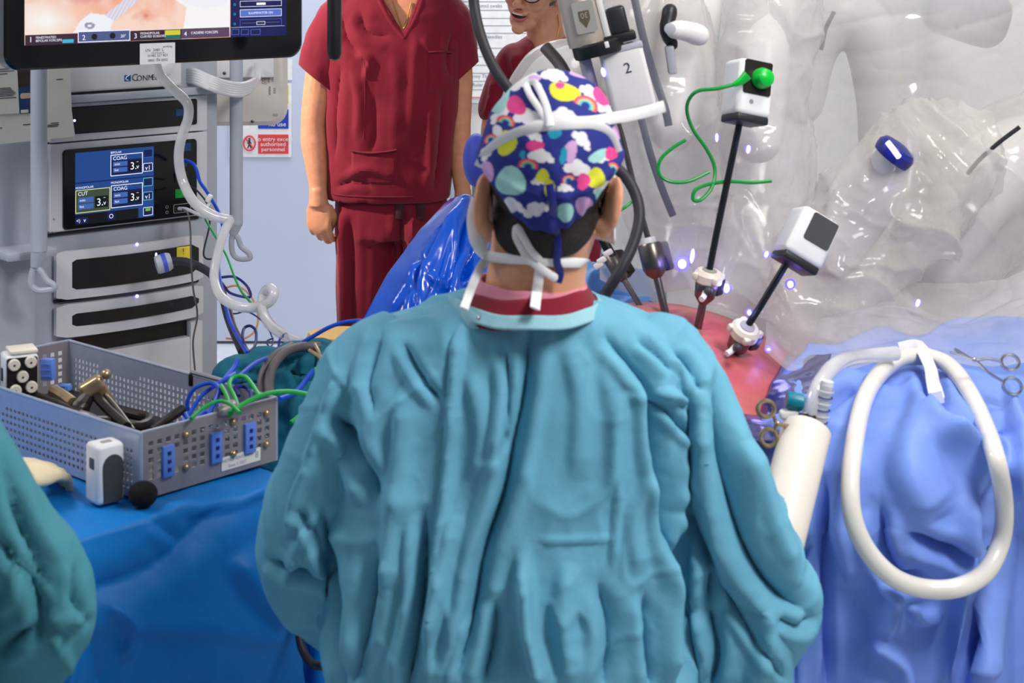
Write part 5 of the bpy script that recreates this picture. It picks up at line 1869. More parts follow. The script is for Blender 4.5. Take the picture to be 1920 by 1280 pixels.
# right hand end flap of the drape
def end_fn(u, v):
    b = u * D_t
    hang = v * .80
    out = .006 + hang * .04 + .015 * np.sin(b * 22 + hang * 3) * np.clip(hang * 3, 0, 1)
    P0 = np.array(tcorner)
    pts = P0[None] + np.array(tx)[None] * out[:, None] + np.array(ty)[None] * b[:, None]
    pts[:, 2] = TZ - .003 - hang
    return pts
obj('end_flap', grid(end_fn, 60, 50), M['drape_blue'], dr, sharp=0)

# --- perforated basket
def perforated(o, ux, uy, W, H, holes, t, n):
    """sheet in axes ux, uy with rectangular holes given as a grid of (u0,u1,w0,w1); real openings, real thickness"""
    us = sorted(set([0, W] + [round(h[0], 5) for h in holes] + [round(h[1], 5) for h in holes]))
    ws = sorted(set([0, H] + [round(h[2], 5) for h in holes] + [round(h[3], 5) for h in holes]))
    iu = {v: i for i, v in enumerate(us)}
    iw = {v: i for i, v in enumerate(ws)}
    op = np.zeros((len(us) - 1, len(ws) - 1), bool)
    for h in holes:
        op[iu[round(h[0], 5)]:iu[round(h[1], 5)], iw[round(h[2], 5)]:iw[round(h[3], 5)]] = True
    V, Fc, idx = [], [], {}
    def vid(i, j, k):
        key = (i, j, k)
        if key not in idx:
            idx[key] = len(V)
            V.append(o + ux * us[i] + uy * ws[j] + n * (t * k))
        return idx[key]
    I, J = op.shape
    for i in range(I):
        for j in range(J):
            if op[i, j]:
                continue
            Fc.append((vid(i, j, 1), vid(i + 1, j, 1), vid(i + 1, j + 1, 1), vid(i, j + 1, 1)))
            Fc.append((vid(i, j, 0), vid(i, j + 1, 0), vid(i + 1, j + 1, 0), vid(i + 1, j, 0)))
            if i == 0 or op[i - 1, j]:
                Fc.append((vid(i, j, 0), vid(i, j, 1), vid(i, j + 1, 1), vid(i, j + 1, 0)))
            if i == I - 1 or op[i + 1, j]:
                Fc.append((vid(i + 1, j, 0), vid(i + 1, j + 1, 0), vid(i + 1, j + 1, 1), vid(i + 1, j, 1)))
            if j == 0 or op[i, j - 1]:
                Fc.append((vid(i, j, 0), vid(i + 1, j, 0), vid(i + 1, j, 1), vid(i, j, 1)))
            if j == J - 1 or op[i, j + 1]:
                Fc.append((vid(i, j + 1, 0), vid(i, j + 1, 1), vid(i + 1, j + 1, 1), vid(i + 1, j + 1, 0)))
    return V, Fc
def holes_grid(u0, u1, w0, w1, nu, nw, fu=.55, fw=.55, skip=lambda i, j: False):
    r = []
    for i in range(nu):
        for j in range(nw):
            if skip(i, j):
                continue
            a = u0 + (u1 - u0) * i / nu
            b = w0 + (w1 - w0) * j / nw
            r.append((a, a + (u1 - u0) / nu * fu, b, b + (w1 - w0) / nw * fw))
    return r
bk = thing('instrument_basket', 'perforated metal instrument basket of cables and tools on blue drape', 'basket', A0 + ex * EL / 2 + ey * LL / 2)
long_h = holes_grid(.018, .075, .012, BH - .022, 6, 6) + holes_grid(.095, LL - .10, .012, BH - .022, 32, 6, skip=lambda i, j: j == 5 and i > 22) + holes_grid(LL - .09, LL - .015, .012, BH - .022, 7, 6)
end_h = holes_grid(.012, EL - .008, .026, BH - .010, 15, 5, .56, .62, skip=lambda i, j: i in (2, 3, 7, 8, 11, 12) and j < 4 and not (i in (3, 8, 12) and j in (0, 3)))
bas_l = perforated(A0, ey, ZUP, LL, BH, long_h, .0018, -ex)
obj('near_wall', bas_l, M['basket'], bk, smooth=False)
obj('far_wall', perforated(A0 + ex * EL, ey, ZUP, LL, BH, long_h, .0018, -ex), M['basket'], bk, smooth=False)
obj('end_wall', perforated(A0, ex, ZUP, EL, BH, end_h, .0018, -ey), M['basket_end'], bk, smooth=False)
obj('end_wall', perforated(A0 + ey * LL, ex, ZUP, EL, BH, end_h, .0018, -ey), M['basket_end'], bk, smooth=False)
def rot_box(a, b):
    m = Matrix(((ex.x, ey.x, 0, 0), (ex.y, ey.y, 0, 0), (0, 0, 1, 0), (0, 0, 0, 1)))
    m.translation = A0 + ex * a / 2 + ey * b / 2 + ZUP * .010
    return tr(rbox((a - .006, b - .006, .006), .002, 1), m)
fl_h = holes_grid(.02, LL - .02, .02, EL - .02, 30, 12, .5, .5)
obj('floor_sheet', perforated(A0 + ZUP * .003, ey, ex, LL, EL, fl_h, .0018, ZUP), M['basket'], bk, smooth=False)
obj('shade_mat', rot_box(EL, LL), M['brown_black'], bk)  # brownish mat, made near black to put shade behind the basket holes
rim = [A0 + ZUP * BH, A0 + ex * EL + ZUP * BH, A0 + ex * EL + ey * LL + ZUP * BH, A0 + ey * LL + ZUP * BH]
obj('rim', tube(rim, .0028, 8, closed=True), M['basket'], bk)
for i in range(4):
    obj('corner_post', tube([rim[i] - ZUP * BH, rim[i]], .003, 8), M['basket'], bk)
# blue silicone blocks and screws on the near end
for k, (a, b) in enumerate(((.033, .050), (.115, .132), (.175, .192))):
    s = EL / .235
    g = rbox((.021, .008, .046), .002, 2)
    m_ = Matrix.Identity(4)
    for i, ax in enumerate((ex, ey, ZUP)):
        m_[0][i], m_[1][i], m_[2][i] = ax
    m_.translation = A0 + ex * ((a + b) / 2 * s) - ey * .004 + ZUP * .047
    pad = obj('silicone_block', tr(g, m_), M['silicone'], bk)
    for q_ in (-.012, 0, .012):
        m2 = m_.copy()
        m2.translation = m_.translation - ey * .0045 + ZUP * q_
        obj('slot', tr(rbox((.006, .002, .006), .0006, 1), m2), M['navy_cable'], pad)
    for zz in (.030, .078):
        p = A0 + ex * ((b + .022) * s) - ey * .004 + ZUP * zz
        obj('screw', ellipsoid(p, .0055, 12, 8), M['bronze'], bk)
p = A0 + ex * (EL * .60) + ZUP * (BH + .002) - ey * .002
obj('latch', join(tube([p - ex * .014, p, p + ex * .014], [.007, .010, .007], 12), ellipsoid(p + ex * .012 + ZUP * .004, (.010, .006, .010), 12, 8)), M['basket_end'], bk)
m_ = Matrix.Identity(4)
for i, ax in enumerate((ex, ZUP, -ey)):
    m_[0][i], m_[1][i], m_[2][i] = ax
m_.translation = A0 + ex * (EL * .72) + ZUP * .018 - ey * .0022
lab = obj('paper_label', tr(plate(.075, .020, .001, .0008), m_), M['paper'], bk, smooth=False)
m2 = m_.copy(); m2.translation = m_.translation - ey * .0012
obj('label_lettering', tr(join(tr(text('INSTRUMENT TRAY', .0068), Matrix.Translation((-.008, .004, 0))), tr(text('5mm 3 1027', .0068), Matrix.Translation((-.008, -.005, 0))), tr(text('8', .014), Matrix.Translation((.030, 0, 0)))), m2), M['ink_pale'], lab, smooth=False)
# wire handles folded on the long walls
for w_, a in ((0, LL - .14), (EL, .17)):
    p0 = A0 + ex * w_ + ey * a + ZUP * (BH + .004)
    obj('handle', tube([p0 - ey * .045 - ZUP * .012, p0 - ey * .04, p0 + ey * .04, p0 + ey * .045 - ZUP * .012], .0038, 10), M['steel'], bk)
    for d_ in (-.04, .04):
        obj('handle_clip', rbox((.010, .010, .020), .002, 2, p0 + ey * d_ - ZUP * .012), M['brown_black'], bk)

def on_b(a, b, z):
    """inside the basket: a along the short side, b along the long side, both 0..1"""
    return A0 + ex * (EL * a) + ey * (LL * b) + ZUP * z
def bk_item(name, label, cat, build, loc, group=None):
    t = thing(name, label, cat, loc, group)
    build(t)
    return t
# plug block with five round ends (upper left corner)
pf_ = imgframe(36, 698, A0.y + ey.y * LL * .80, 0, 26)
plug = thing('cable_plug', 'white plug block with five round pale pin caps in the basket corner', 'plug', pf_.translation - ZUP * .035)
obj('housing', tr(rbox((.052, .066, .050), .006, 3), pf_), M['white'], plug)
obj('face', tr(tr(plate(.048, .060, .004, .003), Matrix.Translation((.0, 0, .0245))), pf_), M['brown_black'], plug)
for x, y in ((-.013, .020), (.013, .022), (0, .0), (-.011, -.021), (.014, -.018)):
    d = obj('pin_cap', tr(tr(lathe([(.0095, 0), (.0095, .006), (.008, .008)], 18), Matrix.Translation((x, y, .026))), pf_), M['cream'], plug)
    obj('pin_hole', tr(tr(lathe([(.0016, 0), (.0016, .0012)], 10), Matrix.Translation((x, y, .0338))), pf_), M['brown_black'], d)
obj('lid', tr(rbox((.044, .006, .046), .002, 2, (.004, .037, 0)), pf_), M['cream'], plug)
obj('window', tr(tr(plate(.010, .020, .001, .002), Matrix.Translation((-.0262, 0, 0)) @ Matrix.Rotation(math.radians(-90), 4, 'Y')), pf_), M['print_blue'], plug)
# bronze headed clamp and dark shafts
def fuse_obj(g, vox, it):
    me = fuse(g, vox, it)
    v, _ = mesh_arrays(me)
    fc = [tuple(p.vertices) for p in me.polygons]
    return [Vector(x) for x in v], fc
def tool(label, pts, r, m, name='instrument_shaft', cat='instrument', extra=None, n=10):
    p = [Vector(q_) for q_ in pts]
    t = thing(name, label, cat, p[0])
    obj('shaft', tube(p, r, n, smooth=4 if len(p) > 2 else 0), M[m], t)
    if extra:
        extra(t)
    return t
hb = A0.y + ey.y * LL * .52 + ex.y * EL * .4
def clampx(t):
    f = imgframe(172, 725, hb, 28, 20)
    obj('head', fuse_obj(join(tr(rbox((.040, .026, .026), .006, 2), f), tr(rbox((.022, .05, .020), .005, 2, (.010, -.03, 0)), f), tr(rbox((.020, .018, .022), .004, 2, (-.026, -.014, 0)), f)), .002, 3), M['bronze'], t)
    obj('knob', ellipsoid(f @ Vector((.028, .008, .008)), .008, 12, 8), M['bronze'], t)
tool('bronze headed clamp with long dark shaft lying across the basket', [P(176, 738, hb), P(205, 770, hb - .04), P(238, 800, hb - .10)], .008, 'brown_black', 'clamp', 'clamp', clampx)
tool('dark tapered bracket below the bronze clamp', [P(165, 742, hb - .01), P(150, 765, hb - .02), P(146, 782, hb - .03)], [.011, .016, .014], 'brown_black', 'tool_bracket', 'instrument')
tool('shiny copper coloured rod under the plug block', [P(100, 732, hb + .02), P(120, 744, hb), P(136, 756, hb - .02)], .010, 'bronze', 'copper_rod', 'rod')
tool('long black shaft running along the near wall of the basket', [P(60, 738, hb + .02), P(110, 758, hb - .03), P(170, 790, hb - .10)], .006, 'brown_black', 'instrument_shaft')
tool('flat black retractor leaning out of the basket over the near corner', [P(284, 805, A0.y + .05), P(315, 785, A0.y + .10), P(342, 767, A0.y + .13)], [.004, .007, .0075], 'brown_black', 'retractor', 'retractor')
tool('thin grey rod lying beside the bronze clamp shaft', [P(196, 738, hb), P(225, 772, hb - .05), P(250, 806, hb - .10)], .0035, 'steel_dark', 'thin_rod', 'rod')
tool('dark coiled flex heaped at the bottom of the basket', [P(180, 790, hb - .08), P(215, 792, hb - .06), P(262, 800, hb - .08), P(280, 785, hb - .02), P(235, 772, hb)], .009, 'brown_black', 'dark_flex', 'cable')
tool('pale grey cannula tube among the dark tools', [P(150, 775, hb - .06), P(172, 782, hb - .07), P(200, 800, hb - .11)], .006, 'steel', 'cannula_tube', 'tube')
for i, (x, y, w_, h_) in enumerate(((90, 692, 26, 38), (105, 730, 12, 16), (122, 726, 22, 12))):
    f = imgframe(x, y, A0.y + ey.y * LL * .86, 4, -24)
    o = obj('silicone_holder', tr(rbox((L(w_, 2.9), L(h_, 2.9), .012), .002, 2), f), M['silicone'])
    tag(o, ('tall blue silicone holder on the far end wall of the basket', 'short blue silicone peg left of the bronze clamp', 'wide low blue silicone block behind the bronze clamp')[i], 'holder', 'blue silicone holders in the basket')
    for k_ in range(3):
        obj('ridge', tr(rbox((L(w_ * .8, 2.9), .002, .003), .0006, 1, (0, (k_ - 1) * L(h_ * .28, 2.9), .0065)), f), M['silicone'], o)

# white clip box and black foam ball on the drape
cb = rayz(196, 944, TZ)
f = imgframe(200, 0, cb.y, 0, 40)
f.translation = Vector((cb.x - .002, cb.y + .01, TZ))
clip = thing('battery_box', 'small white box with black arched front standing by the basket corner', 'box', f.translation)
obj('body', tr(rbox((.044, .086, .040), .007, 3, (0, .044, 0)), f), M['white'], clip)
arch = [(-.015, -.036), (.015, -.036), (.0165, .012)] + [(.0165 * math.cos(a), .014 + .018 * math.sin(a)) for a in [math.pi * i / 12 for i in range(1, 12)]] + [(-.0165, .012)]
obj('arched_panel', tr(tr(prism([(x, y + .040) for x, y in arch], 0, .0022, .001), Matrix.Translation((.003, 0, .0195))), f), M['dark_grey'], clip)
obj('slot', tr(rbox((.016, .003, .010), .001, 1, (.0, .0868, .004)), f), M['label_grey'], clip)
obj('window', tr(tr(plate(.013, .015, .001, .001), Matrix.Translation((-.0222, .060, .004)) @ Matrix.Rotation(math.radians(-90), 4, 'Y')), f), M['print_blue'], clip)
fb = rayz(270, 948, TZ) - Vector((0, .022, 0))
o = obj('foam_ball', ellipsoid(Vector((fb.x, fb.y + .015, TZ + .019)), (.021, .021, .0185), 28, 18), M['foam'])
tag(o, 'black foam microphone cover lying beside the white box', 'foam ball')
obj('neck_ring', tr(lathe([(.009, 0), (.009, .004), (.007, .005)], 14, False), Matrix.Translation((fb.x, fb.y + .036, TZ + .012)) @ Matrix.Rotation(math.radians(-90), 4, 'X')), M['foam'], o)

# --- teal cloth bundle behind the basket
def bundle(keys, seed):
    pts = []
    for x, y, Y, r in keys:
        pts.append(limb([(x, y, Y, r), (x + 1, y + 60, Y, r * 1.02), (x + 2, y + 140, Y, r * .95)], 20, 3))
    me = fuse(join(*pts), .006, 10)
    co, no = mesh_arrays(me)
    return me, co, no
me, co, no = bundle([(445, 715, 3.12, 52), (500, 704, 3.12, 55), (555, 694, 3.1, 55), (600, 688, 3.08, 52), (640, 700, 3.08, 50), (470, 770, 3.02, 50), (540, 760, 3.0, 55), (590, 770, 2.98, 55), (690, 740, 3.05, 60)], 3)
co = folds(co, no, [([(430, 690), (490, 700), (560, 670), (590, 650)], 8, -.012), ([(440, 720), (500, 712), (560, 720)], 9, .012), ([(590, 640), (588, 700), (560, 790)], 8, -.016), ([(540, 690), (560, 720), (570, 800)], 8, -.012), ([(600, 660), (604, 720), (600, 820)], 8, .012)])
co += no * (fbm(co * 16, 4, 6, True) * .006)[:, None]
set_co(me, co)
cl = obj_me('teal_cloth_bundle', me, M['teal_cloth'], None, sharp=0)
tag(cl, 'heaped dark teal cloth bundle behind the right end of the basket', 'cloth')
stool = thing('drape_stand', 'steel stand under the heaped teal cloth', 'stand', (co[:, 0].mean(), 3.06, 0))
zb_ = co[:, 2].min()
obj('pole', tube([Vector((co[:, 0].mean(), 3.06, .02)), Vector((co[:, 0].mean(), 3.06, zb_ + .03))], .018, 12), M['steel'], stool)
obj('foot', tr(lathe([(.16, 0), (.16, .02), (.02, .035)], 24), Matrix.Translation((co[:, 0].mean(), 3.06, 0))), M['steel'], stool)

# --- cables: every lead is a thing of its own
def cable(name, label, pts, rpx, m, group=None, cat='cable', n=8, ends=None):
    p = [P(x, y, Y) for x, y, Y in pts]
    r = L(rpx, sum(q_[2] for q_ in pts) / len(pts))
    o = obj(name, tube(p, r, n, smooth=7), M[m])
    return tag(o, label, cat, group)
bY, gY = 2.66, 2.64
# blue leads in the basket
cable('blue_lead', 'long blue lead rising from the basket and arching over to the maroon trousers', [(440, 712, 2.70), (480, 680, 2.90), (520, 664, 3.05), (570, 640, 3.06), (620, 612, 3.05), (660, 602, 3.04), (690, 606, 3.0), (720, 640, 2.9)], 4.2, 'blue_cable', 'blue leads')
cable('blue_lead', 'blue lead looping lowest over the basket centre', [(352, 770, bY), (352, 750, bY), (365, 728, bY), (395, 718, bY), (410, 730, bY - .02), (400, 760, bY - .04), (385, 782, bY - .06)], 4.0, 'blue_cable', 'blue leads')
cable('blue_lead', 'blue lead climbing straight up between green loops', [(412, 775, bY - .05), (408, 745, bY), (415, 720, bY + .02), (438, 690, bY + .08), (445, 676, bY + .1)], 5.2, 'blue_cable', 'blue leads')
cable('blue_lead', 'blue lead sweeping left from the thick knot in the basket', [(340, 790, bY - .06), (355, 775, bY - .02), (380, 740, bY), (420, 712, bY + .02), (440, 700, bY + .06)], 4.0, 'blue_cable', 'blue leads')
cable('blue_lead', 'small dark blue coil among the green loops', [(448, 742, bY - .03), (440, 728, bY - .01), (452, 724, bY), (468, 732, bY), (470, 750, bY - .03), (456, 758, bY - .05)], 4.0, 'navy_cable', 'blue leads')
cable('blue_lead', 'blue lead tangled low by the black retractor', [(345, 775, bY - .08), (360, 790, bY - .10), (385, 772, bY - .06), (400, 790, bY - .09), (372, 800, bY - .12), (350, 792, bY - .12)], 4.2, 'blue_cable', 'blue leads')
cable('blue_lead', 'short blue lead standing up against the dark teal cloth', [(524, 748, 2.80), (550, 738, 2.86), (568, 720, 2.90), (588, 694, 2.94)], 5.0, 'blue_cable', 'blue leads')
# green leads
cable('green_lead', 'green lead arching from the basket to the teal sleeve', [(432, 775, gY - .12), (460, 755, gY - .08), (500, 738, gY - .04), (545, 734, gY), (585, 742, gY + .02), (600, 752, gY + .03)], 4.6, 'green_cable', 'green leads')
cable('green_lead', 'green lead making the tallest loop above the basket', [(448, 770, gY - .08), (440, 745, gY - .03), (430, 722, gY), (438, 707, gY + .03), (458, 706, gY + .03), (472, 720, gY), (486, 742, gY - .04)], 4.4, 'green_cable', 'green leads')
cable('green_lead', 'green lead with a low flat arc over the near basket edge', [(358, 785, gY - .14), (380, 765, gY - .10), (410, 752, gY - .08), (432, 758, gY - .10), (450, 774, gY - .14)], 3.6, 'green_cable', 'green leads')
cable('green_lead', 'short green lead sloping right inside the tallest loop', [(414, 722, gY), (424, 740, gY - .03), (432, 765, gY - .07), (430, 780, gY - .1)], 4.0, 'green_cable', 'green leads')
cable('green_lead', 'green lead hanging down beside the right end of the basket', [(592, 690, 2.90), (594, 720, 2.86), (580, 755, 2.80), (560, 780, 2.76), (545, 792, 2.74)], 3.6, 'green_cable', 'green leads')
# grey suction hoses over the teal cloth
cable('grey_hose', 'thick brownish grey hose curving over the teal cloth, inner of the pair', [(506, 740, 2.90), (505, 712, 2.93), (513, 685, 2.96), (535, 660, 3.0), (565, 650, 3.04), (600, 650, 3.06)], 9, 'grey_cable', 'grey hoses', 'hose', 12)
cable('grey_hose', 'thick brownish grey hose curving over the teal cloth, outer of the pair', [(492, 742, 2.92), (490, 715, 2.95), (498, 688, 2.97), (518, 664, 3.0), (548, 648, 3.05)], 8, 'grey_cable', 'grey hoses', 'hose', 12)
cable('forceps_shank', 'beige thin clamp poking out of the teal cloth fold', [(580, 657, 2.96), (598, 668, 2.94), (612, 686, 2.92)], 4, 'bronze', None, 'clamp')
cable('forceps_shank', 'second beige clamp arm crossing the first at the cloth peak', [(590, 645, 2.97), (598, 660, 2.95), (606, 680, 2.93)], 3, 'bronze', None, 'clamp')
# clear suction tubing from the monitor down to the table
tb_Y = 3.75
cable('suction_tubing', 'thick clear tubing hanging from behind the monitor past the touch screen', [(292, 118, 3.72), (300, 140, 3.72), (322, 165, 3.72), (350, 192, 3.72), (353, 220, 3.72), (341, 255, 3.72), (335, 295, 3.72), (343, 340, 3.72), (365, 380, 3.70), (400, 404, 3.68), (432, 413, 3.66)], 9.5, 'hose_clear', None, 'tubing', 14)
cable('suction_tubing', 'clear tubing curving from the cart corner to a curl above the table', [(432, 413, 3.66), (418, 440, 3.62), (405, 490, 3.58), (402, 525, 3.55), (415, 556, 3.5), (445, 574, 3.46), (480, 576, 3.44), (505, 566, 3.42), (514, 550, 3.42), (506, 540, 3.44), (494, 552, 3.46), (492, 580, 3.42), (506, 608, 3.35), (535, 630, 3.26), (565, 645, 3.16)], 9.5, 'hose_clear', None, 'tubing', 14)
cable('light_cable', 'thick dark cable running out of the light source socket', [(300, 500, 4.02), (316, 492, 4.0), (345, 490, 3.97), (380, 503, 3.93), (402, 520, 3.88), (415, 545, 3.82), (430, 600, 3.7), (455, 660, 3.5)], 8, 'dark_cable', None, 'cable', 12)
lc = P(307, 493, 3.99)
o = obj('cable_connector', tr(lathe([(.020, -.018), (.022, -.012), (.022, .010), (.018, .018)], 20), Matrix.Translation(lc) @ Matrix.Rotation(math.radians(75), 4, 'Y') @ Matrix.Rotation(math.radians(-20), 4, 'X')), M['cart'])
tag(o, 'grey collar plug of the dark light cable', 'connector')
obj('glow_ring', tr(lathe([(.0226, -.004), (.0226, .006)], 20, False), Matrix.Translation(lc) @ Matrix.Rotation(math.radians(75), 4, 'Y') @ Matrix.Rotation(math.radians(-20), 4, 'X')), M['blue_pad'], o)  # blue colour stands in for a bluish glow on the grey collar
cable('thin_grey_wire', 'thin grey wire hanging straight down the front of the cart', [(342, 392, 3.95), (352, 400, 3.93), (357, 430, 3.93), (358, 480, 3.92), (362, 540, 3.92), (370, 590, 3.92), (362, 640, 3.9), (366, 700, 3.9)], 1.8, 'grey_cable')
cable('white_plug_lead', 'short white plug in the lowest generator socket', [(336, 391, 4.14), (350, 392, 4.08), (372, 402, 4.02), (395, 410, 3.95)], 3.4, 'hose_white', None, 'plug')
cable('generator_lead', 'bright blue lead plugged into the generator and falling past the cart', [(338, 305, 4.16), (352, 302, 4.13), (366, 312, 4.1), (375, 340, 4.08), (390, 362, 4.05), (412, 402, 4.0), (418, 440, 3.95), (408, 470, 3.92), (412, 520, 3.85), (425, 580, 3.7), (440, 620, 3.55), (462, 660, 3.4)], 3.6, 'blue_cable', 'generator leads')
cable('generator_lead', 'thin black lead looping on the cart side panel', [(348, 345, 4.15), (368, 356, 4.1), (390, 385, 4.08), (393, 420, 4.06), (382, 470, 4.04), (386, 484, 4.04), (400, 484, 4.0), (410, 470, 3.98)], 1.8, 'dark_cable', 'generator leads')
cable('generator_lead', 'thin green lead falling from the generator into the cable tangle', [(352, 362, 4.15), (372, 385, 4.08), (390, 420, 4.02), (408, 450, 3.95), (425, 480, 3.9), (440, 520, 3.8), (452, 545, 3.7), (466, 562, 3.6), (500, 600, 3.45), (530, 625, 3.3)], 2.2, 'green_cable', 'generator leads')
cable('tangled_lead', 'navy lead with a wide loop against the pale door', [(412, 520, 3.86), (440, 519, 3.85), (462, 535, 3.84), (470, 555, 3.82), (455, 556, 3.82), (430, 548, 3.84), (414, 530, 3.84), (425, 580, 3.75), (450, 640, 3.6)], 2.6, 'navy_cable', 'tangled leads by the cart')
cable('tangled_lead', 'orange tan wire in a round loop beside the cart', [(420, 540, 3.9), (445, 536, 3.9), (470, 555, 3.88), (484, 590, 3.86), (478, 620, 3.84), (455, 635, 3.82), (425, 634, 3.9)], 2.0, 'orange_cable', 'tangled leads by the cart')
cable('tangled_lead', 'thin purple brown wire wandering right towards the cloth', [(420, 582, 3.8), (440, 588, 3.76), (462, 584, 3.72), (485, 596, 3.62), (504, 618, 3.5), (512, 640, 3.4), (506, 650, 3.32), (500, 640, 3.34), (512, 634, 3.36)], 1.6, 'navy_cable', 'tangled leads by the cart')
cable('tangled_lead', 'blue lead in an upright oval loop near the teal cloth', [(462, 655, 3.42), (455, 632, 3.45), (458, 615, 3.5), (470, 611, 3.5), (480, 622, 3.48), (478, 648, 3.42), (466, 660, 3.36)], 2.8, 'navy_cable', 'tangled leads by the cart')
cable('tangled_lead', 'straight blue lead dropping into the teal cloth', [(424, 575, 3.7), (432, 605, 3.6), (448, 635, 3.5), (464, 662, 3.35)], 4.2, 'blue_cable', 'tangled leads by the cart')
cable('tangled_lead', 'brown lead running down beside the blue one', [(432, 580, 3.72), (440, 610, 3.62), (455, 640, 3.5), (470, 668, 3.35)], 3.4, 'brown_cable', 'tangled leads by the cart')
cable('tangled_lead', 'small navy curl lifting off the cloth by the clear tubing', [(522, 655, 3.2), (524, 638, 3.22), (530, 630, 3.24), (538, 626, 3.24), (540, 634, 3.22)], 2.4, 'navy_cable', 'tangled leads by the cart')
tg = imgframe(392, 372, 4.0, 60, -20)
o = obj('lead_tag', tr(rbox((.02, .012, .008), .002, 2), tg), M['white'])
tag(o, 'small white tag clipped on the bright blue generator lead', 'tag')
obj('strip', tr(rbox((.03, .008, .001), .0004, 1, (-.022, -.006, 0)), tg), M['white'], o)
# black flex below the surgeon's left elbow
cable('floor_flex', 'black flex hooking out below the left teal elbow', [(566, 1140, 2.55), (560, 1180, 2.52), (568, 1220, 2.50), (590, 1246, 2.48), (625, 1245, 2.5), (660, 1225, 2.55)], 8, 'dark_cable', None, 'cable', 10)

# ================================================================== PATIENT AND DRAPES
# --- abdomen: a domed body, mostly covered
PT = P(1330, 690, 2.80)
def dome_fn(u, v):
    X = PT.x - .34 + .60 * u
    Y = 2.50 + .66 * v
    cx, cy = PT.x - .085, 2.90
    r2 = ((X - cx) / .31) ** 2 + ((Y - cy) / .42) ** 2
    z = .905 + .155 * np.clip(1 - r2, 0, 1) ** .75
    z += .004 * fbm(np.stack([X * 12, Y * 12, X * 0], 1), 3, 2)
    # dents where the ports press the wall
    for px_, py_, Y_ in ((1250, 592, 2.93), (1306, 628, 2.86), (1364, 684, 2.78)):
        c = P(px_, py_, Y_)
        d2 = ((X - c.x) ** 2 + (Y - c.y) ** 2) / .022 ** 2
        z -= .012 * np.exp(-d2)
    return np.stack([X, Y, z], 1)
pg = grid(dome_fn, 130, 120)
q = proj(pg[0])
X, Yp = q[:, 0], q[:, 1]
n1 = fbm(pg[0] * 14, 4, 71)
n2 = fbm(pg[0] * 40, 4, 72)
sk = np.tile(np.array(lin((190, 108, 100))), (len(X), 1))
sk = mixc(sk, lin((190, 84, 96)), .55 + 1.0 * n1)
sk = mixc(sk, lin((178, 84, 84)), np.clip(.3 + 1.2 * n2, 0, .45))
sk = mixc(sk, lin((196, 40, 72)), np.clip(.8 - np.hypot((X - 1345) / 50, (Yp - 615) / 28), 0, 1) * .6)
for (bx_, by_, rx_, ry_) in ((1250, 600, 34, 10), (1262, 602, 12, 6), (1225, 604, 14, 5)):
    sk = mixc(sk, lin((150, 20, 36)), np.clip(1.0 - np.hypot((X - bx_) / rx_, (Yp - by_) / ry_) + .5 * n2, 0, 1) * .85)
sk = mixc(sk, lin((96, 40, 40)), np.clip(.9 - seg_dist(q, [(1302, 676), (1312, 664), (1322, 658)])[0] / 4, 0, 1))
for a in ([(1355, 735), (1362, 732)], [(1330, 720), (1338, 700), (1352, 690)], [(1300, 700), (1310, 712)]):
    sk = mixc(sk, lin((140, 66, 66)), np.clip(.8 - seg_dist(q, a)[0] / 5 + .3 * n2, 0, .7))
for c_ in ((1250, 592), (1306, 628), (1364, 684)):
    sk = mixc(sk, lin((96, 24, 34)), np.clip(1.1 - np.hypot(X - c_[0], Yp - c_[1]) / 12, 0, 1) * .8)
patient = thing('person', 'person lying covered by drapes with only the bare inflated belly showing', 'person', (PT.x, 2.85, 0))
obj('body', pg, M['skin_patient'], patient, sharp=0, col=sk)
bp_ = bvh_of(patient.children[0])
# operating table under the patient
ot = thing('operating_table', 'operating table under the draped patient', 'table', (PT.x + .1, 2.9, 0))
obj('top', rbox((.50, 1.30, .08), .02, 3, (PT.x + .12, 3.1, .80)), M['dark_grey'], ot)
obj('column', rbox((.30, .40, .70), .03, 3, (PT.x + .12, 3.15, .40)), M['steel'], ot)
obj('base', rbox((.50, 1.0, .10), .03, 3, (PT.x + .12, 3.15, .05)), M['steel'], ot)

def cloth(name, label, cat, fn, nu, nv, m, strokes=(), amp=.004, scale=9, seed=1, ridg=True, parent=None, thick=.0015, fscale=1.0, cut=None):
    g = grid(fn, nu, nv)
    me = bpy.data.meshes.new(name)
    me.from_pydata(g[0].tolist(), [], g[1].tolist())
    me.update()
    co, no = mesh_arrays(me)
    vd = np.array([0, 0, CZ]) - co
    s = np.sign((no * vd).sum(1))
    if np.median(s) < 0:
        me.flip_normals()
        co, no = mesh_arrays(me)
    co = folds(co, no, strokes, fscale)
    co += no * (fbm(co * scale, 4, seed, ridg) * amp)[:, None]
    set_co(me, co)
    if cut:
        keep_faces(me, lambda c: ~inpoly(proj(c), cut))
    o = obj_me(name, me, M[m], parent, sharp=0)
    if thick:
        solid(o, thick)
    if label:
        tag(o, label, cat)
    return o

# incise film rim round the opening
def film_fn(u, v):
    a = u
    x = np.interp(a, [0, .35, .7, 1], [1475, 1450, 1425, 1330])
    y = np.interp(a, [0, .35, .7, 1], [668, 715, 782, 768])
    x2 = np.interp(a, [0, .35, .7, 1], [1560, 1545, 1465, 1340])
    y2 = np.interp(a, [0, .35, .7, 1], [665, 740, 830, 830])
    X_ = x + (x2 - x) * v
    Y_ = y + (y2 - y) * v
    out = []
    for i, j, xx, yy, ox, oy, t in zip(X_, Y_, x, y, x2, y2, v):
        a_ = surf(bp_, xx, yy, .008, 2.75)
        b_ = P(ox, oy, np.interp(oy, [660, 740, 830], [2.74, 2.58, 2.46]))
        out.append(list(a_ * (1 - t) + b_ * t))
    return np.array(out)
cloth('incise_film', 'shiny dark violet film at the edge of the bare belly', 'film', film_fn, 60, 24, 'drape_film', amp=.004, scale=12, seed=9)

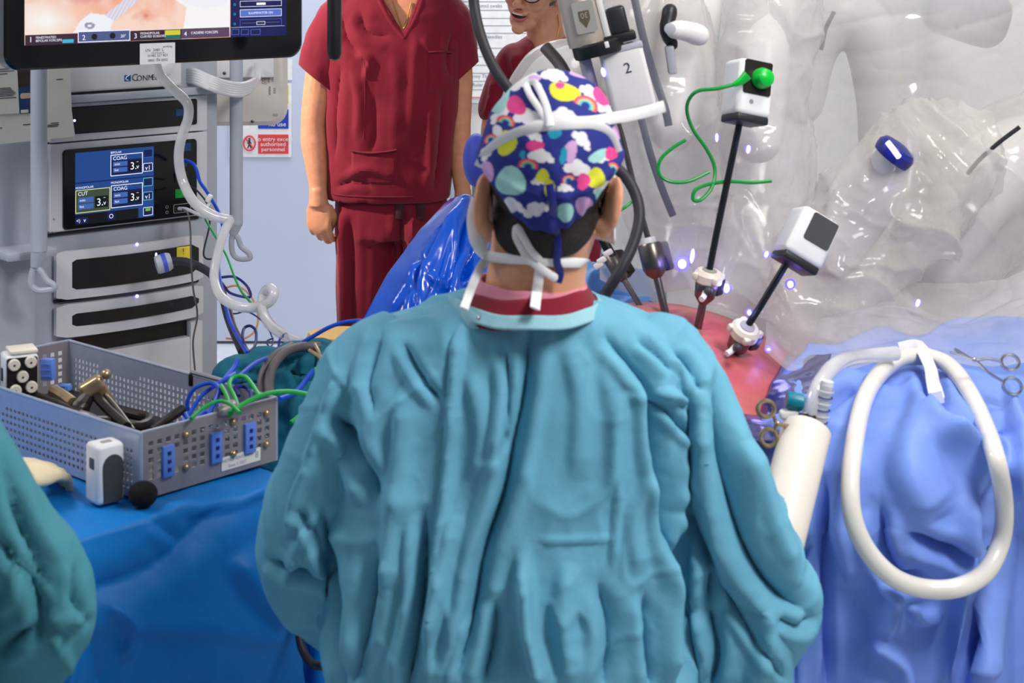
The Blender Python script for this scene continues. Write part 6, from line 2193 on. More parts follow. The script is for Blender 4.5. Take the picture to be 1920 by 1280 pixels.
# big periwinkle drape hanging on the right
DST = [([(1480, 830), (1550, 770), (1600, 730), (1640, 690)], 14, -.020), ([(1600, 700), (1640, 740), (1720, 745)], 12, .012), ([(1740, 690), (1760, 780), (1830, 850), (1870, 905)], 16, -.030), ([(1735, 830), (1800, 850), (1860, 910)], 16, .022),
       ([(1855, 905), (1845, 980), (1850, 1050), (1800, 1290)], 18, -.034), ([(1650, 950), (1655, 1030), (1690, 1080), (1740, 1070)], 14, -.016), ([(1660, 1200), (1680, 1130), (1665, 1060)], 14, .014), ([(1550, 900), (1545, 1050), (1550, 1290)], 12, -.016),
       ([(1700, 1130), (1720, 1160), (1760, 1150)], 10, .012), ([(1640, 1200), (1680, 1240), (1690, 1290)], 14, .016), ([(1790, 1060), (1785, 1170), (1790, 1290)], 10, .018), ([(1860, 1080), (1850, 1180), (1835, 1290)], 14, .020),
       ([(1890, 720), (1905, 850), (1880, 960)], 16, .018), ([(1730, 760), (1700, 880), (1740, 980)], 40, .020), ([(1600, 830), (1580, 960), (1600, 1100)], 26, .014), ([(1440, 800), (1500, 830), (1540, 900)], 14, .010), ([(1530, 1000), (1490, 1100), (1490, 1290)], 14, -.012),
       ([(1790, 700), (1840, 780), (1900, 820)], 14, -.014), ([(1700, 1000), (1780, 1030), (1850, 1040)], 14, -.016)]
def big_fn(u, v):
    x = 1320 + 760 * u
    y0 = np.interp(x, [1320, 1500, 1580, 1660, 1740, 1800, 1860, 1930, 2080], [630, 652, 640, 618, 628, 600, 585, 606, 560]) + 7 * np.sin(x * .045)
    y = y0 + (1655 - y0) * v
    base = np.interp(y, [600, 655, 720, 800, 1000, 1660], [3.02, 2.84, 2.66, 2.50, 2.40, 2.36])
    lobe = .10 * np.exp(-((x - 1700) / 150) ** 2 - ((y - 880) / 170) ** 2)
    gap = .18 * np.clip((x - 1840) / 60, 0, 1) * np.clip((y - 880) / 120, 0, 1)
    left = .12 * np.clip((1500 - x) / 160, 0, 1)
    d = base - lobe + gap + left + .016 * np.sin(x * .03 + y * .004) * np.clip((y - 950) / 200, 0, 1)
    return np.stack([(x - 960) / F * d, d, CZ - (y - YH) / F * d], 1)
bigd = cloth('patient_drape', 'periwinkle blue drape hanging in big folds behind the looped hose', 'drape', big_fn, 190, 220, 'drape_peri', DST, .0035, 7, 14, fscale=1.5, cut=[(1290, 560), (1500, 560), (1512, 655), (1466, 700), (1436, 788), (1290, 778)])
bd = bvh_of(bigd)
# drape between surgeon's neck and the belly
def mid_fn(u, v):
    x = 1040 + 210 * u
    y = 492 + 150 * v + 34 * (u - .3)
    d = 3.20 - .28 * v
    return np.stack([(x - 960) / F * d, d, CZ - (y - YH) / F * d], 1)
cloth('chest_drape', 'light blue folded drape between the patterned cap and the belly', 'drape', mid_fn, 90, 70, 'drape_mid', [([(1090, 560), (1110, 530), (1150, 525), (1180, 540)], 9, .022), ([(1095, 580), (1130, 550), (1190, 552)], 7, -.016), ([(1140, 590), (1190, 570), (1230, 570)], 6, .012), ([(1160, 600), (1200, 585), (1240, 590)], 5, -.010)], .004, 10, 3)

# shiny blue plastic sheet, raised to a peak behind the surgeon's neck
def shiny_fn(u, v):
    t = v
    # left edge runs from the peak down to the shoulder
    xl = np.interp(t, [0, .05, .2, .4, .66, 1], [845, 832, 790, 728, 662, 650])
    yl = np.interp(t, [0, .05, .2, .4, .66, 1], [374, 384, 430, 515, 640, 900])
    xr = np.interp(t, [0, .2, .66, 1], [905, 960, 1010, 1020])
    yr = np.interp(t, [0, .2, .66, 1], [378, 440, 640, 900])
    x = xl + (xr - xl) * u
    y = yl + (yr - yl) * u - 10 * np.sin(u * math.pi) * (1 - t)
    d = 3.42 - .16 * np.sin(u * math.pi) - .22 * np.clip(t / .66, 0, 1) + .10 * u
    return np.stack([(x - 960) / F * d, d, CZ - (y - YH) / F * d], 1)
SST = [([(868, 380), (840, 440), (800, 520), (760, 610)], 7, .020), ([(885, 385), (862, 460), (835, 560), (815, 620)], 7, -.018), ([(850, 400), (805, 480), (750, 570), (720, 610)], 5, .016), ([(860, 430), (850, 500), (830, 600)], 6, .018), ([(800, 480), (785, 560), (775, 610)], 5, -.014),
       ([(890, 470), (870, 530), (880, 600)], 9, -.020), ([(830, 530), (810, 560), (800, 600)], 5, .014), ([(895, 500), (880, 520), (860, 540)], 6, .016), ([(845, 545), (820, 530), (812, 515)], 6, .012), ([(905, 430), (890, 480), (860, 560)], 7, .014)]
cloth('plastic_sheet', 'shiny royal blue plastic sheet pulled to a peak in front of maroon trousers', 'sheet', shiny_fn, 110, 130, 'drape_shiny', SST, .0025, 7, 6)
scr_p = P(872, 384, 3.46)
st_ = thing('screen_frame', 'steel support frame under the peak of the shiny blue sheet', 'frame', (scr_p.x, 3.52, 0))
obj('upright', tube([Vector((scr_p.x, 3.52, .02)), Vector((scr_p.x, 3.52, scr_p.z - .04))], .012, 12), M['steel'], st_)
obj('foot', tr(lathe([(.15, 0), (.15, .02), (.02, .03)], 20), Matrix.Translation((scr_p.x, 3.52, 0))), M['steel'], st_)
# darker drape low between table and surgeon
def low_fn(u, v):
    x = 500 + 200 * u
    y = 1130 + 420 * v
    d = 2.72 - .06 * v + .02 * np.sin(u * 9)
    return np.stack([(x - 960) / F * d, d, CZ - (y - YH) / F * d], 1)
cloth('side_drape', 'plain blue drape hanging in shade below the left teal elbow', 'drape', low_fn, 50, 60, 'drape_blue', [([(560, 1150), (575, 1220), (570, 1300)], 12, -.012)], .004, 8, 8)

# ================================================================== ROBOT
def cap_limb(pts, n=24):
    return limb(pts, n, 6)
RB = thing('surgical_robot', 'large white surgical robot with jointed arms under clear plastic drapes', 'robot', (P(1700, 0, 3.7).x, 3.75, 0))
obj('column', rbox((.50, .45, 2.2), .08, 4, (P(1700, 0, 3.7).x + .35, 4.05, 1.1)), M['robot'], RB)
obj('boom', rbox((1.9, .42, .30), .08, 4, (P(1560, 0, 3.7).x, 3.85, 2.2)), M['robot'], RB)
obj('base', rbox((.9, .9, .22), .06, 4, (P(1700, 0, 3.7).x + .35, 4.05, .13)), M['robot_grey'], RB)
def arm_link(pts, m='robot', name='arm_link', vox=.006):
    me = fuse(limb(pts, 24, 6), vox, 4)
    return obj_me(name, me, M[m], RB)
# links, from the left
arm_link([(1240, -160, 3.55, 60), (1200, -20, 3.40, 56), (1130, 110, 3.28, 52), (1045, 160, 3.22, 64), (985, 245, 3.18, 50)])
l2 = arm_link([(1330, -160, 3.5, 62), (1300, -20, 3.35, 60), (1285, 120, 3.2, 56), (1260, 240, 3.12, 46)])
arm_link([(1470, -160, 3.5, 66), (1440, -20, 3.35, 60), (1430, 110, 3.16, 52), (1420, 260, 3.10, 48)])
ar = arm_link([(1500, 190, 3.52, 46), (1520, 90, 3.52, 52), (1570, 30, 3.52, 56), (1625, 60, 3.52, 52), (1650, 180, 3.52, 46), (1655, 320, 3.50, 44)])
obj('seam', tube([P(1564, 22, 3.40), P(1548, 55, 3.40), P(1540, 92, 3.42)], .0045, 8, smooth=5), M['robot_dark'], ar)
jn = obj('joint_cover', tr(rbox((.17, .12, .13), .045, 6), imgframe(1812, 24, 3.52, -18)), M['robot_grey'], RB)
obj('screw', ellipsoid(P(1795, 52, 3.455), .004, 8, 6), M['robot_dark'], jn)
e_ = arm_link([(1560, 470, 3.10, 56), (1620, 380, 3.08, 60), (1668, 306, 3.00, 40)])
f_ = imgframe(1678, 286, 2.97, -38, -20)
rg = obj('light_ring', tr(lathe([(.034, -.012), (.036, -.004), (.036, .006), (.030, .014), (.012, .018)], 30), f_ @ Matrix.Rotation(math.radians(-90), 4, 'X')), M['navy_cable'], e_)
obj('light_strip', tube([P(1664, 266, 2.925), P(1674, 279, 2.92), P(1685, 294, 2.925)], .0052, 8, smooth=4), M['led_core'], rg)
a4 = arm_link([(2010, 330, 3.35, 90), (1930, 300, 3.3, 86), (1850, 340, 3.26, 78), (1790, 420, 3.22, 70), (1745, 520, 3.2, 52)])
obj('seam', tube([P(1912, 238, 3.05), P(1872, 268, 3.06), P(1836, 300, 3.07), P(1815, 325, 3.09)], .004, 8, smooth=5), M['robot_dark'], a4)
obj('shadow_gap', tube([P(1705, 500, 3.10), P(1680, 530, 3.10), P(1662, 542, 3.10)], [.004, .012, .005], 10, flat=.5, up=(0, 1, 0), smooth=4), M['robot_grey'], a4)
jb = arm_link([(1256, 20, 2.99, 16), (1250, 60, 2.98, 14), (1262, 84, 2.98, 12)], 'robot_dark')
jw = arm_link([(1264, 56, 2.95, 18), (1285, 58, 2.96, 20), (1310, 66, 2.98, 22)], 'robot')
obj('pivot', tr(lathe([(.010, 0), (.010, .003), (.007, .004)], 16), imgframe(1256, 54, 2.931)), M['robot_grey'], jw)
obj('link_grey', tr(rbox((.016, .05, .02), .004, 2), imgframe(1258, 112, 2.97, 8)), M['robot_grey'], RB)
obj('hose_on_arm', tube([P(1022, 88, 3.0), P(1048, 118, 2.98), P(1066, 150, 2.96)], .011, 12, smooth=4), M['grey_cable'], RB)

# --- arm number 2 with the endoscope
A2 = thing('endoscope', 'silver camera endoscope in black collar on arm marked 2', 'endoscope', P(1140, 180, 2.95))
f2 = imgframe(1128, 60, 2.95, 14)
def g2(x, y):
    """px offset in the arm's own axes -> metres"""
    return L(x, 2.95), L(y, 2.95)
hs = L(1, 2.95)
rotY = Matrix.Rotation(math.radians(-90), 4, 'X')
sc_ = obj('scope_body', tr(tr(lathe([(36 * hs, -2 * hs), (37 * hs, 8 * hs), (36 * hs, 130 * hs), (30 * hs, 150 * hs)], 30), Matrix.Translation((-30 * hs, -14 * hs, 0)) @ rotY), f2), M['scope'], A2)
fl = imgframe(1096, 32, 2.95 - 38 * hs, 12)
lbp = obj('label_plate', tr(plate(40 * hs, 60 * hs, 6 * hs, .001), fl), M['label_grey'], sc_)
obj('arrow', tr(prism([(-10 * hs, 12 * hs), (10 * hs, 12 * hs), (10 * hs, -4 * hs), (0, -20 * hs), (-10 * hs, -4 * hs)], .001, .002), fl), M['label_olive'], lbp, smooth=False)
obj('lettering', tr(tr(text('30', 15 * hs), Matrix.Translation((0, 4 * hs, .0024)) @ Matrix.Rotation(math.pi, 4, 'Z')), fl), M['label_grey'], lbp, smooth=False)
obj('collar', tr(tr(lathe([(46 * hs, -14 * hs), (48 * hs, -8 * hs), (48 * hs, 8 * hs), (44 * hs, 12 * hs)], 30), Matrix.Translation((-14 * hs, -26 * hs, 0)) @ rotY), f2), M['black_plastic'], A2)
obj('collar_arm', tr(rbox((60 * hs, 18 * hs, 50 * hs), 4 * hs, 3, (30 * hs, -18 * hs, 0)), f2), M['black_plastic'], A2)
obj('latch_block', tr(rbox((36 * hs, 54 * hs, 40 * hs), 7 * hs, 3, (34 * hs, 14 * hs, -4 * hs)), f2), M['robot_dark'], A2)
obj('white_rail', tr(rbox((12 * hs, 150 * hs, 22 * hs), 3 * hs, 2, (8 * hs, 58 * hs, 10 * hs)), f2), M['robot'], A2)
obj('collar_pin', tr(rbox((8 * hs, 12 * hs, 6 * hs), 1.5 * hs, 2, (2 * hs, -22 * hs, 46 * hs)), f2), M['robot'], A2)
car = obj('carriage', tr(rbox((82 * hs, 120 * hs, 70 * hs), 9 * hs, 4, (26 * hs, -96 * hs, -14 * hs)), f2), M['robot'], A2)
obj('carriage_top', tr(rbox((84 * hs, 13 * hs, 72 * hs), 3 * hs, 3, (26 * hs, -38 * hs, -14 * hs)), f2), M['robot_grey'], A2)
obj('numeral', tr(tr(text('2', 28 * hs), Matrix.Translation((30 * hs, -76 * hs, 22 * hs))), f2), M['ink'], car, smooth=False)
obj('status_light', tr(ellipsoid((-16 * hs, -72 * hs, 21 * hs), (4 * hs, 2 * hs, 9 * hs), 14, 10, Matrix.Rotation(math.radians(90), 3, 'X')), f2), M['led_core'], car)
obj('guide_rod', tube([P(1094, 96, 2.97), P(1098, 118, 2.97), P(1112, 170, 2.97), P(1118, 195, 2.97)], [11 * hs, 12 * hs, 12 * hs, 12 * hs], 16), M['robot_grey'], A2)
obj('guide_tip', tube([P(1091, 88, 2.968), P(1096, 112, 2.968)], 13 * hs, 16), M['robot_dark'], A2)
obj('scope_shaft', tube([P(1150, 200, 2.97), P(1168, 262, 2.97), P(1196, 380, 2.955), P(1222, 470, 2.95)], 5.5 * hs, 14), M['steel_dark'], A2)

# --- ports (cannulas) in the belly
def axis_mat(a, b):
    z = (b - a).normalized()
    m = z.to_track_quat('Z', 'Y').to_matrix().to_4x4()
    m.translation = a
    return m
def port(label, head, tip, hr, m_head, dark=False, tabs=True, tube_r=.0068):
    t = thing('port_cannula', label, 'port', tip, 'cannulas through the belly wall')
    ax = axis_mat(head, tip)
    ln = (tip - head).length
    if dark:
        obj('head', tr(lathe([(hr * .9, -.020), (hr, -.016), (hr, .022), (hr * .8, .032), (tube_r * 1.2, .040)], 22), ax), M['steel_dark'], t)
        obj('clamp', tr(rbox((.022, .024, .050), .004, 2, (hr * 1.25, 0, .006)), ax), M['robot_dark'], t)
        obj('seal', tr(lathe([(hr * .6, -.030), (hr * .65, -.020)], 18), ax), M['white'], t)
    else:
        hd = obj('seal_cap', tr(lathe([(hr * .35, -.012), (hr * .8, -.012), (hr, -.006), (hr, .006), (hr * .8, .010)], 26), ax), M['cream'], t)
        obj('seal_ring', tr(lathe([(hr * .52, -.0135), (hr * .52, -.010)], 20), ax), M['label_grey'], hd)
        for k in range(4):
            a = k * math.pi / 2 + .5
            obj('lug', tr(rbox((.012, .010, .012), .003, 2, (hr * math.cos(a), hr * math.sin(a), -.002)), ax), M['cream'], hd)
        obj('body', tr(lathe([(hr * .75, .008), (hr * .8, .014), (hr * .7, .034), (tube_r * 1.1, .046)], 22), ax), M[m_head], t)
        obj('clamp', tr(rbox((.020, .034, .030), .004, 2, (-hr * .9, 0, .016)), ax), M['robot_dark'], t)
        tp = obj('stopcock', tr(tube([(hr * .5, -hr * .3, .020), (hr * 1.1, -hr * .6, .024), (hr * 1.5, -hr * .7, .026)], .005, 10), ax), M['white'], t)
        obj('stopcock_knob', ellipsoid(ax @ Vector((hr * .8, -hr * .7, .014)), .0075, 12, 8), M['dark_grey'], tp)
    obj('tube', tr(lathe([(tube_r, .03), (tube_r, ln + .02)], 16), ax), M['steel_dark'], t)
    return t
pa, pb = P(1222, 478, 2.95), P(1249, 592, 2.925)
port('dark steel cannula around the endoscope with square black clamp', pa, pb, .021, 'steel_dark', True)
pc, pd = P(1328, 520, 2.84), P(1306, 626, 2.855)
port('white capped cannula holding the upright middle instrument', pc, pd, .024, 'steel_dark')
pe, pf2 = P(1396, 622, 2.74), P(1365, 682, 2.775)
port('white capped cannula nearest the right edge of the belly', pe, pf2, .024, 'steel_dark')
pg2, ph = P(1150, 492, 3.05), P(1208, 586, 2.99)
lp = port('small cannula with white taps beside the black cable', pg2, ph, .014, 'steel', True, tube_r=.005)
for x, y in ((1128, 488), (1140, 474), (1122, 497)):
    obj('tap', tr(rbox((.018, .010, .010), .003, 2), imgframe(x, y, 3.02, 30)), M['white'], lp)
obj('obturator', tube([P(1124, 436, 3.06), P(1148, 482, 3.05)], .009, 12), M['black_plastic'], lp)

# --- instruments
def instrument(label, box_f, size, shaft, plug=None):
    t = thing('robot_instrument', label, 'instrument', shaft[-1], 'instruments on the robot arms')
    w, h, d = size
    obj('housing', tr(rbox((w, h, d), .010, 4), box_f), M['white'], t)
    obj('nose', tr(rbox((w * .92, .014, d * .92), .004, 3, (0, -h / 2 - .004, 0)), box_f), M['robot_dark'], t)
    obj('shaft', tube(shaft, .0058, 14), M['black_plastic'], t)
    obj('side_groove', tr(rbox((.002, h * .7, .004), .0008, 1, (w / 2, 0, -d * .15)), box_f), M['dark_grey'], t)
    return t
fB = imgframe(1401, 168, 2.84, -12, 24, -10)
i1 = instrument('white instrument box with green round plug on the middle arm', fB, (.066, .094, .060), [P(1388, 224, 2.84), P(1345, 430, 2.845), P(1328, 516, 2.842), P(1322, 548, 2.85)])
pn = obj('dark_panel', tr(tr(plate(.052, .056, .004, .003), Matrix.Translation((0, .017, .029))), fB), M['brown_black'], i1)
gp = obj('plug', tr(tr(lathe([(.017, 0), (.018, .010), (.014, .022), (.008, .026)], 20), Matrix.Translation((.004, .016, .031))), fB), M['green_bright'], i1)
obj('plug_boot', tube([P(1402, 140, 2.79), P(1390, 152, 2.79), P(1376, 159, 2.79)], [.009, .007, .0042], 12), M['green_bright'], gp)
obj('logo_dot', tr(tr(lathe([(.004, 0), (.004, .0004)], 14), Matrix.Translation((-.008, -.024, .0302))), fB), M['label_grey'], i1)
fC = imgframe(1512, 446, 2.74, -32, 14, -12)
i2 = instrument('white instrument box with dark square panel on the right arm', fC, (.070, .082, .062), [P(1478, 488, 2.74), P(1425, 575, 2.74), P(1396, 620, 2.74), P(1382, 646, 2.76)])
obj('dark_panel', tr(tr(plate(.046, .046, .004, .003), Matrix.Translation((.006, .014, .030))), fC), M['dark_grey'], i2)
gr = cable('green_instrument_lead', 'bright green lead curling from the round plug down the clear drape', [(1378, 158, 2.79), (1345, 166, 2.79), (1305, 172, 2.80), (1288, 200, 2.82), (1298, 240, 2.84), (1325, 280, 2.85), (1340, 315, 2.85), (1335, 350, 2.84), (1315, 374, 2.83), (1300, 374, 2.83), (1304, 356, 2.83), (1330, 345, 2.84), (1370, 340, 2.85), (1410, 342, 2.86), (1446, 339, 2.87)], 3.6, 'green_cable', 'robot leads')
cable('green_instrument_lead', 'green lead in an open hook beside the patterned cap', [(1286, 262, 2.84), (1260, 278, 2.84), (1238, 300, 2.84), (1236, 325, 2.84), (1256, 340, 2.84), (1290, 340, 2.84), (1330, 322, 2.85)], 3.4, 'green_cable', 'robot leads')
cable('green_instrument_lead', 'short green lead end behind the right ear', [(1152, 402, 2.9), (1175, 386, 2.9), (1192, 372, 2.92)], 3.0, 'green_cable', 'robot leads')
# black camera cable: over the nurse, behind the cap, down to the gown
cable('camera_cable', 'thick black camera cable swinging across the nurse and behind the cap', [(888, -60, 2.7), (888, 0, 2.7), (898, 55, 2.68), (918, 110, 2.66), (945, 155, 2.64), (1000, 215, 2.62), (1080, 270, 2.6), (1150, 310, 2.58), (1185, 350, 2.56), (1199, 400, 2.54), (1188, 455, 2.52), (1160, 512, 2.5), (1122, 572, 2.5), (1100, 620, 2.5)], 10.5, 'black_rubber', None, 'cable', 14)

# lights on the arms
def led(x, y, Y, rx, ry, label, rot=0, big=False):
    t = obj('status_lamp', ellipsoid(P(x, y, Y), (L(rx, Y), L(rx, Y) * .6, L(ry, Y)), 14, 10, Matrix.Rotation(math.radians(rot), 3, 'Y')), M['led_core'])
    tag(t, label, 'light', 'blue status lamps of the robot')
    obj('bezel', tr(lathe([(L(rx * 1.5, Y), -.002), (L(rx * 1.7, Y), .001), (L(rx * 1.1, Y), .002)], 16, False), axis_mat(P(x, y, Y) + Vector((0, .003, 0)), P(x, y, Y) + Vector((0, -1, 0)))), M['led'], t)
    if big:
        d = bpy.data.lights.new('status_lamp_glow', 'POINT')
        d.energy = big
        d.color = (.30, .28, 1.0)
        d.shadow_soft_size = .01
        lo = bpy.data.objects.new('status_lamp_glow', d)
        COL.objects.link(lo)
        lo.location = P(x, y, Y - .03)
led(1279, 495, 2.93, 8, 9, 'bright blue white lamp right of the endoscope cannula', 0, .06)
led(1344, 258, 2.84, 3, 8, 'narrow blue lamp left of the upright instrument shaft')
led(1403, 280, 2.84, 4, 8, 'narrow blue lamp right of the upright instrument shaft', 8, .012)
led(1362, 540, 2.86, 6, 9, 'blue lamp beside the middle white capped cannula', 0, .05)
led(1482, 533, 2.74, 6, 7, 'round blue lamp under the right instrument box', 0, .02)
led(1437, 477, 2.76, 4, 6, 'small blue lamp left of the right instrument box', 20)
led(1405, 586, 2.76, 4, 5, 'small blue lamp above the right white capped cannula', 0, .025)
led(1441, 655, 2.78, 4, 3, 'tiny blue lamp at the hem over the right side of the belly', 0, .035)
led(1721, 568, 2.86, 4, 7, 'blue lamp low in the cloudy plastic above the drape', 20, .015)
led(1298, 480, 2.95, 4, 14, 'tall dim blue lamp between the two left cannulas', 8, .02)

# ================================================================== CLEAR PLASTIC DRAPES
def crumple(co, no, amp, s, seed):
    w = np.stack([fbm(co * s * .5 + 3, 2, seed + 1), fbm(co * s * .5 + 7, 2, seed + 2), fbm(co * s * .5 + 11, 2, seed + 3)], 1) * .7
    d = fbm(co * s * .6 + w, 2, seed) * amp
    d += (1 - np.abs(vnoise(co * s * .9 + w * 1.5, seed + 5))) ** 7 * amp * .75
    d += (1 - np.abs(vnoise(co * s * 2.0 + w * 3, seed + 9))) ** 5 * amp * .30
    d += (1 - np.abs(vnoise(co * s * 3.7 + w * 4, seed + 13))) ** 5 * amp * .13
    return co + no * d[:, None]
def sleeve(name, label, path, m, seed, amp=.016, s=9, nu=110, nv=150, straps=()):
    pts = catmull([P(x, y, Y) for x, y, Y, r in path], 12)
    rad = []
    for (a, b) in zip(path[:-1], path[1:]):
        for k in range(12):
            t = k / 12
            rad.append(L(a[3] * (1 - t) + b[3] * t, a[2]))
    rad.append(L(path[-1][3], path[-1][2]))
    step = np.linspace(0, len(pts) - 1, nv)
    P2, R2 = [], []
    for q_ in step:
        i = min(int(q_), len(pts) - 2)
        t = q_ - i
        P2.append(pts[i] * (1 - t) + pts[i + 1] * t)
        R2.append(rad[i] * (1 - t) + rad[i + 1] * t)
    v, f = tube(P2, R2, nu, False)
    me = bpy.data.meshes.new(name)
    me.from_pydata([tuple(p) for p in v], [], f)
    me.update()
    bm = bmesh.new(); bm.from_mesh(me); bmesh.ops.recalc_face_normals(bm, faces=bm.faces); bm.to_mesh(me); bm.free()
    co, no = mesh_arrays(me)
    set_co(me, crumple(co, no, amp, s, seed))
    o = obj_me(name, me, M[m], None, sharp=0)
    tag(o, label, 'plastic drape', 'clear plastic arm drapes')
    for pp, r_ in straps:
        obj('strap', tube([P(*a) for a in pp], L(r_, 2.9), 8, flat=.2, up=(0, -1, 0), smooth=5), M['strap'], o)
    return o
sleeve('arm_drape', 'clear plastic sleeve behind the endoscope with two long grey straps', [(1215, -80, 3.12, 88), (1228, 60, 3.10, 92), (1240, 200, 3.08, 100), (1258, 330, 3.06, 102), (1272, 450, 3.04, 82), (1285, 540, 3.02, 52)], 'film', 5, .016,
       straps=[([(1186, -20, 2.96), (1206, 70, 2.95), (1226, 140, 2.95), (1246, 200, 2.94), (1254, 236, 2.94)], 7.5), ([(1186, 168, 2.95), (1200, 215, 2.94), (1220, 290, 2.93), (1240, 350, 2.93), (1262, 405, 2.94)], 7)])
sleeve('arm_drape', 'clear plastic sleeve hanging round the upright middle instrument', [(1452, -80, 3.10, 96), (1440, 60, 3.08, 88), (1432, 180, 3.06, 84), (1424, 320, 3.04, 92), (1404, 440, 3.02, 92), (1376, 540, 3.00, 66), (1362, 580, 2.99, 42)], 'film', 25, .016)
sleeve('arm_drape', 'crumpled shiny plastic sleeve round the right instrument arm', [(1830, 250, 3.14, 60), (1760, 310, 3.10, 104), (1690, 370, 3.06, 122), (1610, 450, 3.02, 112), (1540, 530, 2.98, 96), (1480, 600, 2.94, 60), (1452, 630, 2.92, 40)], 'film_thin', 45, .030, 9)
sleeve('arm_drape', 'smooth plastic sleeve over the arm at the right edge', [(2080, 300, 3.3, 130), (1960, 300, 3.26, 126), (1860, 350, 3.22, 120), (1790, 440, 3.18, 108), (1740, 540, 3.14, 90), (1705, 620, 3.12, 60)], 'film', 65, .014, 7)
sleeve('arm_drape', 'pale plastic sleeve arching above the patterned cap', [(1270, -140, 3.5, 80), (1215, -20, 3.36, 74), (1140, 115, 3.26, 66), (1042, 165, 3.20, 80), (975, 260, 3.14, 60)], 'film_milky', 85, .005, 5)
def wide_fn(u, v):
    x = 1132 + 938 * u
    hem = np.interp(x, [1090, 1190, 1300, 1420, 1500, 1600, 1720, 1860, 2070], [500, 545, 592, 640, 672, 668, 648, 668, 650])
    y = -90 + (hem + 90) * v
    d = 3.34 - .32 * v ** 3 + .03 * np.sin(u * 17) * (.4 + v) - .02 * np.cos(u * 31 + 1) * v
    return np.stack([(x - 960) / F * d, d, CZ - (y - YH) / F * d], 1)
g = grid(wide_fn, 230, 190)
me = bpy.data.meshes.new('wide')
me.from_pydata(g[0].tolist(), [], g[1].tolist())
me.update()
co, no = mesh_arrays(me)
set_co(me, crumple(co, no, .014, 4, 100))
o = obj_me('robot_drape', me, M['film_milky'], None, sharp=0)
tag(o, 'wide cloudy plastic curtain hanging behind all the robot arms', 'plastic drape', 'clear plastic arm drapes')
# low front apron of plastic over the drape on the right
def apron_fn(u, v):
    x = 1440 + 600 * u
    hem = np.interp(x, [1440, 1480, 1560, 1640, 1700, 1780, 1860, 2040], [655, 688, 690, 672, 652, 670, 682, 650])
    y = 470 + 60 * np.sin(u * 3.2) + (hem - 470 - 60 * np.sin(u * 3.2)) * v
    d = 3.02 - .32 * v + .02 * np.sin(u * 14)
    return np.stack([(x - 960) / F * d, d, CZ - (y - YH) / F * d], 1)
g = grid(apron_fn, 150, 80)
me = bpy.data.meshes.new('apron')
me.from_pydata(g[0].tolist(), [], g[1].tolist())
me.update()
co, no = mesh_arrays(me)
set_co(me, crumple(co, no, .014, 7, 140))
o = obj_me('robot_drape', me, M['film_thin'], None, sharp=0)
tag(o, 'low bulging plastic hem resting on the periwinkle drape', 'plastic drape', 'clear plastic arm drapes')

# ================================================================== RIGHT FOREGROUND
def D(x, y, off, default=2.45):
    return surf(bd, x, y, off, default)
# looped cream hose
loop = [(1735, 668), (1690, 672), (1650, 700), (1620, 750), (1602, 830), (1594, 910), (1602, 980), (1632, 1040), (1680, 1085), (1740, 1104), (1800, 1100), (1850, 1070), (1878, 1010), (1882, 940), (1868, 860), (1840, 780), (1805, 715), (1775, 682), (1738, 667)]
lp_ = [D(x, y, .05) for x, y in loop]
for _ in range(2):
    ys = [min(p.y, (lp_[max(i - 1, 0)].y + lp_[min(i + 1, len(lp_) - 1)].y) / 2) for i, p in enumerate(lp_)]
    lp_ = [P(x, y, k) for (x, y), k in zip(loop, ys)]
hz = obj('looped_hose', tube(lp_, L(17.5, 2.38), 18, smooth=8), M['hose_cream'])
tag(hz, 'thick cream hose hanging in a big open loop on the drape', 'hose')
sp_ = [D(1686, 656, .11), D(1722, 652, .125), D(1742, 684, .125), D(1750, 716, .11), D(1756, 742, .085)]
o = obj('hose_strap', tube(sp_, L(17, 2.4), 10, flat=.16, up=(0, -1, .15), smooth=5), M['white'])
tag(o, 'white fabric strap folded over the top of the looped hose', 'strap')
obj('hook_pad', tr(rbox((.018, .020, .004), .001, 1), imgframe(1757, 745, D(1757, 745, .08).y, 12)), M['white'], o)
# scissors handled clamp pinning the drape
def clamp_tool(label, c1, c2, joint, tips, r, Y, m, rw=.0022):
    t = thing('towel_clamp', label, 'clamp', P(joint[0], joint[1], Y), 'clamps pinning the drapes')
    for i, (c, tip) in enumerate(zip((c1, c2), tips)):
        ring = [P(c[0] + c[2] * math.cos(a) * math.cos(c[4]) - c[3] * math.sin(a) * math.sin(c[4]), c[1] + c[2] * math.cos(a) * math.sin(c[4]) + c[3] * math.sin(a) * math.cos(c[4]), Y) for a in [2 * math.pi * k / 24 for k in range(24)]]
        h = obj('finger_ring', tube(ring, rw * 1.2, 8, closed=True), M[m], t)
        j = min(ring, key=lambda p: (p - P(joint[0], joint[1], Y)).length)
        obj('arm', tube([j, P((joint[0] + j_px(j)[0]) / 2, (joint[1] + j_px(j)[1]) / 2 + (4 if i else -4), Y), P(joint[0], joint[1], Y), P(tip[0], tip[1], Y)], rw, 8, smooth=4), M[m], t)
    obj('pivot', ellipsoid(P(joint[0], joint[1], Y - .002), rw * 1.7, 10, 8), M[m], t)
    return t
def j_px(p):
    r = proj(np.array([list(p)]))[0]
    return float(r[0]), float(r[1])
yR = D(1898, 735, .03).y
clamp_tool('steel ring handled clamp at the upper right corner of the drape', (1894, 679, 17, 14, .3), (1898, 724, 18, 15, .5), (1826, 674), ((1790, 654), (1782, 660)), .002, yR, 'steel')
yL = 2.34
clamp_tool('gold toned ring handled clamp beside the cream sheath', (1436, 766, 16, 15, .4), (1441, 820, 15, 16, -.2), (1458, 794), ((1492, 800), (1490, 808)), .002, yL, 'bronze', .0026)
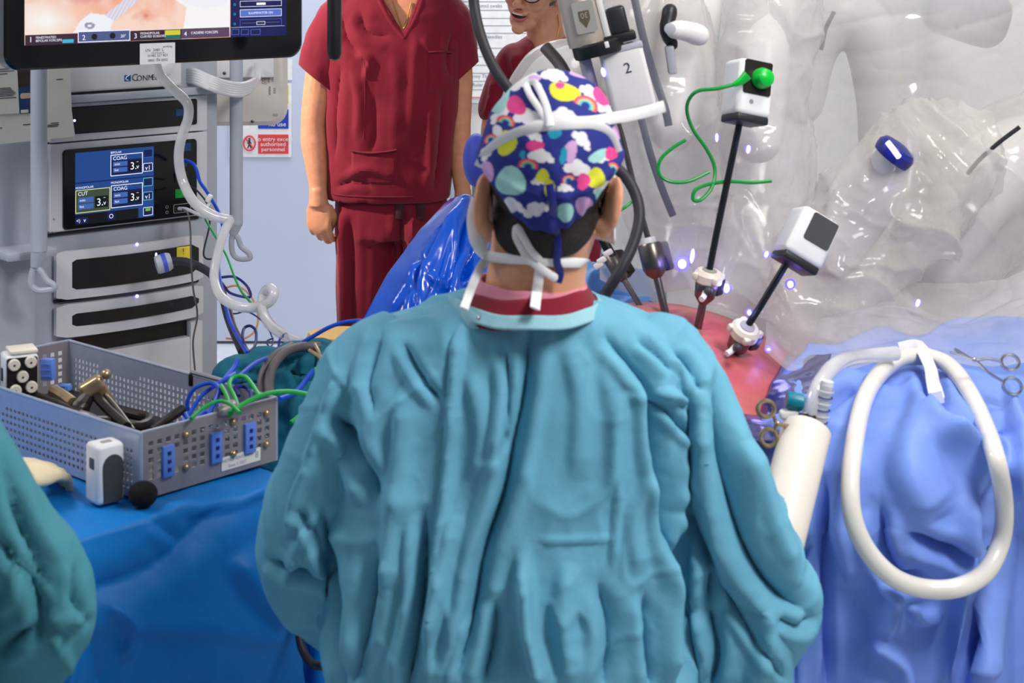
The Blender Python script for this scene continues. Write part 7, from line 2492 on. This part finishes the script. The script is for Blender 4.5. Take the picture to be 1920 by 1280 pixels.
# cream tubular sheath with suction fittings
s0, s1 = P(1512, 806, 2.36), P(1438, 1096, 2.20)
sh = thing('instrument_sheath', 'smooth cream tube holster leaning against the gown sleeve', 'holster', s1)
sax = axis_mat(s0, s1)
ln = (s1 - s0).length
r_ = L(47, 2.34)
obj('barrel', tr(lathe([(r_ * .93, .004), (r_, 0), (r_, .004), (r_ * 1.0, ln), (r_ * .96, ln + .004), (r_ * .90, ln)], 36, False), sax), M['sheath'], sh)
obj('end_cap', tr(lathe([(r_ * .95, ln - .004), (r_ * .95, ln)], 36), sax), M['sheath'], sh)
obj('inside_floor', tr(lathe([(r_ * .92, .010), (r_ * .92, .014)], 30), sax), M['cream'], sh)
yq = 2.36
o = obj('tube_fitting', tr(lathe([(.011, -.012), (.012, -.010), (.012, .010), (.010, .012)], 16), imgframe(1490, 752, yq, 78)  @ Matrix.Rotation(math.radians(90), 4, 'X')), M['teal_cap'])
tag(o, 'teal ribbed end cap standing in the cream holster', 'fitting')
o.rotation_euler = (0, 0, 0)
o2 = obj('white_fitting', tr(rbox((.028, .014, .014), .005, 3), imgframe(1480, 776, yq, 2)), M['white'])
tag(o2, 'white plastic connector at the mouth of the cream holster', 'fitting')
o3 = obj('syringe_barrel', tube([P(1550, 722, yq), P(1540, 765, yq), P(1532, 812, yq)], [.009, .010, .011], 16), M['hose_clear'])
tag(o3, 'clear ribbed barrel standing upright in the cream holster', 'syringe')
obj('cap', tube([P(1552, 714, yq), P(1550, 726, yq)], .0085, 16), M['white'], o3)
for k in range(6):
    a = k / 6
    obj('rib', tr(lathe([(.0112, -.001), (.0122, 0), (.0112, .001)], 16, False), axis_mat(P(1548 - 14 * a, 732 + 70 * a, yq), P(1534, 812, yq))), M['navy_cable'] if k % 2 else M['hose_clear'], o3)
o4 = obj('suction_hose', tube([P(1516, 800, yq), P(1522, 760, yq), P(1540, 715, yq + .02), P(1572, 680, yq + .08), P(1620, 668, 2.56), P(1680, 662, 2.60)], L(15, yq), 16, smooth=7), M['hose_clear'])
tag(o4, 'clear hose running from the cream holster up under the plastic hem', 'hose')
for i, (x, y) in enumerate(((1506, 792), (1520, 796))):
    o5 = obj('wire_coil', join(*[tube([P(x + 9 * math.cos(a), y - k * 7 + 3 * math.sin(a), yq - .012) for a in [2 * math.pi * j / 14 for j in range(14)]], .0016, 6, closed=True) for k in range(3)]), M['steel_dark'])
    tag(o5, ('dark wire coil at the left of the holster mouth', 'dark wire coil at the right of the holster mouth')[i], 'coil', 'wire coils in the holster')
